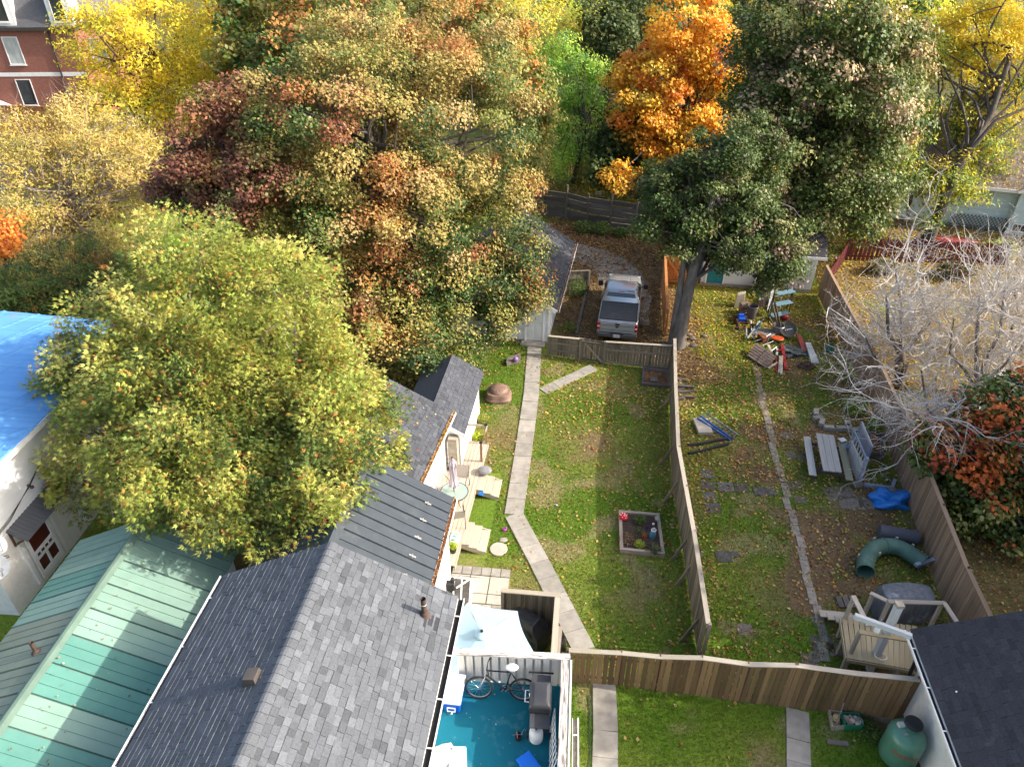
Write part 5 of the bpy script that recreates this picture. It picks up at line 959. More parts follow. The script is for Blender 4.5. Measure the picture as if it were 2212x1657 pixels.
bgp = [('dark green tree rising behind the orange maple', [ell(1345, 120, 68, 85), ell(1330, 260, 64, 60), ell(1300, 60, 70, 60), ell(1390, 60, 70, 80)], DKG[:3]+[(.10, .12, .03, 2)], (18, 67, 0)),
 ('shadowed green shrub tree behind the timber fence', [ell(1335, 320, 52, 45), ell(1370, 300, 53, 55), ell(1300, 370, 50, 22), ell(1420, 400, 48, 35)], DKG[:3], (11.5, 52, 0)),
 ('olive brown tree behind the dark maples', [ell(1600, 40, 60, 120), ell(1680, 60, 62, 120), ell(1560, 160, 58, 60), ell(1590, 230, 54, 80)], DKG[:3]+OLIVE, (26, 60, 0)),
 ('yellowing tree behind the tall dark maple', [ell(1760, 40, 70, 110), ell(1850, 30, 70, 110), ell(1950, 40, 68, 100), ell(1700, 150, 64, 80)], [(.42, .42, .05, 3), (.25, .32, .05, 2), (.55, .48, .06, 2)], (40, 66, 0)),
 ('rust and olive tree above the huge maple', [ell(900, 60, 52, 130), ell(720, 50, 55, 120), ell(820, 30, 58, 130), ell(1000, 40, 55, 100)], OLIVE+RUST[:2], (-8, 54, 0)),
 ('mottled brown tree beside the yellow locust', [ell(580, 60, 56, 110), ell(640, 130, 52, 90), ell(520, 150, 54, 60), ell(560, 20, 60, 110)], RUST[:2]+GRN+OLIVE, (-19, 55, 0)),
 ('tall green tree on the far side of the block', [ell(1480, 20, 85, 90), ell(1400, -10, 90, 110), ell(1300, -20, 92, 100)], DKG+OLIVE, (22, 88, 0)),
 ('amber tree on the far side of the block', [ell(1130, -10, 95, 120), ell(1000, -10, 98, 120), ell(860, -20, 95, 130)], OLIVE+[(.5, .36, .06, 2)], (-4, 96, 0)),
 ('yellow and green tree on the far side of the block', [ell(640, -20, 95, 150), ell(460, -20, 95, 140), ell(740, 0, 90, 100)], OLIVE+YEL, (-33, 95, 0)),
 ('golden tree on the far side of the block', [ell(1980, -10, 90, 120), ell(2120, -10, 90, 130), ell(1800, -20, 95, 130), ell(1650, -20, 95, 130)], OLIVE+YEL, (55, 92, 0))]
for lb, lob, pal, bs_ in bgp:
    tree('background_tree', lb, bs_, lob, 170, 12000, .42 if bs_[1] > 80 else .32, pal, 'kite', tr=.25, clump_r=(.9, 1.8) if bs_[1] > 80 else (.7, 1.3), nlimb=14, group=None)
# --- right yellow locust with leaning trunks
L1 = [at(1874, 523), atY(1892, 460, 43.2), atY(1915, 395, 43.8), atY(1945, 300, 45), atY(1985, 180, 47)]
L2 = [at(1999, 530), atY(2036, 445, 43), atY(2075, 350, 44), atY(2140, 250, 46), atY(2190, 100, 48)]
lob = [ell(2100, 110, 50, 115), ell(2180, 230, 48, 80), ell(2050, 250, 48, 80), ell(2020, 390, 44.5, 60), ell(2150, 330, 47, 60), ell(2170, 40, 51, 110), ell(2030, 90, 51, 80), ell(2060, 420, 43.5, 45), ell(2000, 460, 43, 30), ell(2210, 150, 49, 70), ell(1990, 400, 44, 55), ell(2065, 385, 44.2, 55), ell(2110, 425, 43.2, 38), ell(1960, 330, 45, 60), ell(2120, 300, 46, 60)]
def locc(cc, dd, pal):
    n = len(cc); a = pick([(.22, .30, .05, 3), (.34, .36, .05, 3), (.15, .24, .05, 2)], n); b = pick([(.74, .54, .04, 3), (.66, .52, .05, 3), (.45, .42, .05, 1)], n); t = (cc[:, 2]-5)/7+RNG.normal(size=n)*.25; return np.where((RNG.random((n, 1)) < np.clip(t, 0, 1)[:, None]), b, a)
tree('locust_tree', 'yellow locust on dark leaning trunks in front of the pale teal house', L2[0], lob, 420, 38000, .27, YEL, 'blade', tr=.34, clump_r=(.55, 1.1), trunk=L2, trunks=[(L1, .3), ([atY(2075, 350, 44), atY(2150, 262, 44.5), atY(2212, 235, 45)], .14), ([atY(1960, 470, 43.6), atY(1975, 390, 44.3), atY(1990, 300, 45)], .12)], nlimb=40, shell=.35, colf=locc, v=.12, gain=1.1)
# --- maple at the right edge, orange over green
lob = [ell(2100, 985, 19.5, 85), ell(2180, 1080, 19, 105), ell(2045, 965, 19.8, 60), ell(2150, 910, 20.3, 85), ell(2210, 980, 19.5, 90), ell(2075, 1110, 18.2, 52), ell(2190, 1190, 17.6, 60), ell(2230, 1120, 18.5, 90), ell(2200, 850, 21, 60), ell(2010, 1000, 19.8, 30), ell(2120, 1060, 18.6, 60)]
def kcol(cc, dd, pal):
    n = len(cc); a = pick([(.06, .10, .02, 3), (.10, .14, .03, 3), (.28, .29, .09, 1.5), (.17, .18, .05, 1.5)], n); b = pick([(.50, .13, .035, 3), (.42, .17, .05, 2), (.38, .08, .04, 1.5)], n)
    c_ = np.array(tuple(atY(2100, 975, 19.0))); d_ = np.linalg.norm((cc-c_)*np.array([1, .7, 1.2]), axis=1); t = np.exp(-(d_/1.3)**2)*.95+.07; return np.where((RNG.random((n, 1)) < t[:, None]), b, a)
tree('maple_tree', 'low maple with orange red and green leaves overhanging the long brown fence', (18.3, 20.5, 0), lob, 360, 22000, .175, DKG, 'maple', tr=.22, clump_r=(.35, .75), colf=kcol, nlimb=30, shell=.5)
# --- bare grey trees beyond the long fence
def bare(label, base, tips, n1, n2, n3, tr, seedv, spread=1.0, droop=0.0, leanv=(0, 0, 0), name='bare_tree'):
    t = thing(name, label, 'tree', base, 0); base = Vector(base); m = MB(); mt_ = MB(); ends = []
    rs = np.random.default_rng(seedv)
    forks = []
    for (q, r_) in tips:
        P = [base, base.lerp(Vector(q), .3)+V(*(rs.normal(size=3)*.15)), base.lerp(Vector(q), .65)+V(*(rs.normal(size=3)*.25)), Vector(q)]; mt_.tube(P, [r_, r_*.8, r_*.6, r_*.3], 8); forks.append((P, r_))
    mt_.build('trunk', M_bark_l, t, smooth=True, recalc=False)
    def grow(p, d, L_, r, lev):
        seg = 4 if lev < 3 else 3; P = [p]; dd_ = d.copy()
        for i in range(seg):
            dd_ = (dd_+Vector(rs.normal(size=3))*.22+V(0, 0, (.10 if droop == 0 else -droop*(i/seg))*1.0)).normalized(); P.append(P[-1]+dd_*L_/seg)
        m.tube(P, [r*(1-.65*i/seg) for i in range(seg+1)], 5 if lev < 2 else 3, False)
        if lev >= 4: return
        nb = (n1, n2, n3, 2)[lev-1] if lev-1 < 4 else 2
        for k in range(nb):
            s_ = P[rs.integers(1, seg+1)]; nd = (dd_*.75+Vector(rs.normal(size=3))*.75*spread).normalized(); grow(s_, nd, L_*rs.uniform(.45, .72), max(r*.5, .0058), lev+1)
    for (P, r_) in forks:
        for k in range(14):
            f_ = rs.uniform(.25, 1.0); j = min(int(f_*3), 2); a = P[j].lerp(P[j+1], f_*3-j); ax = (P[j+1]-P[j]).normalized()
            d = (ax*.5+Vector(rs.normal(size=3))*.8*spread+V(*leanv)).normalized(); grow(a, d, rs.uniform(1.6, 2.7), r_*.40, 1)
    m.build('branches', M_bark_p, t, smooth=True, recalc=False); return t
Bb = at(1940, 835)
bare('bare silvery tree with forked trunk spreading over the long fence near the shed', Bb, [(atY(1915, 640, Bb.y-.3), .14), (atY(1985, 620, Bb.y+1.2), .13), (atY(1870, 730, Bb.y-1.2), .09), (atY(1930, 560, Bb.y+1.0), .10)], 4, 4, 2, .14, 3, 1.0)
Bb = at(2110, 850)
bare('bare silvery tree standing among fallen leaves before the red fence', Bb, [(atY(2115, 640, Bb.y), .13), (atY(2170, 620, Bb.y+.5), .12), (atY(2060, 690, Bb.y-.8), .10), (atY(2200, 740, Bb.y-.4), .10)], 4, 4, 2, .13, 5, 1.0)
Bb = at(2090, 1010)
bare('low bare grey tree with drooping twigs reaching over the picnic table', Bb, [(atY(2060, 850, Bb.y+.2), .12), (atY(1960, 880, Bb.y-.5), .10), (atY(2150, 830, Bb.y+.6), .10), (atY(2190, 880, Bb.y-.5), .09), (atY(1990, 800, Bb.y+1.2), .09)], 4, 4, 2, .13, 9, 1.0, droop=.22, leanv=(-.2, -.25, 0))
Bb = at(2215, 760)
bare('bare silvery tree at the end of the red fence before the teal house', Bb, [(atY(2190, 600, Bb.y), .10), (atY(2150, 650, Bb.y-.8), .09), (atY(2225, 580, Bb.y+.5), .09)], 4, 3, 2, .1, 15, 1.1)
for k, (u, v, h_, r_, lb, pal) in enumerate(((1838, 545, 1.4, .9, 'golden green shrub at the shed end of the red fence', [(.42, .36, .06, 3), (.26, .28, .06, 2)]), (1905, 590, .9, 1.0, 'tangled yellowing brambles below the red fence', [(.34, .28, .08, 3), (.16, .20, .05, 3), (.30, .16, .07, 1)]), (2060, 600, 1.0, 1.2, 'dark green and wine coloured bush before the red fence', [(.09, .13, .04, 3), (.16, .05, .045, 2)]), (2150, 560, 1.3, 1.1, 'lime shrub beside the lattice of the teal house', [(.40, .42, .07, 3), (.24, .30, .06, 2)]))):
    q = at(u, v); C = RNG.normal(size=(900, 3)); C /= np.linalg.norm(C, axis=1, keepdims=True); C = C*(RNG.random((900, 1))**.4)*np.array([r_, r_*.7, h_*.5])+np.array(q)+np.array([0, 0, h_*.5]); t = thing('shrub', lb, 'shrub', q)
    leaves_mesh('foliage', C, RNG.normal(size=(900, 3))+np.array([.5, 0, .6]), RNG.uniform(.10, .22, 900), jitter_col(pick(pal, 900), .2), M_leaf, t, 'kite'); m = MB()
    for j in range(26): e = Vector(C[RNG.integers(900)]); limb(m, q, e+V(0, 0, .15), .014, .005, 4, .1, n=3)
    m.build('stems', M_bark_p, t, recalc=False)
# neighbours' trees to the right that keep the lower right in shade
for k, (x, y, lb) in enumerate(((23.5, 8.0, 'broad green maple on the neighbouring lot beside the dark roofed house'), (24.5, 13.5, 'dense green maple on the neighbouring lot past the end of the long fence'), (25.0, 19.0, 'olive maple on the neighbouring lot beyond the overhanging maple'))):
    tree('maple_tree', lb, (x, y, 0), [(V(x, y, 8.3), 3.0, 3.3, 4.4), (V(x+1, y+1.5, 9.5), 2.4, 2.6, 3.4), (V(x-.5, y-1.5, 6.2), 2.4, 2.6, 3.0)], 150, 11000, .42, DKG, tr=.3, clump_r=(.8, 1.3), nlimb=18)
# ================================================================= blue-carpeted balcony
DZ = 3.2; RT = 4.28
fa, fb, fc_ = at(984, 1407, RT), at(1222, 1419, RT), at(1214, 1670, RT)
fdir = (fb-fa).normalized(); rdir = (fc_-fb).normalized()
bal = thing('balcony', 'white picket balcony floored with teal blue outdoor carpet', 'balcony', V(0, 9.0, 0))
cl0, cl1 = hf(2.70, -1.0), hf(2.70, -6.5)
F4 = [V(cl0.x, fa.y-.02, DZ), V(fb.x, fb.y-.02, DZ), V(fc_.x-.1, fc_.y-1.5, DZ), V(cl1.x, fc_.y-1.5, DZ)]
M_carpet = mat('teal_carpet', (.010, .125, .185), (.016, .155, .22), (60, 60, 60), 1.0, .6, coord='World', spots=((.045, .19, .24), 1.7, .56), spec=.05)
m = MB(); m.slab(F4, .16); m.build('floor', M_carpet, bal)
m = MB(); m.add([Vector((p.x, p.y, 0)) for p in F4]+[Vector((p.x, p.y, DZ-.17)) for p in F4], [(i, (i+1) % 4, 4+(i+1) % 4, 4+i) for i in range(4)]); m.build('wall', M_stucco, bal)
k = 0; Ln = (fb-fa).length; s_ = .05
while s_ < Ln-.1:
    p = fa+fdir*(s_+.07); nn = V(fdir.y, -fdir.x, 0); plank('picket', V(p.x, p.y, DZ-.05)+nn*.03, V(p.x, p.y, RT-.03)+nn*.03, .145, .02, M_wood_white, bal, nn)
    q = fa+fdir*(s_+.17); plank('back_picket', V(q.x, q.y, DZ-.05)-nn*.05, V(q.x, q.y, RT-.05)-nn*.05, .12, .02, mat('grey_white_wood', (.48, .49, .48), (.40, .41, .40), (3, 8, 8), .8), bal, nn); s_ += .2
Ln = (fc_-fb).length; s_ = .05
while s_ < Ln+1.2:
    p = fb+rdir*(s_+.07); nn = V(-rdir.y, rdir.x, 0); plank('picket', V(p.x, p.y, DZ-.05)-nn*.03, V(p.x, p.y, RT-.03)-nn*.03, .145, .02, M_wood_white, bal, nn)
    q = fb+rdir*(s_+.17); plank('back_picket', V(q.x, q.y, DZ-.05)+nn*.05, V(q.x, q.y, RT-.05)+nn*.05, .12, .02, MATS['grey_white_wood'], bal, nn); s_ += .2
plank('cap_rail', fa-fdir*.06, fb+fdir*.1, .17, .045, M_wood_peel, bal); plank('cap_rail', fb+rdir*.09-V(0, 0, .003), fc_+rdir*1.4-V(0, 0, .003), .19, .045, M_wood_peel, bal)
plank('cap_board', fb+rdir*.1+V(.13, 0, -.02), fc_+rdir*1.4+V(.13, 0, -.02), .04, .12, M_wood_white, bal)
gutter(bal, V(fb.x+.16, fb.y-.75, DZ-.15), V(fc_.x+.16, fc_.y-1.4, DZ-.15), mat('gutter_grime', (.28, .25, .2), (.16, .14, .11), (8, 8, 8), .9, coord='World'), .13, .8, (1, 0, 0))
# ---- things on the balcony
def bq(u, v, z=DZ): return at(907+.15875*u, 1434+.15875*v, z)
# cooler
c0 = bq(450, 560, DZ+.02); cf = Fr((bq(455, 340, DZ+.4).x+.02, bq(455, 340, DZ+.4).y, DZ+.004), -R_(7)); cl, cw, ch = .74, .40, .36
t = thing('cooler', 'blue and white picnic cooler in the balcony corner', 'cooler', cf.o, cf.rz)
m = MB(); m.add([cf(sx*(cw/2-.02*(1-k)), sy*(cl/2-.02*(1-k)), k*ch) for k in (0, 1) for sx, sy in ((-1, -1), (1, -1), (1, 1), (-1, 1))], [(0, 3, 2, 1), (4, 5, 6, 7)]+[(i, (i+1) % 4, 4+(i+1) % 4, 4+i) for i in range(4)]); m.build('body', mat('cooler_blue', (.01, .10, .55), (.012, .12, .60), (4, 4, 4), .35), t, bevel=.03)
m = MB(); m.box(-cw/2-.015, cw/2+.015, -cl/2-.015, cl/2+.015, ch+.004, ch+.075, cf); m.build('lid', mat('cooler_white', (.78, .78, .77), (.72, .72, .70), (5, 5, 5), .4), t, bevel=.03)
m = MB(); P = [cf(-.09, -cl/2-.03, ch*.75), cf(-.09, -cl/2-.045, ch*.45), cf(.09, -cl/2-.045, ch*.45), cf(.09, -cl/2-.03, ch*.75), cf(-.09, -cl/2-.03, ch*.75)]; m.tube(P, .014, 6); m.build('handle', M_white, t); m = MB(); m.lathe([(.022, 0), (.02, .04)], cf(.0, -cl/2-.01, .06), 8, rot_to((0, 0, 1), (0, -1, 0))); m.build('drain_plug', M_white, t)
# bicycle
def torus(m, c, ax, R0, r0, n=36, k=7):
    ax = Vector(ax).normalized(); x = ax.cross(V(0, 0, 1)).normalized() if abs(ax.z) < .9 else V(1, 0, 0); y = ax.cross(x)
    vs = [Vector(c)+(x*math.cos(a)+y*math.sin(a))*(R0+r0*math.cos(b))+ax*r0*math.sin(b) for a in [2*math.pi*i/n for i in range(n)] for b in [2*math.pi*j/k for j in range(k)]]
    m.add(vs, [(i*k+j, i*k+(j+1) % k, ((i+1) % n)*k+(j+1) % k, ((i+1) % n)*k+j) for i in range(n) for j in range(k)])
M_rub = mat('tyre_rubber', (.022, .020, .019), (.035, .032, .03), (9, 9, 9), .85, .2); M_alu = mat('aluminium', (.55, .55, .56), (.42, .42, .43), (6, 6, 6), .32, metal=.9); M_bframe = mat('black_frame', (.012, .012, .014), (.02, .02, .022), rough=.25, coat=.3)
def bicycle(A, B, r, lean, label, frame_mt, seatbag=False, name='bicycle', group=None):
    """A front hub, B rear hub (world); lean = sideways vector per metre of height"""
    A = Vector(A); B = Vector(B); g = A.z-r; t = thing(name, label, 'bicycle', V((A.x+B.x)/2, (A.y+B.y)/2, g)); d = (A-B).normalized(); W_ = (A-B).length; up = (V(0, 0, 1)+Vector(lean)).normalized(); ax = d.cross(up).normalized()
    P = lambda x, z, o=0: B+d*x*W_+up*(z-r)*1.0+ax*o
    for hub in (A, B):
        m = MB(); torus(m, hub, ax, r-.022, .024); wh = m.build('wheel', M_rub, t, smooth=True)
        m = MB(); torus(m, hub, ax, r-.055, .012, 36, 5); m.build('rim', M_alu, wh, smooth=True)
        m = MB(); x = ax.cross(V(0, 0, 1)).normalized(); y = ax.cross(x)
        for i in range(16):
            a = 2*math.pi*i/16; m.tube([hub+ax*(.025 if i % 2 else -.025), hub+(x*math.cos(a)+y*math.sin(a))*(r-.06)], .0025, 3, False)
        m.build('spokes', M_alu, wh); m = MB(); m.tube([hub-ax*.05, hub+ax*.05], .022, 8); m.build('hub', M_alu, wh)
    bb, st, hd, hd2 = P(.40, r-.02), P(.28, r+.50), P(.82, r+.52), P(.845, r+.40)
    m = MB(); m.tube([st, hd], .018, 7); m.tube([bb, hd2], .022, 7); m.tube([bb, st], .018, 7)
    for s_ in (-1, 1): m.tube([B+ax*.06*s_, st], .009, 5); m.tube([B+ax*.06*s_, bb], .010, 5)
    m.build('frame', frame_mt, t, smooth=True)
    m = MB(); m.tube([hd, hd2, P(.86, r+.34)], .02, 7)
    for s_ in (-1, 1): m.tube([P(.86, r+.34, .045*s_), A+ax*.06*s_], .014, 6)
    m.build('fork', M_alu, t, smooth=True)
    m = MB(); hb = P(.80, r+.66); m.tube([hd, hb], .016, 6); m.tube([hb-ax*.30-d*.05, hb-ax*.1, hb+ax*.1, hb+ax*.30-d*.05], .012, 6); hbm = m.build('handlebar', M_black, t, smooth=True)
    for s_ in (-1, 1):
        m = MB(); m.tube([hb+ax*s_*.20-d*.03, hb+ax*s_*.31-d*.05], .018, 7); m.build('grip', M_rub, hbm)
    m = MB(); m.tube([st, P(.26, r+.60)], .014, 6); m.build('seatpost', M_alu, t)
    sp = P(.25, r+.63); m = MB(); m.ball(sp, .09, 10, 6, 1.5, .8, .4, rot_to(d)); sd2 = m.build('saddle', M_black, t, smooth=True)
    if seatbag:
        m = MB(); m.ball(sp+V(0, 0, .02), .125, 12, 8, 1.25, .75, .6, rot_to(d)); [setattr(p, 'z', p.z+random.uniform(-.015, .015)) for p in m.v]; m.build('seat_cover', M_white, sd2, smooth=True)
    m = MB(); torus(m, bb+ax*.06, ax, .075, .006, 20, 4); m.tube([bb+ax*.07, bb+ax*.07+(d*.1-up*.14)], .009, 5); m.tube([bb-ax*.07, bb-ax*.07-(d*.1-up*.14)], .009, 5); cr_ = m.build('crankset', M_alu, t)
    for s_ in (-1, 1): m = MB(); m.obox(bb+ax*.12*s_+s_*(d*.1-up*.14), (.09, .07, .02), rot_to(d, up)); m.build('pedal', M_black, cr_)
    return t
bicycle(bq(805, 318, DZ+.33), bq(1405, 345, DZ+.33), .335, (0, .22, 0), 'black mountain bicycle with bagged saddle leaning on the balcony pickets', M_bframe, True)
# barbecue
gq = bq(1612, 560, DZ); gfr = Fr((gq.x+.02, bq(1612, 470, DZ+.85).y, DZ+.004), -R_(4))
t = thing('barbecue', 'black gas barbecue with domed lid on the balcony', 'barbecue', gfr.o, gfr.rz); M_bbq = mat('bbq_enamel', (.035, .035, .037), (.05, .05, .052), (5, 5, 5), .28, spec=.6); M_bbq2 = mat('bbq_shelf', (.07, .07, .075), (.055, .055, .06), (5, 5, 5), .5)
for (x, y) in ((-.2, -.32), (.2, -.32), (-.2, .32), (.2, .32)): m = MB(); m.tube([gfr(x, y, .06), gfr(x, y, .72)], .016, 6); m.build('leg', M_black, t)
m = MB(); m.box(-.23, .23, -.30, .30, .62, .80, gfr); m.build('firebox', M_bbq, t, bevel=.03)
L_ = []; 
for (s_, z_) in ((1.0, .81), (1.02, .86), (.97, .97), (.82, 1.05), (.55, 1.08)):
    L_.append([gfr(sx*.245*s_, sy*.315*min(1, s_+.1), z_) for sx, sy in ((-1, -1), (1, -1), (1, 1), (-1, 1))])
m = MB(); m.add([p for r_ in L_ for p in r_], [(i*4+j, i*4+(j+1) % 4, (i+1)*4+(j+1) % 4, (i+1)*4+j) for i in range(4) for j in range(4)]+[(16, 17, 18, 19), (3, 2, 1, 0)]); lid = m.build('lid', M_bbq, t, bevel=.025)
m = MB(); m.tube([gfr(-.25, -.13, .9), gfr(-.34, -.13, .9), gfr(-.34, .15, .9), gfr(-.25, .15, .9)], .014, 6); m.build('handle', M_white, lid); m = MB(); m.ball(gfr(-.243, -.02, .99), .05, 10, 6, .25, 1, .7); m.build('badge', M_white, lid)
for y_ in (-.48, .48): m = MB(); m.box(-.22, .22, y_-.165, y_+.165, .74, .775, gfr); m.build('side_shelf', M_bbq2, t, bevel=.01)
m = MB(); m.bar(gfr(-.3, .69, .78), gfr(.28, .69, .78), .03, .03); m.build('towel_bar', M_black, t); m = MB(); m.box(-.21, .21, -.38, .38, .14, .17, gfr); m.build('bottom_shelf', M_bbq, t)
for s_ in (-1, 1): m = MB(); m.lathe([(.085, -.025), (.085, .025)], gfr(.26*s_, -.42, .09), 14, rot_to((0, 0, 1), (1, 0, 0))); m.build('wheel', M_rub, t)
# propane cylinder
q = bq(1580, 1065, DZ); t = thing('propane_cylinder', 'white propane cylinder beside the barbecue on the balcony', 'gas cylinder', q+V(0, .06, .004)); q = q+V(0, .06, .004)
m = MB(); m.lathe([(.11, 0), (.11, .03), (.15, .06), (.155, .10), (.155, .30), (.14, .36), (.09, .40), (.03, .415)], q, 22); m.build('tank', M_white, t, smooth=True); m = MB(); m.tube([q+V(.11*math.cos(a), .11*math.sin(a), .46) for a in np.linspace(.6, 5.7, 16)], .012, 5); m.build('collar', M_white, t); 
m = MB(); m.tube([q+V(0, 0, .4), q+V(0, 0, .48)], .022, 8); m.obox(q+V(0, 0, .49), (.09, .03, .025)); m.build('valve', M_black, t)
m = MB(); q = bq(1338, 1010, DZ+.004); m.lathe([(.07, 0), (.085, .15), (.075, .15), (.06, .03)], q, 14); t = m.build('flower_pot', mat('dark_terracotta', (.05, .022, .015), (.035, .018, .012), rough=.7), None, smooth=True, label='dark brown pot with a wire trivet on the balcony carpet', cat='pot')
m = MB(); m.tube([q+V(-.13, -.01, .16), q+V(.1, .0, .16)], .004, 4); m.tube([q+V(-.03, .06, .165), q+V(-.02, -.09, .165)], .004, 4); m.tube([q+V(.06, .0, .16), q+V(.14, .1, .22), q+V(.22, .02, .1), q+V(.25, -.08, .0)], .004, 4); m.build('trivet', M_alu, t)
q = bq(1745, 1200, DZ+.004); t = thing('drying_rack', 'folded white drying rack leaning on the balcony railing', 'drying rack', q)
for k in range(9): plank('bar', q+V(-.02+.012*k, -.62+k*.14, .02), q+V(.14, -.62+k*.14+.05, .78), .014, .014, M_white, t)
for z_ in (0.05, .4, .76): plank('bar', q+V(.0+.15*z_, -.66, z_), q+V(.06+.12*z_, .58, z_), .016, .016, M_white, t)
m = MB(); q = bq(316, 1165, DZ+.115); m.ball(q, .11, 18, 12); m.build('ball', mat('orange_rubber', (.75, .28, .06), (.68, .25, .05), rough=.45), None, smooth=True, label='orange ball on the teal carpet against the house wall', cat='ball')
# plastic wrapped bundle & blue tub at the bottom edge
def crumple(name, c, rx, ry, rz_, mt, label, cat, n=28, amp=.18, seedv=1, parent=None):
    rs = np.random.default_rng(seedv); ph = rs.uniform(0, 6, (6, 3)); fr = rs.uniform(2, 7, (6, 3)); vs = []; mm_ = 14
    for i in range(mm_+1):
        th = (math.pi/2)*i/mm_
        for j in range(n):
            a = 2*math.pi*j/n; d = Vector((math.cos(a)*math.cos(th), math.sin(a)*math.cos(th), math.sin(th))); k = 1
            for q in range(6): k += amp*.45*math.sin(d.x*fr[q][0]+ph[q][0])*math.sin(d.y*fr[q][1]+ph[q][1]+d.z*fr[q][2])
            vs.append(Vector(c)+Vector((d.x*rx*k, d.y*ry*k, max(d.z*rz_*k, 0)+.004+rs.uniform(0, .02))))
    m = MB(); m.add(vs, [(i*n+j, i*n+(j+1) % n, (i+1)*n+(j+1) % n, (i+1)*n+j) for i in range(mm_) for j in range(n)]); return m.build(name, mt, parent, smooth=False, label=label, cat=cat)
crumple('plastic_bundle', bq(300, 1370, DZ), .36, .42, .38, mat('cloudy_plastic', (.62, .60, .56), (.48, .45, .41), (7, 7, 7), .25, .5, spec=.7), 'bundle wrapped in cloudy plastic sheeting on the balcony', 'bundle', seedv=4)
m = MB(); q = bq(530, 1370, DZ); m.add([q+V(sx*.2, sy*.24, z_) for z_ in (0, .34) for sx, sy in ((-1, -1), (1, -1), (.8, 1), (-.7, 1))], [(0, 3, 2, 1), (4, 5, 6, 7)]+[(i, (i+1) % 4, 4+(i+1) % 4, 4+i) for i in range(4)]); m.build('storage_box', mat('pale_blue_plastic', (.42, .55, .68), (.36, .5, .63), (4, 4, 4), .35), None, label='pale blue box tucked in the plastic wrapped bundle', cat='box', bevel=.03)
q = bq(1490, 1450, DZ+.004); t = thing('storage_tub', 'bright blue plastic tub tilted on the balcony carpet', 'tub', q, R_(35)); tf2 = Fr(q, R_(35)); m = MB()
m.add([tf2(sx*.16*s_, sy*.25*s_, z_) for (z_, s_) in ((0, .85), (.22, 1.0)) for sx, sy in ((-1, -1), (1, -1), (1, 1), (-1, 1))], [(0, 3, 2, 1), (4, 5, 6, 7)]+[(i, (i+1) % 4, 4+(i+1) % 4, 4+i) for i in range(4)]); m.build('body', mat('tub_blue', (.01, .16, .72), (.012, .18, .76), rough=.35), t, bevel=.05); m = MB(); m.box(-.18, .18, -.27, .27, .222, .245, tf2); m.build('lid', MATS['tub_blue'], t, bevel=.012); m = MB(); m.box(-.12, .12, -.19, .19, .246, .258, tf2); m.build('lid_panel', MATS['tub_blue'], t, bevel=.006)
# ================================================================= nook: square umbrella and covered barbecue
ctr = at(1041, 1367, 2.45); base = V(ctr.x, ctr.y, 0)
M_can = mat('pale_blue_canvas', (.36, .52, .60), (.33, .48, .57), (2, 2, 2), .85, .05, coord='World')
t = thing('umbrella', 'open pale blue six sided patio umbrella in the screened nook', 'umbrella', base); Q = [V(ctr.x+1.44*math.cos(R_(a)), ctr.y+1.44*math.sin(R_(a)), 2.0) for a in (109, 48, -12, -71, -131, 169)]
m = MB(); N_ = 8; vs = []; fs = []
for i in range(6):
    p0, p1 = Q[i], Q[(i+1) % 6]
    for a in range(N_+1):
        for b in range(N_+1):
            s_ = a/N_; e = p0.lerp(p1, b/N_); p = ctr.lerp(e, s_); p.z -= .10*math.sin(math.pi*b/N_)*s_*(-.2) ; p += (ctr-p)*V(1, 1, 0).length*0; sag = .07*math.sin(math.pi*s_); p.z -= sag*0.6; inn = .12*math.sin(math.pi*b/N_)*s_*s_; p = p.lerp(ctr, inn*.6); vs.append(p)
    o = i*(N_+1)**2; fs += [(o+a*(N_+1)+b, o+a*(N_+1)+b+1, o+(a+1)*(N_+1)+b+1, o+(a+1)*(N_+1)+b) for a in range(N_) for b in range(N_)]
m.add(vs, fs); cn = m.build('canopy', M_can, t, smooth=True)
m = MB(); m.lathe([(.20, -.06), (.17, -.01), (.10, .035), (.05, .06)], ctr+V(0, 0, .02), 14, cap=False); [setattr(p, 'z', p.z+random.uniform(-.012, .012)) for p in m.v]; m.build('vent_cap', M_can, cn, smooth=True); m = MB(); m.ball(ctr+V(0, 0, .09), .045, 10, 6); m.build('finial', M_black, t, smooth=True)
m = MB(); m.tube([base, ctr], .022, 8); m.build('pole', M_alu, t); m = MB(); m.lathe([(.26, 0), (.24, .06), (.05, .12)], base, 18); m.build('base', M_black, t, smooth=True)
for q_ in Q: m = MB(); m.tube([ctr-V(0, 0, .05), q_-V(0, 0, .03)], .01, 5); m.build('rib', M_alu, t)
e0, e1 = at(1100, 1318, 1.0), at(1172, 1362, 1.0); cfr = Fr(((e0.x+e1.x)/2, (e0.y+e1.y)/2+.05, 0), math.atan2(e1.y-e0.y, e1.x-e0.x)); LL = (e1-e0).length/2+.06
m = MB(); sec = [(-1, .0, .36), (-1, .75, .36), (-.72, .98, .28), (-.60, 1.16, .20), (.60, 1.16, .20), (.72, .98, .28), (1, .75, .36), (1, .0, .36)]
vs = []; 
for (z_, sx, sy) in ((0, 1, .36), (.72, 1, .36), (.78, .98, .34), (1.0, .70, .30), (1.18, .60, .20)): vs += [cfr(a*LL*sx, b*sy, z_) for a, b in ((-1, -1), (1, -1), (1, 1), (-1, 1))]
m.add(vs, [(i*4+j, i*4+(j+1) % 4, (i+1)*4+(j+1) % 4, (i+1)*4+j) for i in range(4) for j in range(4)]+[(16, 17, 18, 19)]); M_cover = mat('black_vinyl', (.02, .02, .022), (.045, .045, .048), (7, 7, 7), .32, .25, spec=.5, spots=((.11, .11, .11), 6, .64))
t = m.build('covered_barbecue', M_cover, None, label='black vinyl covered barbecue in the corner of the nook', cat='barbecue', bevel=.03)
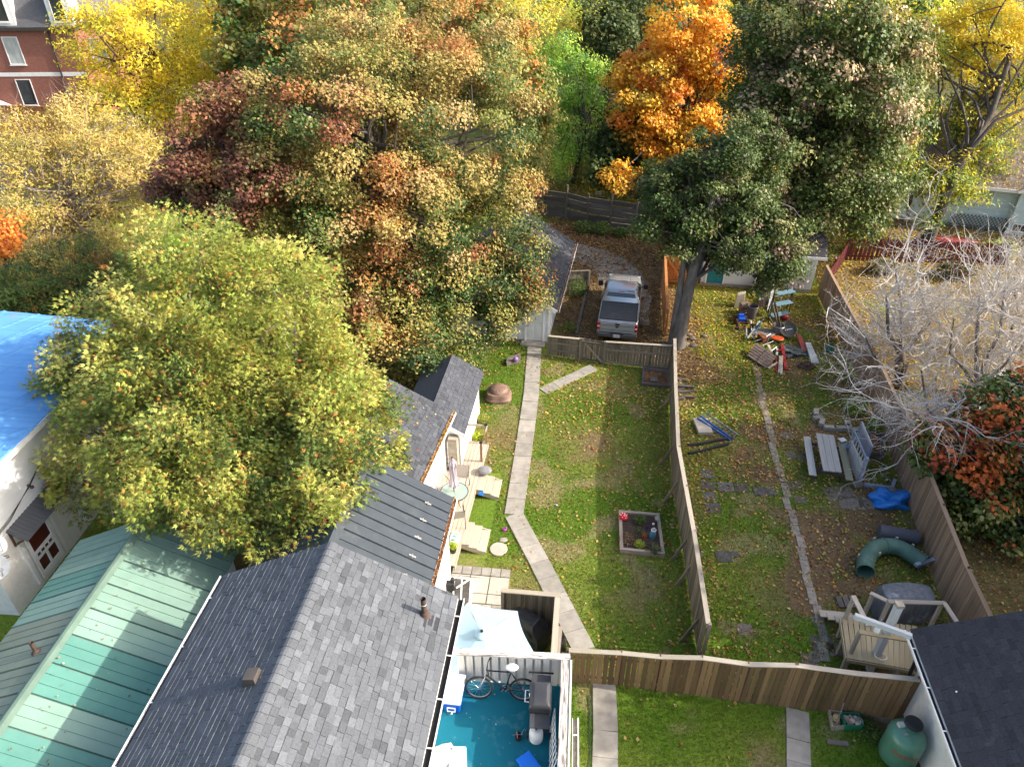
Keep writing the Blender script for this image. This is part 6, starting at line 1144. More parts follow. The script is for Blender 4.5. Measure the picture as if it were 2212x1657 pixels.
m = MB(); m.tube([cfr(.3, -.33, .95), cfr(.42, -.36, .8), cfr(.36, -.37, .7)], .012, 5); m.build('strap', M_black, t)
m = MB(); q = at(1067, 1313, .9); m.add([V(q.x-.3, q.y-.3, 0), V(q.x+.3, q.y-.3, 0), V(q.x+.3, q.y+.3, 0), V(q.x-.3, q.y+.3, 0), V(q.x-.22, q.y-.22, .6), V(q.x+.22, q.y-.22, .6), V(q.x+.22, q.y+.22, .6), V(q.x-.22, q.y+.22, .6), q], [(0, 1, 5, 4), (1, 2, 6, 5), (2, 3, 7, 6), (3, 0, 4, 7), (4, 5, 8), (5, 6, 8), (6, 7, 8), (7, 4, 8)]); m.build('covered_stool', mat('grey_cover', (.16, .155, .15), (.12, .115, .11), (5, 5, 5), .7), None, label='small peaked dark grey cover beside the blue umbrella', cat='cover')
t = thing('garden_hose', 'coiled black garden hose hung behind the privacy screen', 'hose', at(1213, 1397, .0))
m = MB(); q = at(1213, 1390, .7); 
for k in range(6): torus(m, q+V(.03*k-.06, 0, 0), (1, .12, 0), .2+.008*k, .014, 26, 5)
m.build('coil', M_black, t, smooth=True); m = MB(); m.bar(q+V(0, 0, -.7), q+V(0, 0, .12), .05, .05); m.build('hanger', M_wood_grey, t)
t = MB(); P = [at(u, v, .03) for u, v in ((1272, 1500), (1275, 1540), (1273, 1580), (1276, 1620), (1270, 1675))]; t.tube(P, .014, 6); t.build('garden_hose', mat('green_hose', (.05, .10, .06), (.04, .08, .05), rough=.4), None, smooth=True, label='thin green hose lying on the grass beside the slab path', cat='hose')
# entry steps with black treads and white trim
q0, q1, q2, q3 = (at(907+.159*u, 1200+.159*v, .34) for u, v in ((455, 290), (710, 310), (690, 590), (450, 570)))
t = thing('entry_steps', 'white framed entry steps with worn black treads by the side door', 'steps', V(q0.x, q0.y, 0)); m = MB(); m.slab([q0, q1, q2+V(0, -.5, 0), q3+V(0, -.5, 0)], .34, (0, 0, -1)); m.build('frame', M_white, t)
for (a, b) in ((.10, .42), (.52, .90)):
    m = MB(); m.slab([q0.lerp(q1, a)+V(0, -.06, .012), q0.lerp(q1, b)+V(0, -.06, .012), q3.lerp(q2, b)+V(0, -.45, .012), q3.lerp(q2, a)+V(0, -.45, .012)], .01, (0, 0, -1)); m.build('tread', mat('worn_black_tread', (.05, .045, .04), (.10, .09, .08), (6, 6, 6), .9, .3, coord='World', spots=((.3, .22, .16), 9, .67)), t)
plank('rail', q0.lerp(q3, .6)+V(.1, 0, .06), q1.lerp(q2, .15)+V(-.08, 0, .1), .05, .03, M_white, t); m = MB(); m.tube([q0+V(-.1, -.35, .02), q0+V(.25, -.36, .5), q0+V(.9, -.42, .45)], .008, 4); m.build('wire', M_black, t)
m = MB(); m.obox(q0+V(-.05, -.5, .17), (.24, .2, .3)); m.ball(q0+V(.02, -.45, .4), .08, 8, 6); m.build('black_planter', M_black, None, label='small black planter standing on the entry steps', cat='planter', bevel=.02)
# ================================================================= rear deck with two flights of steps
D0, D1 = at(1054, 956, .45), at(981, 1222, .45); dvec = (D0-D1); DL = dvec.length; df = Fr((D1.x, D1.y, 0), math.atan2(dvec.y, dvec.x)-math.pi/2)
dk = thing('deck', 'weathered plank deck with two short flights of steps beside the house wing', 'deck', df.o, df.rz)
for k in range(15):
    x = -.07-k*.145; y0 = 0.0
    for j in range(60):
        y_ = DL*j/60; h_ = hf.inv(df(x-.08, y_)); 
        if (h_.x < 1.72 and h_.y < MY1+.02): y0 = y_+.12
    y1 = DL-(.0 if k < 6 else 0.75+.02*k)
    for j in range(60):
        y_ = y0+(y1-y0)*j/60; h_ = hf.inv(df(x-.08, y_))
    if y1-y0 > .3 and hf.inv(df(x, (y0+y1)/2)).x > .3:
        segs = [(y0, y1)] if k != 3 else [(y0, y0+2.9), (y0+2.91, y0+4.25), (y0+4.26, y1)]
        for si, (a_, b_) in enumerate(segs): plank('plank', df(x, a_, .435), df(x, b_, .435), .130, .03, mat('new_plank', (.55, .33, .13), (.48, .28, .10), (1.6, 9, 9), .8, .1) if (k == 3 and si == 1) else M_wood_deck, dk)
plank('fascia', df(.015, 0, .34), df(.015, DL, .34), .03, .16, M_wood_deck, dk); plank('fascia', df(-1.0, DL+.015, .34), df(.0, DL+.015, .34), .03, .16, M_wood_deck, dk)
for y_ in (.3, 2.2, 4.1, 6.0): plank('post', df(-.06, y_, 0), df(-.06, y_, .4), .09, .09, M_wood_grey, dk)
py_m = df.inv(at(1045, 997, .45)).y
for (x, y_, cp) in ((-.05, DL-.06, 1), (-.05, py_m, 1), (-.85, DL-.06, 0)):
    plank('railing_post', df(x, y_, .1), df(x, y_, 1.38), .09, .09, mat('brown_post', (.33, .20, .11), (.26, .16, .09), (1.5, 8, 8), .8) if cp else M_wood_deck, dk)
    if cp: m = MB(); m.box(x-.065, x+.065, y_-.065, y_+.065, 1.38, 1.43, df); m.build('post_cap', M_black, dk, bevel=.01)
plank('railing', df(-.85, DL-.06, 1.33), df(-.05, DL-.06, 1.33), .04, .09, M_wood_deck, dk); plank('railing', df(-.0, DL-.06, 1.35), df(-.0, (DL+py_m)/2+.1, 1.35), .035, .09, M_wood_deck, dk)
def steps(y0, y1):
    for i, (x, z_) in enumerate(((.16, .40), (.44, .27), (.72, .14))):
        plank('tread', df(x, y0, z_), df(x, y1, z_), .27, .04, M_wood_deck, dk)
        if i < 3: plank('riser', df(x+.12, y0+.02, z_-.09), df(x+.12, y1-.02, z_-.09), .025, .14, M_wood_deck, dk)
    for yy in (y0+.03, y1-.03): plank('stringer', df(.0, yy, .3), df(.86, yy, .04), .04, .2, M_wood_deck, dk)
ya = df.inv(at(1060, 1066, .3)).y; yb = df.inv(at(1066, 1028, .3)).y; steps(ya, yb); ya = df.inv(at(1030, 1184, .3)).y; yb = df.inv(at(1030, 1134, .3)).y; steps(ya, yb)
q = at(1047, 1021, .46); m = MB(); m.ball(q+V(0, 0, .12), .28, 12, 8, 1.0, .85, .45); m.build('cushion', mat('grey_cushion', (.25, .245, .25), (.19, .185, .19), (7, 7, 7), .8, .3), None, smooth=True, label='grey patterned cushion lying on the deck above the steps', cat='cushion')
# patio table, closed umbrella, chairs
tq = at(981, 1062, 1.12); tb = V(tq.x, tq.y, .455); t = thing('patio_table', 'round glass patio table on the rear deck', 'table', tb)
m = MB(); m.lathe([(.0, .66), (.50, .66), (.50, .67), (.0, .67)], tb, 30, cap=False); m.build('tabletop', mat('green_glass', (.55, .68, .62), (.5, .63, .57), (3, 3, 3), .08, trans=.55, spec=.6), t)
m = MB(); torus(m, tb+V(0, 0, .665), (0, 0, 1), .50, .014, 36, 6); m.build('rim', M_black, t, smooth=True)
for k in range(4): a = math.pi/4+k*math.pi/2; m = MB(); m.tube([tb+V(.38*math.cos(a), .38*math.sin(a), .65), tb+V(.2*math.cos(a), .2*math.sin(a), .3), tb+V(.36*math.cos(a), .36*math.sin(a), .0)], .013, 6); m.build('leg', M_black, t)
M_lav = mat('lavender_canvas', (.50, .44, .48), (.38, .33, .37), (8, 8, 2), .9, .3)
t = thing('umbrella', 'closed lavender grey patio umbrella standing through the glass table', 'umbrella', tb); m = MB(); m.tube([tb, tb+V(0, 0, 2.25)], .02, 8); m.build('pole', M_black, t)
m = MB(); n = 24; prof = [(.14, .95), (.17, 1.05), (.10, 1.25), (.115, 1.5), (.10, 1.8), (.13, 1.95), (.12, 2.05), (.02, 2.22)]; vs = []
for (r_, z_) in prof:
    for j in range(n): a = 2*math.pi*j/n; k = 1+.22*math.cos(8*a+z_*2); vs.append(tb+V(r_*k*math.cos(a), r_*k*math.sin(a), z_+.02*math.cos(8*a)))
m.add(vs, [(i*n+j, i*n+(j+1) % n, (i+1)*n+(j+1) % n, (i+1)*n+j) for i in range(len(prof)-1) for j in range(n)]); m.build('canopy', M_lav, t, smooth=True); m = MB(); m.ball(tb+V(0, 0, 2.27), .03, 8, 6); m.build('finial', M_black, t)
M_sling = mat('beige_sling', (.48, .42, .36), (.40, .35, .30), (40, 40, 40), .85, .2); M_cframe = mat('brown_tube', (.09, .075, .065), (.07, .06, .05), rough=.4)
def chair(p, rz, label):
    f_ = Fr(p, rz); t = thing('patio_chair', label, 'chair', p, rz, 'patio chairs on the rear deck')
    m = MB(); m.slab([f_(-.24, -.24, .42), f_(.24, -.24, .44), f_(.24, .24, .44), f_(-.24, .24, .42)], .02); m.build('seat', M_sling, t); m = MB(); m.slab([f_(-.24, -.26, .44), f_(.24, -.26, .44), f_(.24, -.42, .92), f_(-.24, -.42, .92)], .02, (0, .02, 0)); m.build('backrest', M_sling, t)
    for s_ in (-1, 1): m = MB(); m.tube([f_(.27*s_, .28, 0), f_(.27*s_, .26, .6), f_(.27*s_, .1, .66), f_(.27*s_, -.32, .64), f_(.26*s_, -.44, .94)], .014, 6); m.tube([f_(.27*s_, -.28, .62), f_(.27*s_, -.38, 0)], .014, 6); m.build('frame', M_cframe, t, smooth=True)
    return t
chair(V(tb.x+.15, tb.y+.75, .455), R_(170), 'beige sling patio chair drawn up to the glass table beside the lavender umbrella'); chair(V(tb.x+.12, tb.y-.85, .455), R_(10), 'beige sling patio chair at the house end of the glass table'); chair(V(tb.x-.55, tb.y+.62, .455), R_(215), 'beige sling patio chair tucked between the glass table and the white wall')
# small things
def stick(u, v, h_, col, label, name, cat, petals=6):
    q = at(u, v, 0); t = thing(name, label, cat, q); m = MB(); m.tube([q, q+V(0, 0, h_)], .008, 5); m.build('stem', M_black, t); m = MB()
    for k in range(petals): a = 2*math.pi*k/petals; m.ball(q+V(.07*math.cos(a), .07*math.sin(a), h_), .05, 7, 5, 1, 1, .35)
    m.build('petals', mat('c_'+name+str(u), col, None, rough=.4), t, smooth=True)
stick(1040, 1085, .45, (.01, .16, .55), 'blue flower shaped garden spinner beside the deck', 'garden_spinner', 'spinner'); m = MB(); q = at(1090, 1144, .05); m.ball(q, .07, 9, 6, 1.2, 1, .8); m.ball(q+V(.05, .03, .06), .04, 8, 5); m.build('toy', mat('magenta_plastic', (.42, .06, .36), None, rough=.4), None, smooth=True, label='small magenta toy dropped by the slab path', cat='toy')
m = MB(); m.ball(at(1202, 1091, .04), .045, 9, 6); m.build('ball', mat('lilac_plastic', (.55, .42, .6), None, rough=.4), None, smooth=True, label='tiny lilac ball lying on the open lawn', cat='ball')
q = at(983, 1166, .46); fr_ = Fr(q, -R_(10)); t = thing('soil_bag', 'plump bag of potting soil with blue and yellow print on the deck', 'bag', q, fr_.rz)
m = MB(); m.ball(q+V(0, 0, .10), .30, 14, 8, .62, 1.1, .34); m.build('bag', mat('bag_white', (.72, .72, .70), (.6, .62, .64), (5, 5, 5), .35), t, smooth=True)
for (dx, dy, sx, sy, c_) in ((0, .1, .12, .07, (.75, .42, .05)), (0, -.03, .13, .08, (.03, .30, .62)), (0, -.16, .10, .05, (.12, .45, .15))): m = MB(); m.ball(fr_(dx, dy, .145), .1, 12, 6, sx*10, sy*10, .62); m.build('print_patch', mat('bag%s' % int(c_[0]*100), c_, None, rough=.4), t, smooth=True)
def tuft(name, label, q, h_, r_, n, pal, shape='blade', cat='plant', sz=.12, pot=None):
    t = thing(name, label, cat, q); q = Vector(q); C = RNG.normal(size=(n, 3)); C /= np.linalg.norm(C, axis=1, keepdims=True); C *= RNG.random((n, 1))**.4; C = C*np.array([r_, r_, h_*.5])+np.array(q)+np.array([0, 0, h_*.5+(pot or 0)]); Nn = RNG.normal(size=(n, 3))*.6+np.array([0, 0, .7])
    leaves_mesh('foliage', C, Nn, RNG.uniform(sz*.6, sz*1.3, n), jitter_col(pick(pal, n), .18), M_leaf, t, shape); m = MB()
    for k in range(7): e = Vector(C[RNG.integers(n)]); m.tube([q+V(0, 0, .0), q.lerp(e, .5)+V(0, 0, .03), e], [.012, .008, .004], 4, False)
    m.build('stems', M_bark, t)
    if pot: m = MB(); m.lathe([(.09, 0), (.13, pot), (.12, pot), (.08, .02)], q, 14); m.build('pot', M_black, t, smooth=True)
    return t
YG = [(.50, .58, .04, 3), (.42, .50, .05, 2), (.28, .40, .05, 1)]; GG = [(.09, .17, .03, 3), (.14, .22, .05, 2), (.06, .11, .025, 1)]
tuft('potted_plant', 'lime yellow potted plant on the deck beside the soil bag', at(979, 1192, .455), .24, .16, 240, YG, sz=.09, pot=.18)
tuft('low_shrub', 'yellow green shrub in the bare bed beyond the deck railing', at(1043, 912), .40, .26, 260, [(.30, .33, .06, 3), (.22, .27, .05, 2)], sz=.10); tuft('low_shrub', 'bright yellow green clump inside the corner of the deck railing', at(1030, 948), .32, .24, 220, YG, sz=.10); tuft('low_shrub', 'small gold and green hosta beside the railing clump', at(1043, 947), .22, .16, 120, [(.45, .38, .10, 2), (.25, .28, .08, 2)], sz=.12)
# brown domed sandbox
q = at(1077, 858); t = thing('sandbox', 'brown plastic sandbox with ribbed domed lid on the lawn', 'sandbox', q); M_br = mat('brown_plastic', (.24, .155, .115), (.19, .12, .09), (6, 6, 6), .55, .15)
m = MB(); n = 32; prof = [(.60, 0), (.62, .12), (.55, .22), (.57, .24), (.52, .38), (.40, .40)]; vs = []
for (r_, z_) in prof:
    for j in range(n): a = 2*math.pi*j/n; k = (abs(math.cos(a))**4+abs(math.sin(a))**4)**-.25*(1+.02*math.sin(9*a)); vs.append(q+V(r_*k*math.cos(a)*.95, r_*k*math.sin(a)*.9, z_))
m.add(vs, [(i*n+j, i*n+(j+1) % n, (i+1)*n+(j+1) % n, (i+1)*n+j) for i in range(len(prof)-1) for j in range(n)]+[tuple((len(prof)-1)*n+j for j in range(n))]); m.build('base', M_br, t, smooth=True)
m = MB(); m.lathe([(.42, .40), (.40, .47), (.30, .55), (.16, .60), (.03, .61)], q, 32); lid = m.build('lid', M_br, t, smooth=True)
for k in range(14): a = 2*math.pi*k/14; m = MB(); m.bar(q+V(.14*math.cos(a), .14*math.sin(a), .607), q+V(.33*math.cos(a), .33*math.sin(a), .54), .022, .02); m.build('rib', M_br, lid)
# timber box with purple ball by the path; leaf-filled timber bed by the gate
def timber_box(name, label, corners, z0, w_, h_, fill, mt=M_wood_tie, cat='planter', fm=None):
    c = [Vector(p) for p in corners]; ce = sum(c, Vector())/len(c); t = thing(name, label, cat, V(ce.x, ce.y, 0))
    for i in range(4):
        a, b = c[i], c[(i+1) % 4]; d = (b-a).normalized(); plank('timber', a-d*(.0 if i % 2 else w_/2)+d*(w_/2 if i % 2 else 0)+V(0, 0, h_/2+(.003 if i % 2 else 0)), b+d*(-w_/2 if i % 2 else w_/2)+V(0, 0, h_/2+(.003 if i % 2 else 0)), w_, h_, mt, t)
    if fill: m = MB(); m.poly([V(p.x, p.y, fill) for p in c]); m.build('soil', fm or mat('garden_soil', (.085, .055, .042), (.05, .034, .028), (14, 14, 14), 1.0, .9, coord='World'), t)
    return t
timber_box('garden_bed', 'raised garden bed framed in pale landscape timbers on the lawn', [at(1339, 1112), at(1420, 1119), at(1431, 1202), at(1342, 1193)], 0, .11, .20, .12, mat('landscape_timber', (.40, .33, .26), (.28, .22, .17), (2, 8, 8), .85, .3, rand=.1))
gbp = lambda u, v, z=.12: at(1317+.1537*u, 1082.8+.1537*v, z)
q = gbp(190, 250); t = thing('mushroom_ornament', 'red toadstool ornament with white spots in the garden bed corner', 'ornament', q); m = MB(); m.lathe([(.05, 0), (.04, .12)], q, 10); m.build('stalk', M_white, t); m = MB(); m.lathe([(.17, .10), (.165, .15), (.12, .22), (.05, .26), (.005, .27)], q, 18); cp = m.build('cap', mat('toadstool_red', (.62, .03, .04), (.55, .025, .035), rough=.35), t, smooth=True)
for k in range(11): a = k*2.4; rr = .15*math.sqrt((k+.5)/11); m = MB(); z_ = .27-.12*(rr/.17)**2; m.ball(q+V(rr*math.cos(a), rr*math.sin(a), z_), .022, 7, 5, 1, 1, .5); m.build('spot', M_white, cp)
tuft('flowering_shrub', 'dark green flowering plant at the back of the garden bed', gbp(425, 290), .28, .24, 420, GG, sz=.08); tuft('coreopsis', 'lime yellow flowering plant at the front of the garden bed', gbp(415, 630), .22, .2, 260, YG, sz=.08); tuft('marigold', 'small orange red flowers in the middle of the garden bed', gbp(480, 510), .16, .08, 70, [(.65, .12, .03, 3), (.6, .25, .04, 1)], 'kite', sz=.05); tuft('pansy', 'small purple flowers beside the statue in the garden bed', gbp(535, 390), .12, .07, 60, [(.12, .05, .35, 3), (.08, .12, .04, 2)], 'kite', sz=.05); tuft('dry_stalks', 'dry brown stalks lying across the garden bed soil', gbp(250, 540), .10, .28, 160, [(.34, .22, .13, 3), (.26, .17, .10, 2)], 'frond', sz=.18); tuft('green_sprigs', 'thin green sprigs in the centre of the garden bed', gbp(400, 440), .16, .25, 150, GG+[(.3, .2, .08, 1)], sz=.06)
q = gbp(610, 700); t = thing('ornamental_grass', 'spiky grey green ornamental grass spilling over the garden bed timber', 'plant', q); m_n = 230; ang = RNG.uniform(0, 6.28, m_n); ln = RNG.uniform(.2, .42, m_n); el = RNG.uniform(.3, 1.2, m_n); vs = np.zeros((m_n, 4, 3)); b0_ = np.array(q)
for i in range(m_n):
    d = np.array([math.cos(ang[i])*math.cos(el[i]), math.sin(ang[i])*math.cos(el[i]), math.sin(el[i])]); s_ = np.array([-math.sin(ang[i]), math.cos(ang[i]), 0])*.012; vs[i] = [b0_-s_, b0_+s_, b0_+d*ln[i]*.6+s_*.8, b0_+d*ln[i]+np.array([0, 0, -.05])]
arr_mesh('blades', vs.reshape(-1, 3), np.arange(m_n*4).reshape(-1, 4), np.repeat(jitter_col(pick([(.22, .25, .12, 3), (.14, .20, .09, 2), (.40, .26, .12, 1.2)], m_n), .15), 4, axis=0), M_leaf, t)
q = gbp(600, 505); t = thing('garden_statue', 'blue and white gnome like statue standing in the garden bed', 'statue', q); m = MB(); m.lathe([(.10, 0), (.12, .05), (.11, .2), (.08, .28), (.05, .33)], q, 14); m.build('body', mat('statue_blue', (.05, .17, .24), (.10, .24, .32), rough=.5), t, smooth=True); m = MB(); m.ball(q+V(.01, 0, .38), .075, 10, 7); m.build('head', mat('statue_grey', (.38, .40, .42), None), t, smooth=True); m = MB(); torus(m, q+V(.01, 0, .36), (0, 0, 1), .075, .02, 16, 5); m.build('collar', M_white, t)
q = gbp(650, 330); t = thing('solar_lantern', 'small grey solar lantern on a stake in the garden bed', 'lantern', q); m = MB(); m.tube([q, q+V(0, 0, .25)], .015, 6); m.build('stake', M_black, t); m = MB(); m.obox(q+V(0, 0, .30), (.13, .18, .05)); m.build('panel', mat('grey_plastic', (.25, .28, .28), None, rough=.4), t, bevel=.01); m = MB(); m.ball(q+V(-.12, -.1, .14), .05, 8, 6); m.build('globe', M_white, t, smooth=True)
timber_box('timber_bed', 'timber framed bed full of fallen leaves beside the fence corner', [at(1390, 800), at(1444, 806), at(1444, 838), at(1388, 833)], 0, .13, .16, .06, fm=mat('leafy_soil', (.20, .10, .05), (.12, .06, .03), (10, 10, 10), 1, .8, coord='World', spots=((.30, .17, .08), 7, .5)))
m = MB(); m.obox(at(1412, 820, .1), (.34, .34, .08)); m.build('paver', M_stone, None, label='square stone block lying in the leafy timber bed', cat='paver')
timber_box('timber_planter', 'low timber planter beside the slab path near the garage door', [at(1098, 781), at(1121, 773), at(1121, 783), at(1096, 790)], 0, .12, .2, .1); m = MB(); m.ball(at(1114, 776, .28), .13, 12, 8); m.build('gazing_ball', mat('purple_glass', (.30, .17, .42), (.25, .14, .36), rough=.25), None, smooth=True, label='purple ball ornament on the timber planter by the path', cat='ornament')
tuft('green_shrub', 'rounded green shrub between the garage wall and the fence panel', at(1245, 640), 1.1, .55, 900, GG+[(.3, .3, .06, .6)], sz=.12); tuft('weedy_strip', 'leafy weeds at the foot of the planting strip by the gate', at(1228, 715), .45, .5, 420, YG[1:]+GG+[(.5, .3, .06, 1)], sz=.12)
for (u, v, h_, r_, lb) in ((1215, 462, 1.3, .7, 'tall green weeds climbing the left part of the timber fence'), (1262, 500, .7, .8, 'leafy green weeds at the foot of the timber fence posts'), (1298, 505, .8, .7, 'bushy weeds below the middle bay of the timber fence'), (1340, 510, .6, .6, 'low weeds under the timber fence near the dark maple')): tuft('weeds', lb, at(u, v), h_, r_, 700, GG+[(.22, .25, .05, 1.5)], sz=.17)
# garden beyond the timber fence
q = at(1282, 388); tuft('tall_shrub', 'light green upright shrub beyond the timber fence', q, 2.2, .8, 1100, [(.32, .42, .10, 3), (.22, .32, .07, 2)], sz=.22); tuft('tall_shrub', 'sunlit green bamboo like shrub beside the wooden rail', at(1255, 395), 2.0, .8, 800, [(.16, .25, .05, 3), (.30, .34, .09, 2), (.35, .22, .10, 1)], sz=.22)
m = MB(); q = at(1281, 410); m.obox(q+V(0, 0, .22), (.55, .5, .42)); m.obox(q+V(0, 0, .45), (.6, .55, .05)); m.build('yellow_crate', mat('yellow_paint', (.75, .48, .02), (.68, .42, .02), rough=.5), None, label='bright yellow crate beyond the timber fence', cat='crate')
t = thing('wooden_stairs', 'brown wooden stair railing beyond the timber fence', 'railing', at(1227, 392)); q = at(1227, 392)
for k in range(7): plank('baluster', q+V(k*.22-.3, k*.05, 0), q+V(k*.22-.3, k*.05, 1.3), .06, .06, M_wood_brown2, t)
plank('rail', q+V(-.4, 0, 1.35), q+V(1.3, .4, 1.35), .12, .05, M_wood_cap, t); plank('rail', q+V(-.35, 0, 1.35), q+V(-.9, 1.6, 1.9), .1, .05, M_wood_cap, t); plank('post', q+V(-.35, 0, 0), q+V(-.35, 0, 1.4), .1, .1, M_wood_brown2, t)
t = thing('sign', 'small white sign on a stake beyond the timber fence', 'sign', at(1292, 470)+V(0, 3, 0)); q = at(1292, 470)+V(0, 3, 0)
q2 = atY(1293, 417, q.y); m = MB(); m.tube([V(q2.x, q.y, 0), V(q2.x, q.y, q2.z)], .02, 5); m.build('stake', M_black, t); m = MB(); m.obox(q2, (.42, .03, .24)); m.build('board', M_white, t)
def text3(s_, size, loc, rotm, mt, parent, name='lettering', align='CENTER', ext=.003):
    c = bpy.data.curves.new(name, 'FONT'); c.body = s_; c.size = size; c.align_x = align; c.align_y = 'CENTER'; c.extrude = ext; o = bpy.data.objects.new(name, c); me = bpy.data.meshes.new_from_object(o); me.materials.append(mt); bpy.data.objects.remove(o); bpy.data.curves.remove(c)
    ob = bpy.data.objects.new(name, me); ob.matrix_basis = inv_of(parent) @ Matrix.Translation(loc) @ rotm.to_4x4(); COL.objects.link(ob); ob.parent = parent; return ob
for k in range(4): m = MB(); m.obox(q2+V(-.12+.08*k, -.018, 0), (.045, .006, .11)); m.build('faded_mark', mat('faded_violet', (.30, .27, .42), None), t)
# ================================================================= pickup truck
trz = -R_(11.0); tp = at(1334, 727, .55); tkf = Fr((tp.x-.05, tp.y+.05, .03), trz)
tk = thing('pickup_truck', 'silver pickup truck with grey bed cover parked on the leafy driveway', 'truck', tkf.o, trz)
M_silver = mat('silver_paint', (.46, .49, .52), (.44, .47, .50), (2, 2, 2), .28, metal=.5, coat=.6, spec=.5); M_tint = mat('tinted_glass', (.012, .018, .018), (.02, .03, .03), (2, 2, 2), .05, spec=.9); M_red = mat('tail_red', (.55, .012, .015), (.42, .01, .012), (6, 6, 6), .15, coat=.5); M_chr = mat('bumper_grey', (.10, .105, .11), (.08, .085, .09), rough=.4)
def loft(m, secs):
    n = len(secs[0]); vs = [p for s_ in secs for p in s_]; m.add(vs, [(i*n+j, i*n+(j+1) % n, (i+1)*n+(j+1) % n, (i+1)*n+j) for i in range(len(secs)-1) for j in range(n)]+[tuple(range(n))[::-1], tuple((len(secs)-1)*n+j for j in range(n))])
def bsec(y, w_, z0, z1, r=.12): return [tkf(x, y, z) for x, z in ((-w_+.04, z0), (-w_, z0+.15), (-w_, z1-r*1.2), (-w_+r*.35, z1-r*.3), (-w_+r, z1), (w_-r, z1), (w_-r*.35, z1-r*.3), (w_, z1-r*1.2), (w_, z0+.15), (w_-.04, z0))]
m = MB(); loft(m, [bsec(.0, .96, .5, 1.33), bsec(.05, .985, .48, 1.36), bsec(1.0, 1.0, .45, 1.36), bsec(2.05, 1.0, .45, 1.36), bsec(3.9, 1.0, .45, 1.33), bsec(4.3, .99, .45, 1.30, .2), bsec(5.2, .97, .45, 1.24, .25), bsec(5.65, .90, .48, 1.14, .3), bsec(5.82, .80, .55, .95, .2)]); m.build('body', M_silver, tk, smooth=True)
# cab
def csec(z, w_, y0, y1, r=.1): return [tkf(x, y, z) for x, y in ((-w_, y0+r), (-w_+r, y0), (w_-r, y0), (w_, y0+r), (w_, y1-r), (w_-r*1.5, y1), (-w_+r*1.5, y1), (-w_, y1-r))]
m = MB(); loft(m, [csec(1.30, .97, 2.0, 4.35), csec(1.40, .95, 2.03, 4.22), csec(1.80, .80, 2.22, 3.55), csec(1.88, .76, 2.30, 3.40), csec(1.91, .66, 2.42, 3.25)]); cab = m.build('cab', M_silver, tk, smooth=True)
def pane(name, pts, parent): m = MB(); m.slab(pts, .015); return m.build(name, M_tint, parent)
pane('rear_window', [tkf(-.80, 2.035, 1.40), tkf(.80, 2.035, 1.40), tkf(.69, 2.205, 1.78), tkf(-.69, 2.205, 1.78)], cab)
pane('windscreen', [tkf(-.84, 4.19, 1.42), tkf(.84, 4.19, 1.42), tkf(.72, 3.58, 1.79), tkf(-.72, 3.58, 1.79)], cab)
for s_ in (-1, 1):
    for (y0, y1, y2, y3) in ((2.15, 2.75, 2.75, 2.30), (2.83, 4.05, 3.48, 2.83)):
        m = MB(); m.slab([tkf(s_*.957, y0, 1.42), tkf(s_*.957, y1, 1.42), tkf(s_*.815, y2, 1.77), tkf(s_*.815, y3, 1.77)], .012, tkf(-s_, 0)-tkf(0, 0)); m.build('side_window', M_tint, cab)
for k in range(2): m = MB(); m.box(-.60+k*.8, -.2+k*.8, 2.45, 2.6, 1.35, 1.68, tkf); m.build('headrest', mat('seat_grey', (.25, .26, .25), None), cab)
m = MB(); m.slab([tkf(-.90, .08, 1.375), tkf(.90, .08, 1.375), tkf(.90, 1.98, 1.375), tkf(-.90, 1.98, 1.375)], .03); bc = m.build('bed_cover', mat('grey_tonneau', (.075, .075, .075), (.06, .06, .06), (3, 3, 3), .7, .1, spots=((.12, .12, .12), 1.5, .6)), tk)
for (a, b) in ((tkf(-.90, .08, 1.38), tkf(-.90, 1.98, 1.38)), (tkf(.90, .08, 1.38), tkf(.90, 1.98, 1.38)), (tkf(-.92, .08, 1.38), tkf(.92, .08, 1.38))): m = MB(); m.bar(a, b, .035, .03); m.build('cover_rail', M_black, bc)
tg = MB(); tg.box(-.82, .82, -.035, .0, .72, 1.30, tkf); tg = tg.build('tailgate', M_silver, tk, bevel=.02)
for z_ in (.86, 1.10): m = MB(); m.box(-.80, .80, -.045, -.03, z_, z_+.02, tkf); m.build('crease', M_chr, tg)
m = MB(); m.box(-.11, .11, -.055, -.03, 1.14, 1.23, tkf); m.build('handle', M_black, tg, bevel=.008); m = MB(); m.ball(tkf(0, -.04, 1.04), .10, 14, 8, 1, .2, .42); m.build('badge', mat('badge_blue', (.01, .02, .06), None, rough=.2), tg, smooth=True)
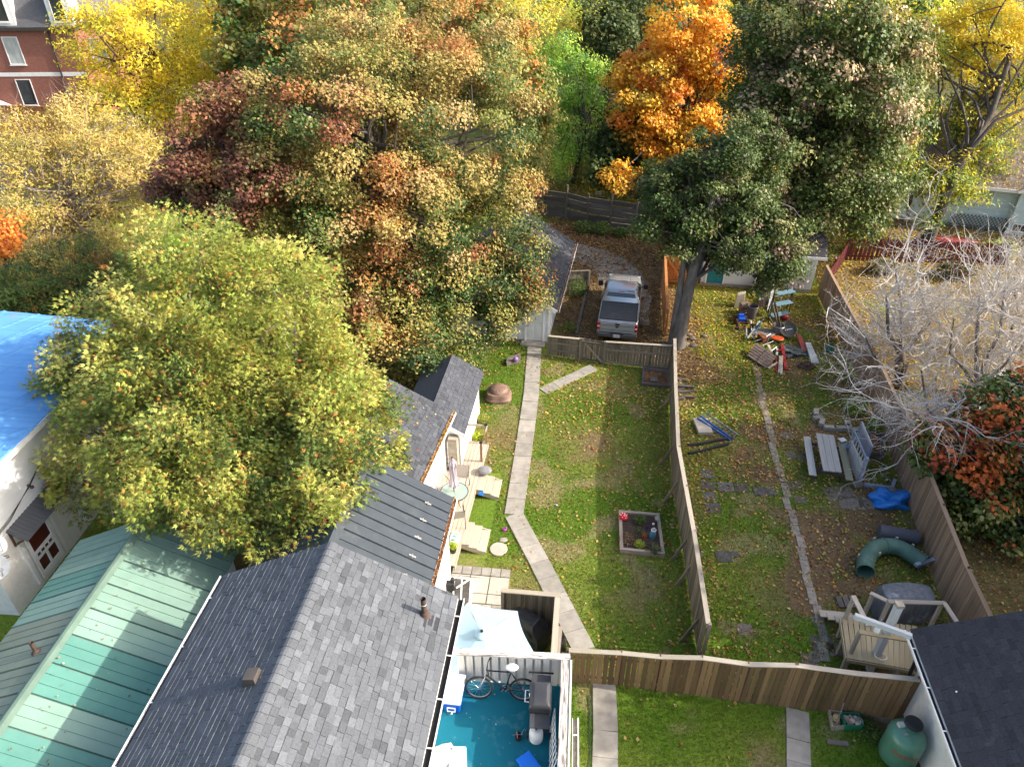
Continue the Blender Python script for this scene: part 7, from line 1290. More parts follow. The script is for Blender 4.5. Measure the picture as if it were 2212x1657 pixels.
for s_ in (-1, 1):
    m = MB(); m.box(min(s_*.845, s_*.985), max(s_*.845, s_*.985), -.03, .12, .82, 1.22, tkf); tl = m.build('taillight', M_red, tk, bevel=.02); m = MB(); m.box(min(s_*.86, s_*.97), max(s_*.86, s_*.97), -.036, -.028, .98, 1.05, tkf); m.build('reverse_lamp', M_white, tl)
    m = MB(); m.tube([tkf(s_*.95, 3.85, 1.38), tkf(s_*1.1, 3.8, 1.42)], .025, 6); m.box(min(s_*1.06, s_*1.30), max(s_*1.06, s_*1.30), 3.72, 3.88, 1.33, 1.58, tkf); m.build('mirror', M_black, tk, bevel=.02)
    m = MB(); m.box(min(s_*.6, s_*.86), max(s_*.6, s_*.86), 5.60, 5.80, .88, 1.06, tkf); m.build('headlight', M_clear, tk, bevel=.02)
    for y_ in (1.15, 4.85):
        m = MB(); ax = tkf(1, 0)-tkf(0, 0); torus(m, tkf(s_*.86, y_, .40), ax, .30, .115, 30, 9); wh = m.build('wheel', M_rub, tk, smooth=True); m = MB(); m.lathe([(.02, -.09), (.22, -.09), (.22, .09), (.02, .09)], tkf(s_*.86, y_, .40), 18, rot_to((0, 0, 1), ax) if False else Vector(ax).to_track_quat('Z', 'Y').to_matrix()); m.build('rim', M_alu, wh, smooth=True)
bm_ = MB(); bm_.box(-.95, .95, -.16, .04, .50, .70, tkf); bm_ = bm_.build('bumper', M_chr, tk, bevel=.03); m = MB(); m.box(-.32, .32, -.17, .0, .70, .725, tkf); m.build('step_pad', M_black, bm_)
pl = MB(); pl.box(-.16, .16, -.185, -.165, .53, .68, tkf); pl = pl.build('licence_plate', M_white, bm_); text3('BA 25201', .072, tkf(0, -.188, .605), Matrix.Rotation(trz, 3, 'Z') @ Matrix.Rotation(R_(90), 3, 'X'), mat('plate_blue', (.02, .04, .2), None), pl)
m = MB(); m.tube([tkf(.35, 4.35, 1.28), tkf(.35, 4.3, 1.75)], .006, 4); m.build('antenna', M_black, tk); m = MB(); m.box(-.14, .14, 2.235, 2.27, 1.80, 1.845, tkf); m.build('brake_light', M_red, cab)
# back-yard bits on the garage wall etc.

# ================================================================= the neighbour's yard
def n5(u, v, z=0.0): return at(1434+.3517*u, 819+.3517*v, z)
def jk(u, v, z=0.0): return at(1580.3+.1413*u, 585.3+.1413*v, z)
def l6(u, v, z=0.0): return at(1785.2+.2459*u, 1240.8+.2459*v, z)
# picnic table
a0, a1, a2, a3 = n5(933, 333, .74), n5(1045, 347, .74), n5(1093, 573, .74), n5(978, 563, .74); ce = (a0+a1+a2+a3)/4
pt = thing('picnic_table', 'weathered grey plank picnic table with two benches', 'picnic table', V(ce.x, ce.y, 0)); M_pt = mat('silver_grey_wood', (.46, .45, .42), (.30, .29, .27), (1.4, 10, 10), .9, .3, rand=.10, lo=.3, hi=.7, detail=9)
wd = ((a1-a0).length)/3
for k in range(3):
    t_ = (k+.5)/3; plank('tabletop_plank', a0.lerp(a1, t_), a3.lerp(a2, t_), wd-.015, .04, M_pt, pt)
b0_, b1_ = n5(879, 356, .44), n5(915, 591, .44); c0_, c1_ = n5(1087, 388, .44), n5(1141, 621, .44)
plank('bench', b0_, b1_, .27, .04, M_pt, pt); plank('bench', c0_, c1_, .27, .04, mat('mossy_wood', (.34, .32, .22), (.24, .22, .15), (1.4, 10, 10), .9, .3), pt)
for t_ in (.14, .86):
    tl, tr_ = a0.lerp(a3, t_), a1.lerp(a2, t_); bl, br_ = b0_.lerp(b1_, t_), c0_.lerp(c1_, t_)
    plank('crossbar', bl-V(0, 0, .06), br_-V(0, 0, .06), .04, .1, M_wood_dark, pt); plank('cleat', tl-V(0, 0, .05), tr_-V(0, 0, .05), .04, .08, M_wood_dark, pt)
    for (p, e) in ((tl, bl), (tr_, br_)): q = V(p.x*.6+(p.x*.35+e.x*.65)*.4, p.y, .7); plank('leg', p.lerp(ce, .3)-V(0, 0, .05), V(p.x*.5+e.x*.5, (p.y+e.y)/2, .0), .09, .04, M_wood_dark, pt)
m = MB(); m.obox(n5(1098, 372, .55), (.28, .22, .02), Matrix.Rotation(.3, 3, 'Z')); m.tube([n5(1098, 372, .55), V(n5(1098, 372, .55).x, n5(1098, 372, .55).y, 0)], .02, 5); m.build('plastic_tray', M_white, None, label='small white tray propped beside the picnic bench', cat='tray')
# grey-blue frame box with upright walls
M_bg = mat('blue_grey_paint', (.30, .34, .42), (.24, .27, .34), (2, 8, 8), .75, .15, rand=.1); M_bg2 = mat('pale_grey_panel', (.55, .56, .55), (.46, .47, .46), (3, 3, 3), .8)
def fz(u, v, z=0.0): return at(1785.2+.2459*u, 913.1+.2459*v, z)
p0, p1 = fz(275, 545, .02), fz(175, 290, .02); hN = 1.25
gbx = thing('play_fort', 'dismantled blue grey wooden playhouse frame standing by the picnic table', 'frame', p0); d = (p1-p0); n_ = V(d.y, -d.x, 0).normalized(); n_ = n_ if n_.x > 0 else -n_
m = MB(); m.slab([p0+V(0, 0, .02), p1+V(0, 0, .02), p1+V(0, 0, .72), p0+V(0, 0, .95)], .03, n_); m.build('lower_panel', M_bg2, gbx)
plank('post', p0, p0+V(0, 0, hN+.1), .14, .10, M_bg, gbx, n_); plank('post', p1, p1+V(0, 0, hN), .10, .08, M_bg, gbx, n_); plank('top_rail', p0+V(0, 0, hN), p1+V(0, 0, hN-.02), .05, .10, M_bg, gbx); plank('mid_rail', p0+V(0, 0, .78), p1+V(0, 0, .78), .05, .07, M_bg2, gbx)
for k in range(6): t_ = (k+.7)/6.5; plank('slat', p0.lerp(p1, t_)+V(0, 0, .78), p0.lerp(p1, t_)+V(0, 0, hN-.04), .06, .02, M_bg2, gbx, n_)
w0, w1 = fz(380, 470, .02)+V(-.1, .3, 0), fz(330, 280, .02); 
m = MB(); e0_, e1_ = p0+n_*.55+V(0, .9, 0), p1+n_*.5+V(0, .6, 0); plank('wall_rail', e0_+V(0, 0, 1.2), e1_+V(0, 0, 1.25), .05, .12, M_bg2, gbx); plank('post', e0_, e0_+V(0, 0, 1.25), .10, .06, M_bg, gbx, n_); plank('post', e1_, e1_+V(0, 0, 1.3), .10, .06, M_bg, gbx, n_)
m.slab([e0_+V(0, 0, .5), e1_+V(0, 0, .5), e1_+V(0, 0, 1.2), e0_+V(0, 0, 1.15)], .03, n_); m.build('wall_panel', M_bg, gbx)
g0_, g1_, g2_ = fz(300, 540, .06), fz(575, 575, .06), fz(600, 505, .06); plank('sill', g0_, g1_, .12, .12, M_bg, gbx); plank('sill', g1_, g2_, .12, .12, M_bg, gbx); plank('stud', fz(530, 500, .0), fz(530, 500, .35), .08, .08, M_bg, gbx)
q = fz(270, 560); m = MB(); m.ball(q+V(0, 0, .1), .2, 10, 6, 1.2, 1, .8); m.build('rock', M_stone, None, smooth=True, label='round rock propping the blue grey playhouse frame', cat='rock'); m = MB(); m.ball(fz(575, 605, .08), .2, 10, 6, 1.2, 1, .8); m.build('rock', M_stone, None, smooth=True, label='round rock between the playhouse frame and the blue tarp', cat='rock')
m = MB(); m.ball(fz(165, 210, .12), .14, 10, 6, 1.2, 1, .8); m.build('blue_bag', mat('light_blue_bag', (.12, .30, .60), None, rough=.4), None, smooth=True, label='light blue bag stuffed between the bench and playhouse frame', cat='bag')
tb_ = timber_box('plank_bed', 'rotting plank bed full of brown leaves behind the playhouse frame', [fz(290, 110), fz(470, 140), fz(480, 320), fz(350, 300)], 0, .08, .3, .18, M_wood_tie, fm=MATS['leafy_soil'])
for (u, v, w_, a) in ((1220, 205, .5, .1), (935, 205, .45, 1.2), (945, 240, .45, .3), (970, 265, .45, 1.1), (1020, 300, .5, -.1), (1080, 303, .5, .05), (1125, 275, .45, 1.2), (1135, 300, .4, 1.3), (1175, 315, .4, .3)):
    if u == 1220: continue
    q = n5(u, v, .09); m = MB(); m.obox(q, (w_, .22, .18), Matrix.Rotation(a, 3, 'Z')); m.build('concrete_block', M_concrete, None, label='old concrete block of the low edging above the picnic table', cat='block', group='concrete blocks edging the dirt above the picnic table', bevel=.015)
tuft('weed', 'bright green weed by the fence above the picnic table', n5(1165, 200), .7, .6, 420, [(.26, .38, .05, 3), (.18, .28, .05, 2)], sz=.16); tuft('weed', 'green weed growing behind the playhouse frame against the fence', n5(1310, 320), .7, .55, 420, [(.16, .30, .05, 3), (.22, .34, .05, 2)], sz=.16)
crumple('tarp_heap', n5(1385, 755), .75, .52, .34, mat('vivid_blue_tarp', (.012, .15, .50), (.02, .20, .58), (4, 4, 4), .35, .4, spec=.5, spots=((.4, .42, .42), 2.2, .66)), 'crumpled bright blue tarp on the ground beside the long fence', 'tarp', n=40, amp=.3, seedv=8)
# foam roll
r0, r1 = n5(1322, 935, .22), n5(1556, 975, .22); m = MB(); m.tube([r0, r1], .26, 18); m.build('foam_roll', mat('grey_felt', (.085, .085, .10), (.12, .12, .135), (30, 30, 30), .95, .4, coord='World'), None, smooth=True, label='dark grey rolled mat lying beside the long fence', cat='roll')
# tube slide
P = [n5(u, v, .33) for u, v in ((1238, 1178), (1240, 1120), (1270, 1065), (1320, 1032), (1390, 1025), (1460, 1042), (1530, 1085), (1600, 1130))]; M_sl = mat('slide_green', (.065, .135, .10), (.10, .18, .14), (3, 3, 3), .55, .1, spots=((.14, .22, .19), 2.5, .58)); t = thing('tube_slide', 'curved dark green plastic tube slide lying on the grass', 'slide', V(P[3].x, P[3].y, 0))
Q = []
for i in range(len(P)-1):
    for k in range(4): s_ = k/4; p0_, p1_, p2_, p3_ = P[max(i-1, 0)], P[i], P[i+1], P[min(i+2, len(P)-1)]; Q.append(0.5*((2*p1_)+(p2_-p0_)*s_+(2*p0_-5*p1_+4*p2_-p3_)*s_*s_+(3*p1_-p0_-3*p2_+p3_)*s_**3))
Q.append(P[-1]); m = MB(); m.tube(Q, .275, 18, False); m.tube(Q, .262, 18, False); m.build('tube', M_sl, t, smooth=True, recalc=False)
for i in (0, 14, len(Q)-1): m = MB(); d = Q[min(i+1, len(Q)-1)]-Q[max(i-1, 0)]; torus(m, Q[i], d, .28, .025, 24, 5); m.build('flange', M_sl, t, smooth=True)
for i in (4, 8, 12, 18, 22):
    d = (Q[i+1]-Q[i-1]).normalized(); s_ = V(-d.y, d.x, 0)*(1 if i % 8 else -1); m = MB(); m.obox(Q[i]+s_*.265+V(0, 0, .15), (.09, .05, .12), rot_to(d)); m.build('lug', M_wood_cap, t)
m = MB(); m.bar(n5(1545, 1142, .42), n5(1660, 1105, .45), .12, .10); m.build('white_post', M_bg, None, label='grey painted post lying across the end of the green slide', cat='post')
# ladder, stone step, corrugated pipes
l0, l1 = n5(240, 215, .25), n5(440, 358, .06); d = (l1-l0).normalized(); s_ = V(-d.y, d.x, 0)*.19; t = thing('ladder', 'blue and silver ladder lying from a stone step onto the grass', 'ladder', V(l0.x, l0.y, 0))
for k in (-1, 1): plank('rail', l0+s_*k, l1+s_*k, .03, .08, M_alu if k > 0 else mat('ladder_blue', (.04, .16, .5), None, rough=.4), t)
for k in range(11): p = l0.lerp(l1, (k+.5)/11); plank('rung', p-s_, p+s_, .03, .03, M_alu, t)
m = MB(); m.bar(l0+s_*-1.9-V(0, 0, .05), l1+s_*-1.7, .03, .08); m.build('ladder_rail', MATS['ladder_blue'], t)
m = MB(); m.obox(n5(238, 290, .08), (.62, 1.0, .16), Matrix.Rotation(.03, 3, 'Z')); m.build('stone_step', M_conc2, None, label='pale square stone step under the end of the ladder', cat='step', bevel=.02)
for (pp, lb) in (((( 147, 405), (230, 395), (320, 375), (425, 360)), 'black corrugated pipe lying against the ladder'), (((150, 456), (230, 440), (310, 418), (398, 396)), 'shorter black corrugated pipe lying nearer the stepping stones')):
    P = [n5(u, v, .07) for u, v in pp]; m = MB(); n = 48; R3 = []
    for i in range(n+1): s_ = i/n*(len(P)-1); j = min(int(s_), len(P)-2); R3.append(P[j].lerp(P[j+1], s_-j))
    m.tube(R3, [.055+.012*(i % 2) for i in range(n+1)], 10); m.build('corrugated_pipe', M_black, None, smooth=False, label=lb, cat='pipe')
for k, (u, v, L_, a) in enumerate(((2500, 1400, .9, -.3), (2520, 1425, 1.0, -.15), (2535, 1445, .9, .05), (2500, 1440, .7, .3), (2540, 1465, .6, -.1), (2505, 1470, .5, .2))):
    q = at(u*.5853, v*.5853, .07+.05*(k % 2)); m = MB(); m.bar(q-V(L_/2*math.cos(a), L_/2*math.sin(a), 0), q+V(L_/2*math.cos(a), L_/2*math.sin(a), 0), .12, .10); m.build('log', M_wood_tie, None, label='split log of the small woodpile against the dividing fence', cat='log', group='logs piled against the dividing fence', bevel=.02)
for k, (u, v) in enumerate(((2545, 1235), (2555, 1250), (2530, 1270), (2600, 1240), (2560, 1275))): m = MB(); q = at(u*.5853, v*.5853, .05); m.ball(q, .13+.03*(k % 3), 8, 5, 1.3, 1, .6); m.build('rock', mat('reddish_rock', (.27, .19, .15), (.2, .15, .12), (5, 5, 5), .9, .3) if k == 0 else M_stone, None, smooth=True, label='reddish rock beside the leaning maple trunk' if k == 0 else 'grey rock in the leaves beside the leaning maple trunk', cat='rock', group=None if k == 0 else 'rocks beside the leaning maple trunk')
# raised platform deck with railings
PZ = .78; A4 = [l6(130, 385, PZ), l6(182, 735, PZ), l6(770, 838, PZ), l6(800, 455, PZ)]
pd = thing('platform_deck', 'small raised weathered deck with railings beside the dark roofed house', 'deck', V(A4[1].x, A4[1].y, 0)); nb = 13; M_pd = mat('yellowed_deck_wood', (.52, .43, .27), (.38, .30, .175), (1.6, 9, 9), .9, .3, rand=.16, lo=.3, hi=.7)
for k in range(nb):
    t_ = (k+.5)/nb; a = A4[0].lerp(A4[3], t_); b = A4[1].lerp(A4[2], t_); w_ = ((A4[3]-A4[0]).length+(A4[2]-A4[1]).length)/2/nb; plank('plank', a, b, w_-.018, .035, M_pd, pd)
plank('fascia', A4[0]+V(-.03, 0, -.06), A4[1]+V(-.03, 0, -.06), .03, .14, M_pd, pd); plank('fascia', A4[1]+V(0, -.03, -.07), A4[2]+V(0, -.03, -.07), .03, .12, M_pd, pd)
for p in (A4[0]+V(.05, -.1, 0), A4[1]+V(.05, .08, 0), A4[2]+V(-.4, .08, 0), A4[0].lerp(A4[1], .5)): plank('post', V(p.x, p.y, 0), V(p.x, p.y, PZ-.05), .10, .10, M_wood_deck, pd)
def rp_(u, v, h_=.95): p = l6(u, v, PZ); plank('railing_post', V(p.x, p.y, .1), V(p.x, p.y, PZ+h_), .09, .09, M_wood_deck, pd); return V(p.x, p.y, PZ+h_)
t1 = rp_(165, 385); t2 = rp_(345, 320, .75); t3 = rp_(478, 405, .85); t4 = rp_(930, 420, .85); t5 = rp_(215, 690); plank('railing', t1+V(0, .05, .02), t1+V(.03, -1.0, .02), .14, .04, M_wood_deck, pd); plank('railing', t2+V(-.05, .05, .02), t3+V(.05, 0, -.02), .13, .04, M_wood_deck, pd); plank('railing', t3+V(-.05, 0, .03), t4+V(.1, 0, .03), .14, .04, M_wood_cap, pd); plank('railing', t4+V(.05, 0, .05), t4+V(.1, -1.0, .05), .13, .04, M_wood_deck, pd)
t5e = t5+(A4[2]-A4[1])*.95; plank('railing', t5+V(-.03, 0, .02), t5e+V(0, 0, .02), .13, .045, mat('tan_rail', (.46, .36, .20), (.38, .29, .16), (1.6, 8, 8), .85), pd); plank('railing', t5+V(0, .0, .04), t1+V(.12, 0, .0), .13, .04, M_wood_deck, pd) if False else None
for k in range(3):
    z_ = PZ-.2*(k+1); off = V(-.08-.10*k, .26*(k+.5), 0); a = A4[0]+V(.0, .0, 0)+off; b = A4[0].lerp(A4[3], .42)+V(.08, 0, 0)+off; plank('stair_tread', V(a.x, a.y, z_), V(b.x, b.y, z_), .26, .04, M_wood_deck, pd)
for k in range(3): p = l6(115+k*58, 240, .06); plank('pallet_board', p+V(0, -.22, 0), p+V(.03, .22, 0), .17, .05, M_wood_tie, pd)
# white porch post and beam
pb = l6(375, 842, 0); Hp = 2.9; pp = thing('porch_frame', 'white painted porch post and beam beside the raised deck', 'post', pb); M_wpost = M_wood_white
plank('post', pb, pb+V(0, 0, Hp), .17, .17, mat('chalky_white_wood', (.62, .63, .62), (.48, .49, .48), (1.5, 7, 7), .85, .2, lo=.3, hi=.7), pp, (0, 1, 0)); b_a = l6(245, 362, Hp-.1); b_b = V(rf(.1, -.3).x, rf(.1, -.3).y, Hp-.45); b_b = l6(745, 545, Hp-.22); plank('beam', b_a, b_b, .10, .16, MATS['chalky_white_wood'], pp); plank('post_cap', pb+V(-.1, 0, Hp+.05), pb+V(.1, 0, Hp+.05), .2, .1, M_wood_cap, pp)
m = MB(); q = l6(450, 472, Hp-.45); m.lathe([(.03, .05), (.07, .0), (.08, -.12), (.05, -.14)], q, 12); m.tube([q+V(0, 0, .05), q+V(0, 0, .4)], .006, 4); m.build('bird_feeder', M_white, None, smooth=True, label='small white lamp hanging from the porch beam', cat='lamp')
m = MB(); q = pb+V(.02, -.05, .9); torus(m, q+V(.0, -.1, 0), (0, .3, 1), .16, .018, 24, 6); m.build('ring', M_white, None, smooth=True, label='white ring hung on the porch post above the brown fence', cat='ring')
# sheeted furniture behind it
c_ = l6(640, 330, 0); m = MB(); n = 40; vs = []; rs = random.Random(5)
prof = [(1.0, .02), (.95, .35), (.9, .75), (.82, .95), (.55, 1.0), (.2, 1.02)]
for (s_, z_) in prof:
    for j in range(n): a = 2*math.pi*j/n; k = (abs(math.cos(a))**4+abs(math.sin(a))**4)**-.25; fl = (1+.05*math.sin(11*a+1)+.03*math.sin(17*a)) if z_ < .9 else 1; vs.append(c_+V(.92*s_*k*math.cos(a)*fl, .45*s_*k*math.sin(a)*fl, z_+.02*math.sin(5*a)))
m.add(vs, [(i*n+j, i*n+(j+1) % n, (i+1)*n+(j+1) % n, (i+1)*n+j) for i in range(len(prof)-1) for j in range(n)]+[tuple((len(prof)-1)*n+j for j in range(n))]); m.build('sheeted_furniture', mat('grey_sheet', (.19, .20, .215), (.11, .115, .125), (9, 9, 1.2), .55, .3, spots=((.32, .34, .36), 1.6, .55)), None, smooth=True, label='furniture under a draped grey sheet behind the raised deck', cat='cover')
# planter tray, recycling box, propane tank
def d6(u, v, z=0.0): return at(1726.6+.2932*u, 1170.6+.2932*v, z)
timber_box('wooden_tray', 'shallow wooden tray holding a clay pot against the brown fence', [d6(212, 1265), d6(300, 1275), d6(320, 1380), d6(235, 1385)], 0, .03, .2, .05, M_wood_cap)
m = MB(); q = d6(258, 1320, .03); m.lathe([(.14, 0), (.15, .06), (.10, .09), (.11, .16), (.08, .18), (.09, .26), (.05, .30)], q, 16); m.build('clay_pot', mat('sand_clay', (.42, .33, .18), (.34, .26, .14), rough=.8), None, smooth=True, label='sand coloured stacked clay pot in the wooden tray', cat='pot'); m = MB(); m.bar(d6(260, 1375, .1), d6(330, 1180, .9), .03, .02); m.build('stick', M_wood_tie, None, label='thin stick leaning from the wooden tray on the brown fence', cat='stick')
q = d6(378, 1375, .0); rfr = Fr(q+V(0, .1, 0), -R_(3)); t = thing('recycling_box', 'green recycling box filled with bottles and paper by the brown fence', 'box', rfr.o, rfr.rz); M_gb = mat('green_plastic', (.015, .17, .09), (.02, .20, .11), (4, 4, 4), .4); m = MB(); w_, d__, h_ = .24, .19, .32
m.add([rfr(sx*w_*s_, sy*d__*s_, z_) for (z_, s_) in ((0, .85), (h_, 1.0), (h_, .93), (.04, .8)) for sx, sy in ((-1, -1), (1, -1), (1, 1), (-1, 1))], [(0, 3, 2, 1)]+[(i*4+j, i*4+(j+1) % 4, (i+1)*4+(j+1) % 4, (i+1)*4+j) for i in range(3) for j in range(4)]+[(12, 13, 14, 15)]); m.build('body', M_gb, t); 
for k in range(26): m = MB(); c_ = random.choice(((.7, .68, .64), (.5, .35, .25), (.55, .58, .6), (.62, .5, .42), (.3, .25, .22))); m.obox(rfr(random.uniform(-.18, .18), random.uniform(-.13, .13), random.uniform(.2, .34)), (random.uniform(.06, .14), random.uniform(.05, .1), random.uniform(.02, .07)), Matrix.Rotation(random.uniform(0, 3), 3, 'Z') @ Matrix.Rotation(random.uniform(-.6, .6), 3, 'X')); m.build('litter_piece', mat('litter%d' % int(c_[0]*100), c_, None, rough=.5), t)
m = MB(); q = rfr(.22, -.0, .22); m.ball(q, .13, 9, 6, .8, 1, .7); m.build('plastic_bag', M_clear, t, smooth=True)
tq_ = d6(705, 1585, 0); t = thing('propane_tank', 'large upright green propane tank beside the white wall', 'propane tank', tq_); TRd = .47; TH = 1.28
m = MB(); m.lathe([(.36, 0), (.38, .06), (TRd-.03, .12), (TRd, .22), (TRd, TH-.32), (TRd*.96, TH-.2), (TRd*.8, TH-.08), (TRd*.5, TH-.01), (.05, TH+.01)], tq_, 36); m.build('tank', mat('tank_green', (.075, .20, .135), (.09, .23, .16), (3, 3, 3), .3, spec=.5, coat=.2), t, smooth=True)
m = MB(); m.lathe([(.20, TH-.02), (.20, TH+.10)], tq_+V(.12, .12, 0), 22, cap=False); cl_ = m.build('collar', MATS['tank_green'], t, smooth=True); m = MB(); m.lathe([(.22, TH+.08), (.225, TH+.13), (.19, TH+.17), (.05, TH+.18)], tq_+V(.12, .12, 0), 24); m.build('lid', M_black, cl_, smooth=True)
m = MB(); m.obox(tq_+V(-.17, .14, TH+.02), (.17, .13, .10), Matrix.Rotation(.1, 3, 'Z')); m.build('regulator_box', mat('beige_plastic', (.55, .55, .48), None, rough=.5), t, bevel=.015); m = MB(); m.lathe([(.035, TH-.06), (.03, TH+.05), (.04, TH+.06)], tq_+V(-.16, -.13, 0), 10); m.build('gauge', M_alu, t, smooth=True); m = MB(); m.tube([tq_+V(.28, -.05, TH-.05), tq_+V(.42, -.2, TH-.3), tq_+V(.45, -.1, .3)], .008, 4); m.build('fuel_line', M_black, t)
# lettering wrapped round the tank
c = bpy.data.curves.new('lettering', 'FONT'); c.body = 'Superior'; c.size = .20; c.shear = .25; c.align_x = 'CENTER'; c.align_y = 'CENTER'; c.extrude = .001; o = bpy.data.objects.new('lettering', c); me = bpy.data.meshes.new_from_object(o); bpy.data.objects.remove(o); bpy.data.curves.remove(c)
ang0 = math.atan2(-tq_.y*.9, -tq_.x*.35)+.05
for v_ in me.vertices:
    x, y, z = v_.co; tilt = -.10*x; a = ang0+x/TRd; rr = TRd+.003+z; v_.co = (rr*math.cos(a), rr*math.sin(a), TH-.50+y+tilt)
me.materials.append(mat('sign_red', (.55, .03, .02), None, rough=.5)); ob = bpy.data.objects.new('lettering', me); COL.objects.link(ob); ob.parent = t
tuft('ground_cover', 'leafy green weeds between the tank and the recycling box', d6(480, 1400), .25, .5, 420, GG, sz=.10); m = MB(); m.bar(d6(210, 1470, .05), d6(360, 1485, .05), .12, .05); m.build('board', M_wood_tie, None, label='short board lying in the grass before the propane tank', cat='board')
m = MB(); m.bar(d6(430, 1250, .1), d6(700, 1330, .1), .1, .2); m.build('concrete_kerb', M_stone, None, label='low concrete kerb at the foot of the brown fence by the house', cat='kerb')
# ================================================================= junk pile
M_jb = mat('taupe_plastic', (.20, .145, .12), (.15, .11, .09), (4, 4, 4), .6, .1, rand=.1); M_crm = mat('cream_plastic', (.50, .44, .33), (.42, .37, .27), (4, 4, 4), .6)
def plate(name, pts, th, mt, label, cat, group=None): m = MB(); m.slab(pts, th); return m.build(name, mt, None, label=label, cat=cat, group=group)
q = jk(110, 560); m = MB(); m.add([q+V(-.30, -.1, 0), q+V(.2, -.15, 0), q+V(.3, .25, 0), q+V(-.2, .3, 0), q+V(-.22, .0, .75), q+V(.2, -.02, .85), q+V(.3, .3, .85), q+V(-.1, .35, .75)], [(0, 1, 5, 4), (1, 2, 6, 5), (2, 3, 7, 6), (3, 0, 4, 7), (4, 5, 6, 7), (3, 2, 1, 0)]); m.build('cream_playboard', M_crm, None, label='cream plastic panel leaning beside the taupe play panels', cat='panel', bevel=.02)
b0q, b1q = jk(385, 560), jk(500, 560)
for k, (dx, lb) in enumerate(((0, 'taupe plastic playhouse wall panel standing before the shed'), (.32, 'second taupe playhouse wall panel with ribbed edge by the dark arch'))):
    m = MB(); a = b0q+V(dx, .25*k, 0); b = a+V(.38, -.12, 0); m.slab([a, b, b+V(.06, .55, 1.45), a+V(.06, .55, 1.40)], .07, (0, .9, -.3)); o = m.build('playhouse_screen', M_jb, None, label=lb, cat='panel', bevel=.015); WM[o.name] = Matrix.Translation(o.location)
    for j in range(3): m = MB(); p = a.lerp(b, .25+.25*j); m.bar(p+V(0, -.02, .1), p+V(.06, .52, 1.35), .04, .03); m.build('rib', M_jb, o)
q = jk(175, 640); m = MB(); m.obox(q+V(0, 0, .3), (.5, .25, .6), Matrix.Rotation(.2, 3, 'Z')); m.obox(q+V(.05, -.14, .35), (.16, .06, .16)); m.obox(q+V(.15, -.2, .06), (.6, .12, .1), Matrix.Rotation(.5, 3, 'Z')); m.build('play_kitchen', M_jb, None, label='low taupe plastic toy kitchen block beside the grey bin', cat='toy', bevel=.02)
q = jk(295, 715); t = thing('trash_bin', 'open grey plastic bin standing by the taupe panels', 'bin', q); m = MB(); m.lathe([(.24, 0), (.27, .68), (.29, .70), (.26, .70), (.225, .05), (.01, .04)], q, 22, cap=False); m.build('body', mat('grey_brown_plastic', (.12, .105, .10), (.09, .08, .075), rough=.5), t, smooth=True); m = MB(); torus(m, q+V(0, 0, .70), (0, 0, 1), .275, .02, 26, 5); m.build('rim', MATS['grey_brown_plastic'], t, smooth=True)
m = MB(); m.bar(jk(560, 620), jk(590, 300)+V(.0, -.3, 1.05), .14, .12); m.build('painted_post', M_bg2, None, label='pale blue grey post leaning against the shed by the arch', cat='post')
q = jk(500, 330); m = MB(); n = 14; vs = []
for k in range(n+1): a = math.pi*k/n; vs += [q+V(.62*math.cos(a), .1, .75+.42*math.sin(a)), q+V(.62*math.cos(a), .2, .75+.42*math.sin(a))]
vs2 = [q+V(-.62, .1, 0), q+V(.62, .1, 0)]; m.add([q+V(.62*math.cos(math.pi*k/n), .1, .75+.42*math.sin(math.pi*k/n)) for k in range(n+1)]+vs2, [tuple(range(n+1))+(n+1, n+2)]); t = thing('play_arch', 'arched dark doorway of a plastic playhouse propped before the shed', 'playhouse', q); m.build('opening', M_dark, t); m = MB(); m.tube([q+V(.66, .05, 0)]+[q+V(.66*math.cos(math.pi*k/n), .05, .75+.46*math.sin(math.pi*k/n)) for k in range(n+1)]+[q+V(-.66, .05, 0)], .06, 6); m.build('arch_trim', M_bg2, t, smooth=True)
# blue-grey three tier step stand
M_st = mat('slate_blue_paint', (.10, .19, .25), (.14, .23, .28), (3, 3, 3), .7, .15, spots=((.22, .2, .18), 4, .62)); s0, s1 = jk(560, 800), jk(850, 745); t = thing('step_stand', 'slate blue three tier stand with black legs in the junk', 'stand', s0); dx = (s1-s0); dx.z = 0; back = V(.25, .95, 0).normalized()
for k, z_ in enumerate((.35, .85, 1.35)): a = s0+back*(.28*k+.15)+dx*.08+V(.05*k, 0, z_); plank('shelf', a, a+dx*.92, .36, .04, M_st, t)
for e in (0, 1): a = s0+dx*e; plank('leg', a, a+back*.95+V(.12, 0, 1.42), .05, .05, M_black, t); plank('leg', a+back*1.2, a+back*.95+V(.12, 0, 1.4), .04, .04, M_black, t)
q = jk(700, 940); t = thing('barrel', 'grey bucket with planks sticking out in the junk pile', 'bucket', q); m = MB(); m.lathe([(.26, 0), (.29, .45), (.27, .45), (.24, .05), (.01, .04)], q, 20, cap=False); m.build('body', mat('galvanised', (.17, .165, .16), (.12, .12, .115), rough=.5), t, smooth=True); m = MB(); torus(m, q+V(0, 0, .40), (0, 0, 1), .285, .015, 24, 5); m.build('band', M_alu, t)
for k, (a, b) in enumerate(((V(.0, .05, .3), V(-.45, .4, 1.45)), (V(.1, 0, .3), V(-.3, .45, 1.5)), (V(-.1, 0, .2), V(-.6, .1, .9)))): m = MB(); m.bar(q+a, q+b, .16, .035, (1, .3, .3)); m.build('plank', M_wood_grey, None, label='grey plank standing in the bucket of the junk pile', cat='plank', group='planks in the bucket')
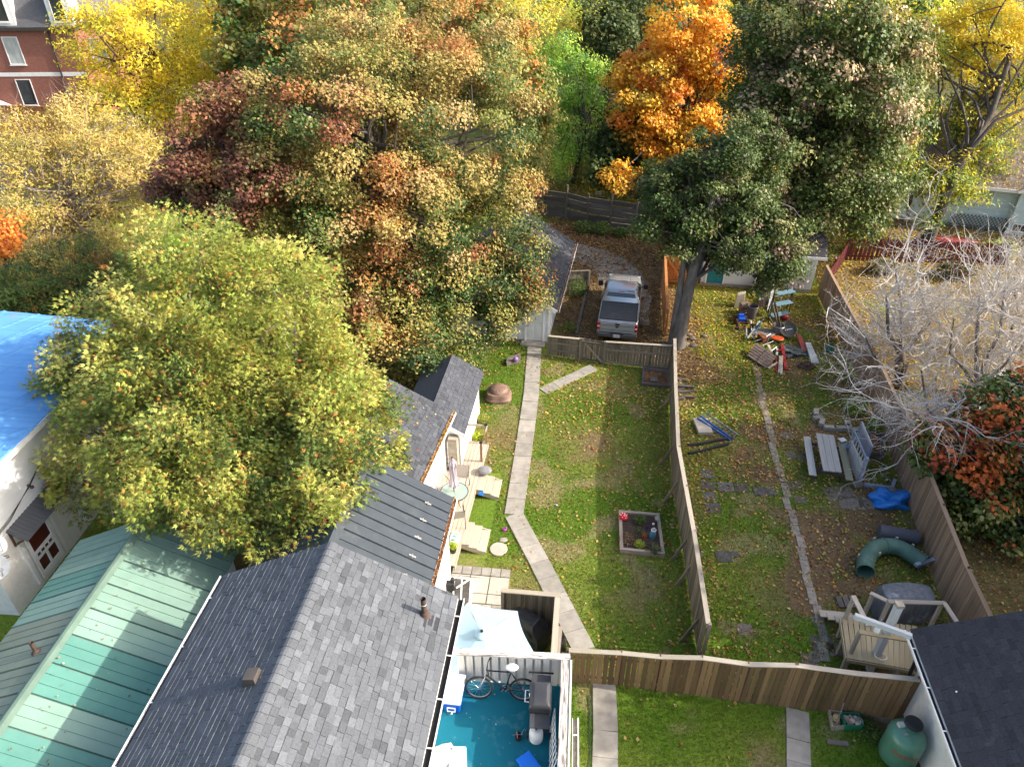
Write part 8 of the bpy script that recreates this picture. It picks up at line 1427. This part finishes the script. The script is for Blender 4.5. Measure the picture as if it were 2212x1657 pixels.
q = jk(875, 920, .22); t = thing('rope_tub', 'shallow oval rope edged tub tilted on the junk pile', 'tub', q); Rm = Matrix.Rotation(-.45, 3, 'Y') @ Matrix.Rotation(.25, 3, 'X'); m = MB(); m.lathe([(.30, .0), (.44, .05), (.50, .14), (.47, .18), (.36, .12), (.30, .06), (.01, .05)], q, 28, Rm, .85, 1.15, cap=False); m.build('body', mat('mossy_resin', (.16, .14, .105), (.10, .09, .07), (9, 9, 9), .9, .5), t, smooth=True); m = MB(); m.lathe([(.005, .075), (.31, .08)], q, 20, Rm, .85, 1.15, cap=False); m.build('lining', mat('grey_liner', (.11, .11, .105), (.16, .15, .13), (5, 5, 5), .8), t)
text3('FIRE', .15, q+Rm @ V(.0, .08, .10), Matrix.Rotation(.35, 3, 'Z') @ Rm, M_white, t, ext=.002) if False else None
for k in range(4): m = MB(); m.obox(q+Rm @ V(-.13+.09*k, .06-.02*k, .09), (.05, .11, .008), Rm @ Matrix.Rotation(.3*k, 3, 'Z')); m.build('chalk_mark', M_white, t)
q = jk(700, 1030, .2); m = MB(); m.lathe([(.005, .05), (.20, .055), (.30, .04), (.33, -.01), (.30, -.04), (.02, -.05)], q, 26, Matrix.Rotation(-.2, 3, 'X')); t = m.build('orange_disc', mat('orange_plastic', (.58, .09, .02), (.50, .075, .02), (4, 4, 4), .45), None, smooth=True, label='round orange plastic lid lying on the junk pile', cat='lid')
plate('slatted_pallet', [jk(385, 1100, .45), jk(690, 1310, .30), jk(525, 1490, .06), jk(242, 1295, .12)], .06, M_jb, 'big taupe plank panel tilted on the junk pile', 'panel')
pl_ = [jk(385, 1100, .485), jk(690, 1310, .335), jk(525, 1490, .095), jk(242, 1295, .155)]; o = bpy.data.objects[[o.name for o in bpy.data.objects if o.name.startswith('slatted_pallet')][-1]]; WM[o.name] = Matrix.Translation(o.location)
for k in range(6):
    t_ = (k+.5)/6; a = pl_[0].lerp(pl_[3], t_); b = pl_[1].lerp(pl_[2], t_); plank('slat', a, b, (pl_[3]-pl_[0]).length/6-.015, .02, M_jb, o, (pl_[1]-pl_[0]).cross(pl_[2]-pl_[1]) if (pl_[1]-pl_[0]).cross(pl_[2]-pl_[1]).z > 0 else -(pl_[1]-pl_[0]).cross(pl_[2]-pl_[1]))
plank('batten', pl_[0].lerp(pl_[1], .52)+V(0, 0, .03), pl_[3].lerp(pl_[2], .52)+V(0, 0, .03), .05, .03, M_jb, o)
M_rp = mat('red_paint', (.30, .022, .02), (.22, .018, .018), (5, 5, 5), .5, .1, rand=.15)
t = thing('red_stand', 'bright red metal post with cross arms lying in the junk pile', 'post', jk(800, 1320)); plank('post', jk(770, 1130, .25), jk(832, 1512, .06), .14, .08, M_rp, t); plank('arm', jk(690, 1225, .25), jk(820, 1185, .28), .06, .04, M_rp, t); plank('foot', jk(672, 1540, .04), jk(690, 1340, .12), .08, .05, M_rp, t)
for k, (a, b, mt_, lb, g) in enumerate(((jk(725, 1560, .05), jk(745, 1300, .2), M_wood_cap, 'pale board lying beside the red post', None), (jk(760, 1590, .04), jk(770, 1300, .2), M_wood_deck, 'narrow pale board lying beside the red post', None), (jk(560, 1490, .05), jk(700, 1400, .15), M_wood_deck, 'short beam under the tilted taupe panel', None), (jk(610, 1250, .2), jk(560, 1130, .3), M_wood_deck, 'short stick of wood above the tilted taupe panel', None), (jk(700, 1180, .15), jk(690, 1290, .15), M_crm, 'cream offcut beside the red post', None))): m = MB(); m.bar(a, b, .10, .05); m.build('board', mt_, None, label=lb, cat='board')
for k, (a, b) in enumerate((((470, 1140), (640, 1075)), ((545, 1100), (585, 985)), ((560, 1130), (610, 1240)), ((590, 1110), (650, 1130)), ((600, 1230), (690, 1160)), ((350, 1080), (460, 1040)), ((500, 1020), (600, 960)))): m = MB(); m.tube([jk(*a, .12), jk(*b, .22)], .018, 6); m.build('metal_rod', M_alu, None, label='thin metal rod in the tangle of the junk pile', cat='rod', group='metal rods in the junk pile')
m = MB(); m.tube([jk(630, 1050, .15), jk(690, 1120, .2), jk(770, 1140, .25), jk(820, 1090, .2), jk(830, 1040, .15)], .015, 6); m.build('bent_hoop', M_wood_grey, None, smooth=True, label='bent grey hoop below the orange lid', cat='hoop')
plate('red_board', [jk(995, 965, .25), jk(1050, 960, .25), jk(1165, 1225, .15), jk(1085, 1235, .15)], .06, mat('faded_red_paint', (.40, .085, .07), (.30, .06, .05), (4, 4, 4), .7, rand=.1, spots=((.1, .06, .05), 5, .62)), 'faded red board sloping across the junk pile', 'board')
plate('plastic_slab', [jk(1130, 1090, .30), jk(1210, 1100, .30), jk(1340, 1395, .16), jk(1225, 1405, .16)], .10, mat('dirty_white', (.56, .58, .56), (.40, .42, .40), (5, 5, 5), .6, spots=((.25, .25, .22), 4, .6)), 'dirty white plastic lid sloping at the end of the junk pile', 'lid')
crumple('net_heap', jk(920, 1240), .75, .55, .22, mat('dark_netting', (.075, .09, .085), (.13, .14, .13), (20, 20, 20), .9, .6), 'heap of dark netting in the middle of the junk pile', 'heap', seedv=12, amp=.35); crumple('brown_sack', jk(1150, 1470), .4, .3, .25, mat('brown_sacking', (.10, .06, .04), (.07, .045, .03), (9, 9, 9), .9, .4), 'brown sack beside the white plastic lid', 'sack', seedv=3); crumple('soil_heap', jk(510, 950), .7, .45, .08, M_gravel, 'low grey gravel heap under the junk pile', 'heap', seedv=21)
m = MB(); q = jk(460, 1070); m.obox(q+V(0, 0, .15), (.25, .5, .3), Matrix.Rotation(.3, 3, 'Z')); m.build('rusty_grate', mat('rust', (.22, .07, .03), (.12, .045, .02), (9, 9, 9), .9, .4), None, label='rusty iron grate beside the teal bicycle', cat='grate')
# toys
q = jk(140, 800); t = thing('toy_truck', 'toy truck with blue body and black and red wheels', 'toy', q); m = MB(); m.obox(q+V(.02, .1, .22), (.35, .42, .18)); m.obox(q+V(.02, .2, .36), (.28, .2, .14)); m.build('body', mat('toy_blue', (.02, .09, .5), None, rough=.35), t, bevel=.02)
for sx in (-1, 1):
    for sy in (-1, 1): m = MB(); c_ = q+V(.02+sx*.27, .1+sy*.18, .15); m.lathe([(.15, -.06), (.15, .06)], c_, 16, Matrix.Rotation(R_(90), 3, 'Y')); wh = m.build('wheel', M_rub, t); m = MB(); m.lathe([(.09, -.066), (.09, .066)], c_, 12, Matrix.Rotation(R_(90), 3, 'Y')); m.build('hub', M_rp, wh)
q = jk(185, 900); t = thing('toy_wagon', 'upturned red toy wagon frame with black wheels', 'toy', q); m = MB(); 
for (a, b) in ((V(-.3, -.1, .2), V(.3, -.15, .2)), (V(-.3, .25, .3), (V(.3, .2, .3))), (V(-.3, -.1, .2), V(-.3, .25, .3)), (V(.3, -.15, .2), V(.3, .2, .3))): m.tube([q+a, q+b], .02, 6)
m.build('frame', mat('faded_red_tube', (.42, .10, .05), None, rough=.5), t)
for sx in (-.36, .38): m = MB(); torus(m, q+V(sx, 0, .17), (1, .1, 0), .13, .04, 20, 6); m.build('wheel', M_rub, t, smooth=True)
bicycle(jk(335, 1010, .2), jk(330, 880, .2)+V(.25, .15, 0), .2, (.35, 0, 0), 'small teal kids bicycle lying in the junk pile', mat('teal_frame', (.02, .27, .30), (.03, .32, .36), rough=.35), name='bicycle')
for k, (a, b, c_) in enumerate((((225, 870), (232, 1030), (.40, .42, .44)), ((245, 1030), (430, 770), (.45, .47, .5)), ((300, 760), (310, 960), (.5, .55, .56)), ((380, 830), (350, 930), (.35, .2, .45)))): m = MB(); m.bar(jk(*a, .25), jk(*b, .12), .06, .04); m.build('scooter_bar', mat('bar%d' % k, c_, None, rough=.4), None, label=('grey', 'long silver', 'pale steel', 'purple')[k]+' bar leaning on the teal kids bicycle', cat='bar')
m = MB(); q = jk(800, 755, .0); m.ball(q+V(0, 0, .18), .2, 12, 8, 1.2, 1, .9); m.build('red_toy', M_rp, None, smooth=True, label='rounded red toy under the slate blue stand', cat='toy'); m = MB(); m.tube([jk(560, 375, .5), jk(760, 400, .5), jk(740, 590, .05)], .02, 6); m.build('white_pipe', M_white, None, smooth=True, label='bent white pipe behind the slate blue stand', cat='pipe')
q = jk(1500, 1250); t = thing('green_pot', 'dark green pot on the ground by the long fence', 'pot', q); m = MB(); m.lathe([(.16, 0), (.2, .35), (.18, .35), (.14, .03)], q+V(0, .1, 0), 16); m.build('body', M_gb, t, smooth=True)
# red canoe by the teal house
k0, k1 = at(1975, 512, .35), at(2112, 520, .35); d = (k1-k0); n = 15; m = MB(); vs = []; kk = 9; s_ = V(-d.y, d.x, 0).normalized()
for i in range(n):
    t_ = i/(n-1); w_ = .46*math.sin(math.pi*min(max(t_, .02), .98))**.6; h_ = .40*(.6+.4*math.sin(math.pi*t_)); c_ = k0+d*t_+V(0, 0, -.33)
    for j in range(kk): a = math.pi*j/(kk-1); vs.append(c_+s_*w_*math.cos(a)+V(0, 0, h_*math.sin(a)**.8+.05))
m.add(vs, [(i*kk+j, i*kk+j+1, (i+1)*kk+j+1, (i+1)*kk+j) for i in range(n-1) for j in range(kk-1)]); t = m.build('canoe', mat('canoe_red', (.24, .03, .028), (.19, .025, .024), (3, 3, 3), .35), None, smooth=True, label='upturned red canoe in front of the pale teal house', cat='canoe'); WM[t.name] = Matrix.Translation(t.location); m = MB(); m.tube([vs[i*kk+kk//2]+V(0, 0, .01) for i in range(n)], .02, 5); m.build('keel', MATS['canoe_red'], t)
# ================================================================= grass blades and fallen leaves
def scatter(n, x0, x1, y0, y1, wf):
    x = RNG.uniform(x0, x1, n); y = RNG.uniform(y0, y1, n); k = RNG.random(n) < wf(x, y); return x[k], y[k]
def keep_clear(x, y):
    """nothing grows or lies on ground under buildings"""
    ok = np.ones(len(x), bool)
    for fr, X0, X1, Y_0, Y_1 in ((hf, -4.2, 2.7, -9.5, 10), (gf_, -2.5, 2.5, -9.5, 0), (tf, -9, 0, 0, 9.4), (ga, -GWd, 0, 0, GD), (sf, 0, SW, 0, SD), (rf, .2, 6.2, -9, -.4), (ef, -2, -.1, 0, 4), (hf2, 0, PW, -.5, PD)):
        dx = x-fr.o.x; dy = y-fr.o.y; lx = dx*fr.c+dy*fr.s; ly = -dx*fr.s+dy*fr.c; ok &= ~((lx > X0) & (lx < X1) & (ly > Y_0) & (ly < Y_1))
    ok &= ~((x > -1.8) & (x < 1.25) & (y < 10.9)); return ok
def off_paths(x, y, d=.36):
    ok = np.ones(len(x), bool)
    for P in ([at(1155, 744), at(1148, 850), at(1140, 909), at(1125, 1016), at(1110, 1113), at(1165, 1215), at(1262, 1406)], [at(1172, 846), at(1282, 795)], [at(1305, 1478), at(1308, 1580), at(1306, 1700)], [at(1722, 1535), at(1724, 1600), at(1726, 1700)]):
        for a, b in zip(P[:-1], P[1:]):
            vx, vy = b.x-a.x, b.y-a.y; L2 = vx*vx+vy*vy; t = np.clip(((x-a.x)*vx+(y-a.y)*vy)/L2, 0, 1); ok &= np.hypot(x-a.x-t*vx, y-a.y-t*vy) > d
    px_, py_ = x-pf.o.x, y-pf.o.y; lx = px_*pf.c+py_*pf.s; ly = -px_*pf.s+py_*pf.c; ok &= ~((lx > -.3) & (lx < 2.0) & (ly > -3.4) & (ly < 0)); return ok
def gz(x, y): return inbox(x, y, -25, 33, 7, 51, 0.5)*(fbm(x, y, 1.6, 5)-0.5)*0.05
gx_, gy_ = scatter(430000, -2.5, 17.5, 8.2, 37, lambda x, y: (1-.85*dirtw(x, y))*np.clip(1.15-(y-9)/40, .3, 1)*(1-.0*x)); k = keep_clear(gx_, gy_) & off_paths(gx_, gy_); gx_, gy_ = gx_[k], gy_[k]; n = len(gx_)
hgt = RNG.uniform(.03, .085, n); an = RNG.uniform(0, 6.283, n); wd_ = RNG.uniform(.008, .018, n); z0_ = gz(gx_, gy_); ln_ = RNG.uniform(-.04, .04, (n, 2)); Vb = np.zeros((n, 3, 3), dtype=np.float32)
Vb[:, 0] = np.stack([gx_-np.cos(an)*wd_, gy_-np.sin(an)*wd_, z0_-.005], 1); Vb[:, 1] = np.stack([gx_+np.cos(an)*wd_, gy_+np.sin(an)*wd_, z0_-.005], 1); Vb[:, 2] = np.stack([gx_+ln_[:, 0], gy_+ln_[:, 1], z0_+hgt], 1)
a = sstep(.3, .7, fbm(gx_, gy_, 3.2, 1))[:, None]; bc_ = np.array([.115, .215, .016])*(1-a)+np.array([.20, .26, .035])*a; dead = ((.75*sstep(.52, .70, fbm(gx_, gy_, 1.1, 9))+.22)*(1-.6*((gx_ > DIV_X(gy_)) & (gy_ < 22))-.5*(gy_ < 12)))[:, None] > RNG.random((n, 1)); bc_ = np.where(dead, np.array([.36, .30, .15]), bc_); bc_ = jitter_col(bc_, .2)
g_o = arr_mesh('grass', Vb.reshape(-1, 3), np.arange(n*3).reshape(-1, 3), np.repeat(bc_, 3, axis=0), leafmat('grass_blade', .3, .7, .15)); tag(g_o, 'short green lawn grass with dry straw coloured blades', 'grass', kind='stuff')
LP = [(.58, .40, .06, 3), (.50, .34, .12, 3), (.62, .46, .18, 2), (.34, .19, .07, 2.5), (.22, .11, .05, 1.8), (.48, .20, .06, 1.2), (.40, .08, .04, .5)]
BP = [(.30, .17, .07, 3), (.40, .24, .08, 3), (.22, .115, .05, 3), (.50, .34, .09, 2), (.14, .075, .04, 1.5), (.34, .10, .045, .8)]
xs, ys = scatter(270000, -4, 40, 9, 62, lambda x, y: litterw(x, y)*np.clip(1.25-(y-30)/60, .35, 1)); k = keep_clear(xs, ys); xs, ys = xs[k], ys[k]; n = len(xs)
C = np.stack([xs, ys, gz(xs, ys)+RNG.uniform(.008, .05, n)], 1); Nn = RNG.normal(size=(n, 3))*.38+np.array([0, 0, 1]); drive = (inbox(xs, ys, 2.4, 9.0, 29, 48, .3)+.5*(xs > RF_X(ys))*(ys < 18)) > RNG.random(n)
yel = ((xs > RF_X(ys))*(ys > 22)+(ys > 46)+inbox(xs, ys, 9, 18, 29, 40, 1)) > RNG.random(n); cl = pick(LP, n); cl = np.where(drive[:, None], pick(BP, n), cl); cl = np.where((yel & ~drive & (RNG.random(n) < .6))[:, None], pick([(.62, .46, .04, 3), (.52, .40, .05, 2), (.40, .28, .06, 2)], n), cl)
lf = leaves_mesh('fallen_leaves', C, Nn, RNG.uniform(.06, .145, n)*np.where(ys > 40, 1.35, 1), jitter_col(cl, .2), M_leaf, None, 'kite', fold=.2); tag(lf, 'yellow and brown fallen leaves scattered over lawn, driveway and yards', 'fallen leaves', kind='stuff')
# leaves caught on roofs (counted as litter too)
def roof_leaves(E0, E1, R1, R0, n, pal, name='roof_leaves', sz=(.06, .11), bias=1.0, parent=None):
    a = RNG.random(n); b = RNG.random(n)**bias; E0, E1, R1, R0 = (np.array(tuple(p)) for p in (E0, E1, R1, R0)); P = (E0[None]*(1-a[:, None])+E1[None]*a[:, None])*(1-b[:, None])+(R0[None]*(1-a[:, None])+R1[None]*a[:, None])*b[:, None]; nr = np.cross(E1-E0, R0-E0); nr /= np.linalg.norm(nr); nr = nr if nr[2] > 0 else -nr
    o = leaves_mesh('fallen_leaves', P+nr*.04, np.repeat(nr[None], n, 0)+RNG.normal(size=(n, 3))*.3, RNG.uniform(sz[0], sz[1], n), jitter_col(pick(pal, n), .2), M_leaf, parent, 'kite'); o['kind'] = 'stuff'; return o
o = roof_leaves(ga(.42, -.3, GAE-.1), ga(.42, GD+.3, GAE-.1), ga(-GWd/2, GD+.3, GAR), ga(-GWd/2, -.3, GAR), 260, LP); tag(o, 'pale leaves dotted over the garage roof', 'fallen leaves')
o = roof_leaves(hf2(-.5, -.6, PE-.1), hf2(PW+.4, -.6, PE-.1), hf2(PW+.4, PD/2, PR), hf2(-.5, PD/2, PR), 3200, [(.62, .42, .12, 3), (.5, .32, .08, 2), (.66, .5, .2, 1)], sz=(.1, .2), bias=1.4); tag(o, 'golden leaves strewn over the pale teal house roof', 'fallen leaves')
o = roof_leaves(sf(-.3, -.35, SE-.08), sf(SW+.4, -.35, SE-.08), sf(SW+.4, SD/2, SR), sf(-.3, SD/2, SR), 420, [(.6, .45, .08, 3), (.5, .36, .1, 2)]); tag(o, 'yellow leaves scattered over the dark shed roof', 'fallen leaves')
o = roof_leaves(wa, wb_, wrb, wra, 60, LP); tag(o, 'few tan leaves on the wing roof shingles', 'fallen leaves')
o = roof_leaves(wa+V(.02, 0, .01), wb_+V(.02, 0, .01), wb_+V(.12, 0, .0), wa+V(.12, 0, .0), 500, [(.42, .2, .05, 3), (.55, .35, .08, 2), (.2, .09, .04, 2)], sz=(.05, .09)); tag(o, 'rusty leaves heaped in the wing gutter', 'fallen leaves')
o = roof_leaves(hf(MXE+.03, -.3, MZE-.04), hf(MXE+.03, MY1, MZE-.04), hf(MXE+.13, MY1, MZE-.04), hf(MXE+.13, -.3, MZE-.04), 420, [(.36, .15, .05, 3), (.25, .1, .04, 2), (.45, .25, .08, 1)], sz=(.04, .07)); tag(o, 'rusty leaves filling the gutter of the metal roof', 'fallen leaves')
o = roof_leaves(ga(.47, -.3, GAE-.1), ga(.47, GD+.3, GAE-.1), ga(.55, GD+.3, GAE-.1), ga(.55, -.3, GAE-.1), 420, [(.36, .15, .05, 3), (.25, .1, .04, 2), (.45, .25, .08, 1)], sz=(.05, .09)); tag(o, 'brown leaves filling the garage gutter', 'fallen leaves')
o = roof_leaves(gf_(GW, GL, GE), gf_(GW, 0, GE), gf_(.2, 0, GR-.05), gf_(.2, GL, GR-.05), 130, [(.30, .14, .05, 3), (.4, .36, .2, 2)], sz=(.03, .07)); tag(o, 'few brown cedar scraps on the green metal roof', 'fallen leaves')
o = roof_leaves(F4[0], F4[1], F4[2], F4[3], 40, [(.5, .45, .35, 3), (.4, .25, .1, 2)], sz=(.02, .05)); tag(o, 'few pale scraps on the teal balcony carpet', 'fallen leaves')
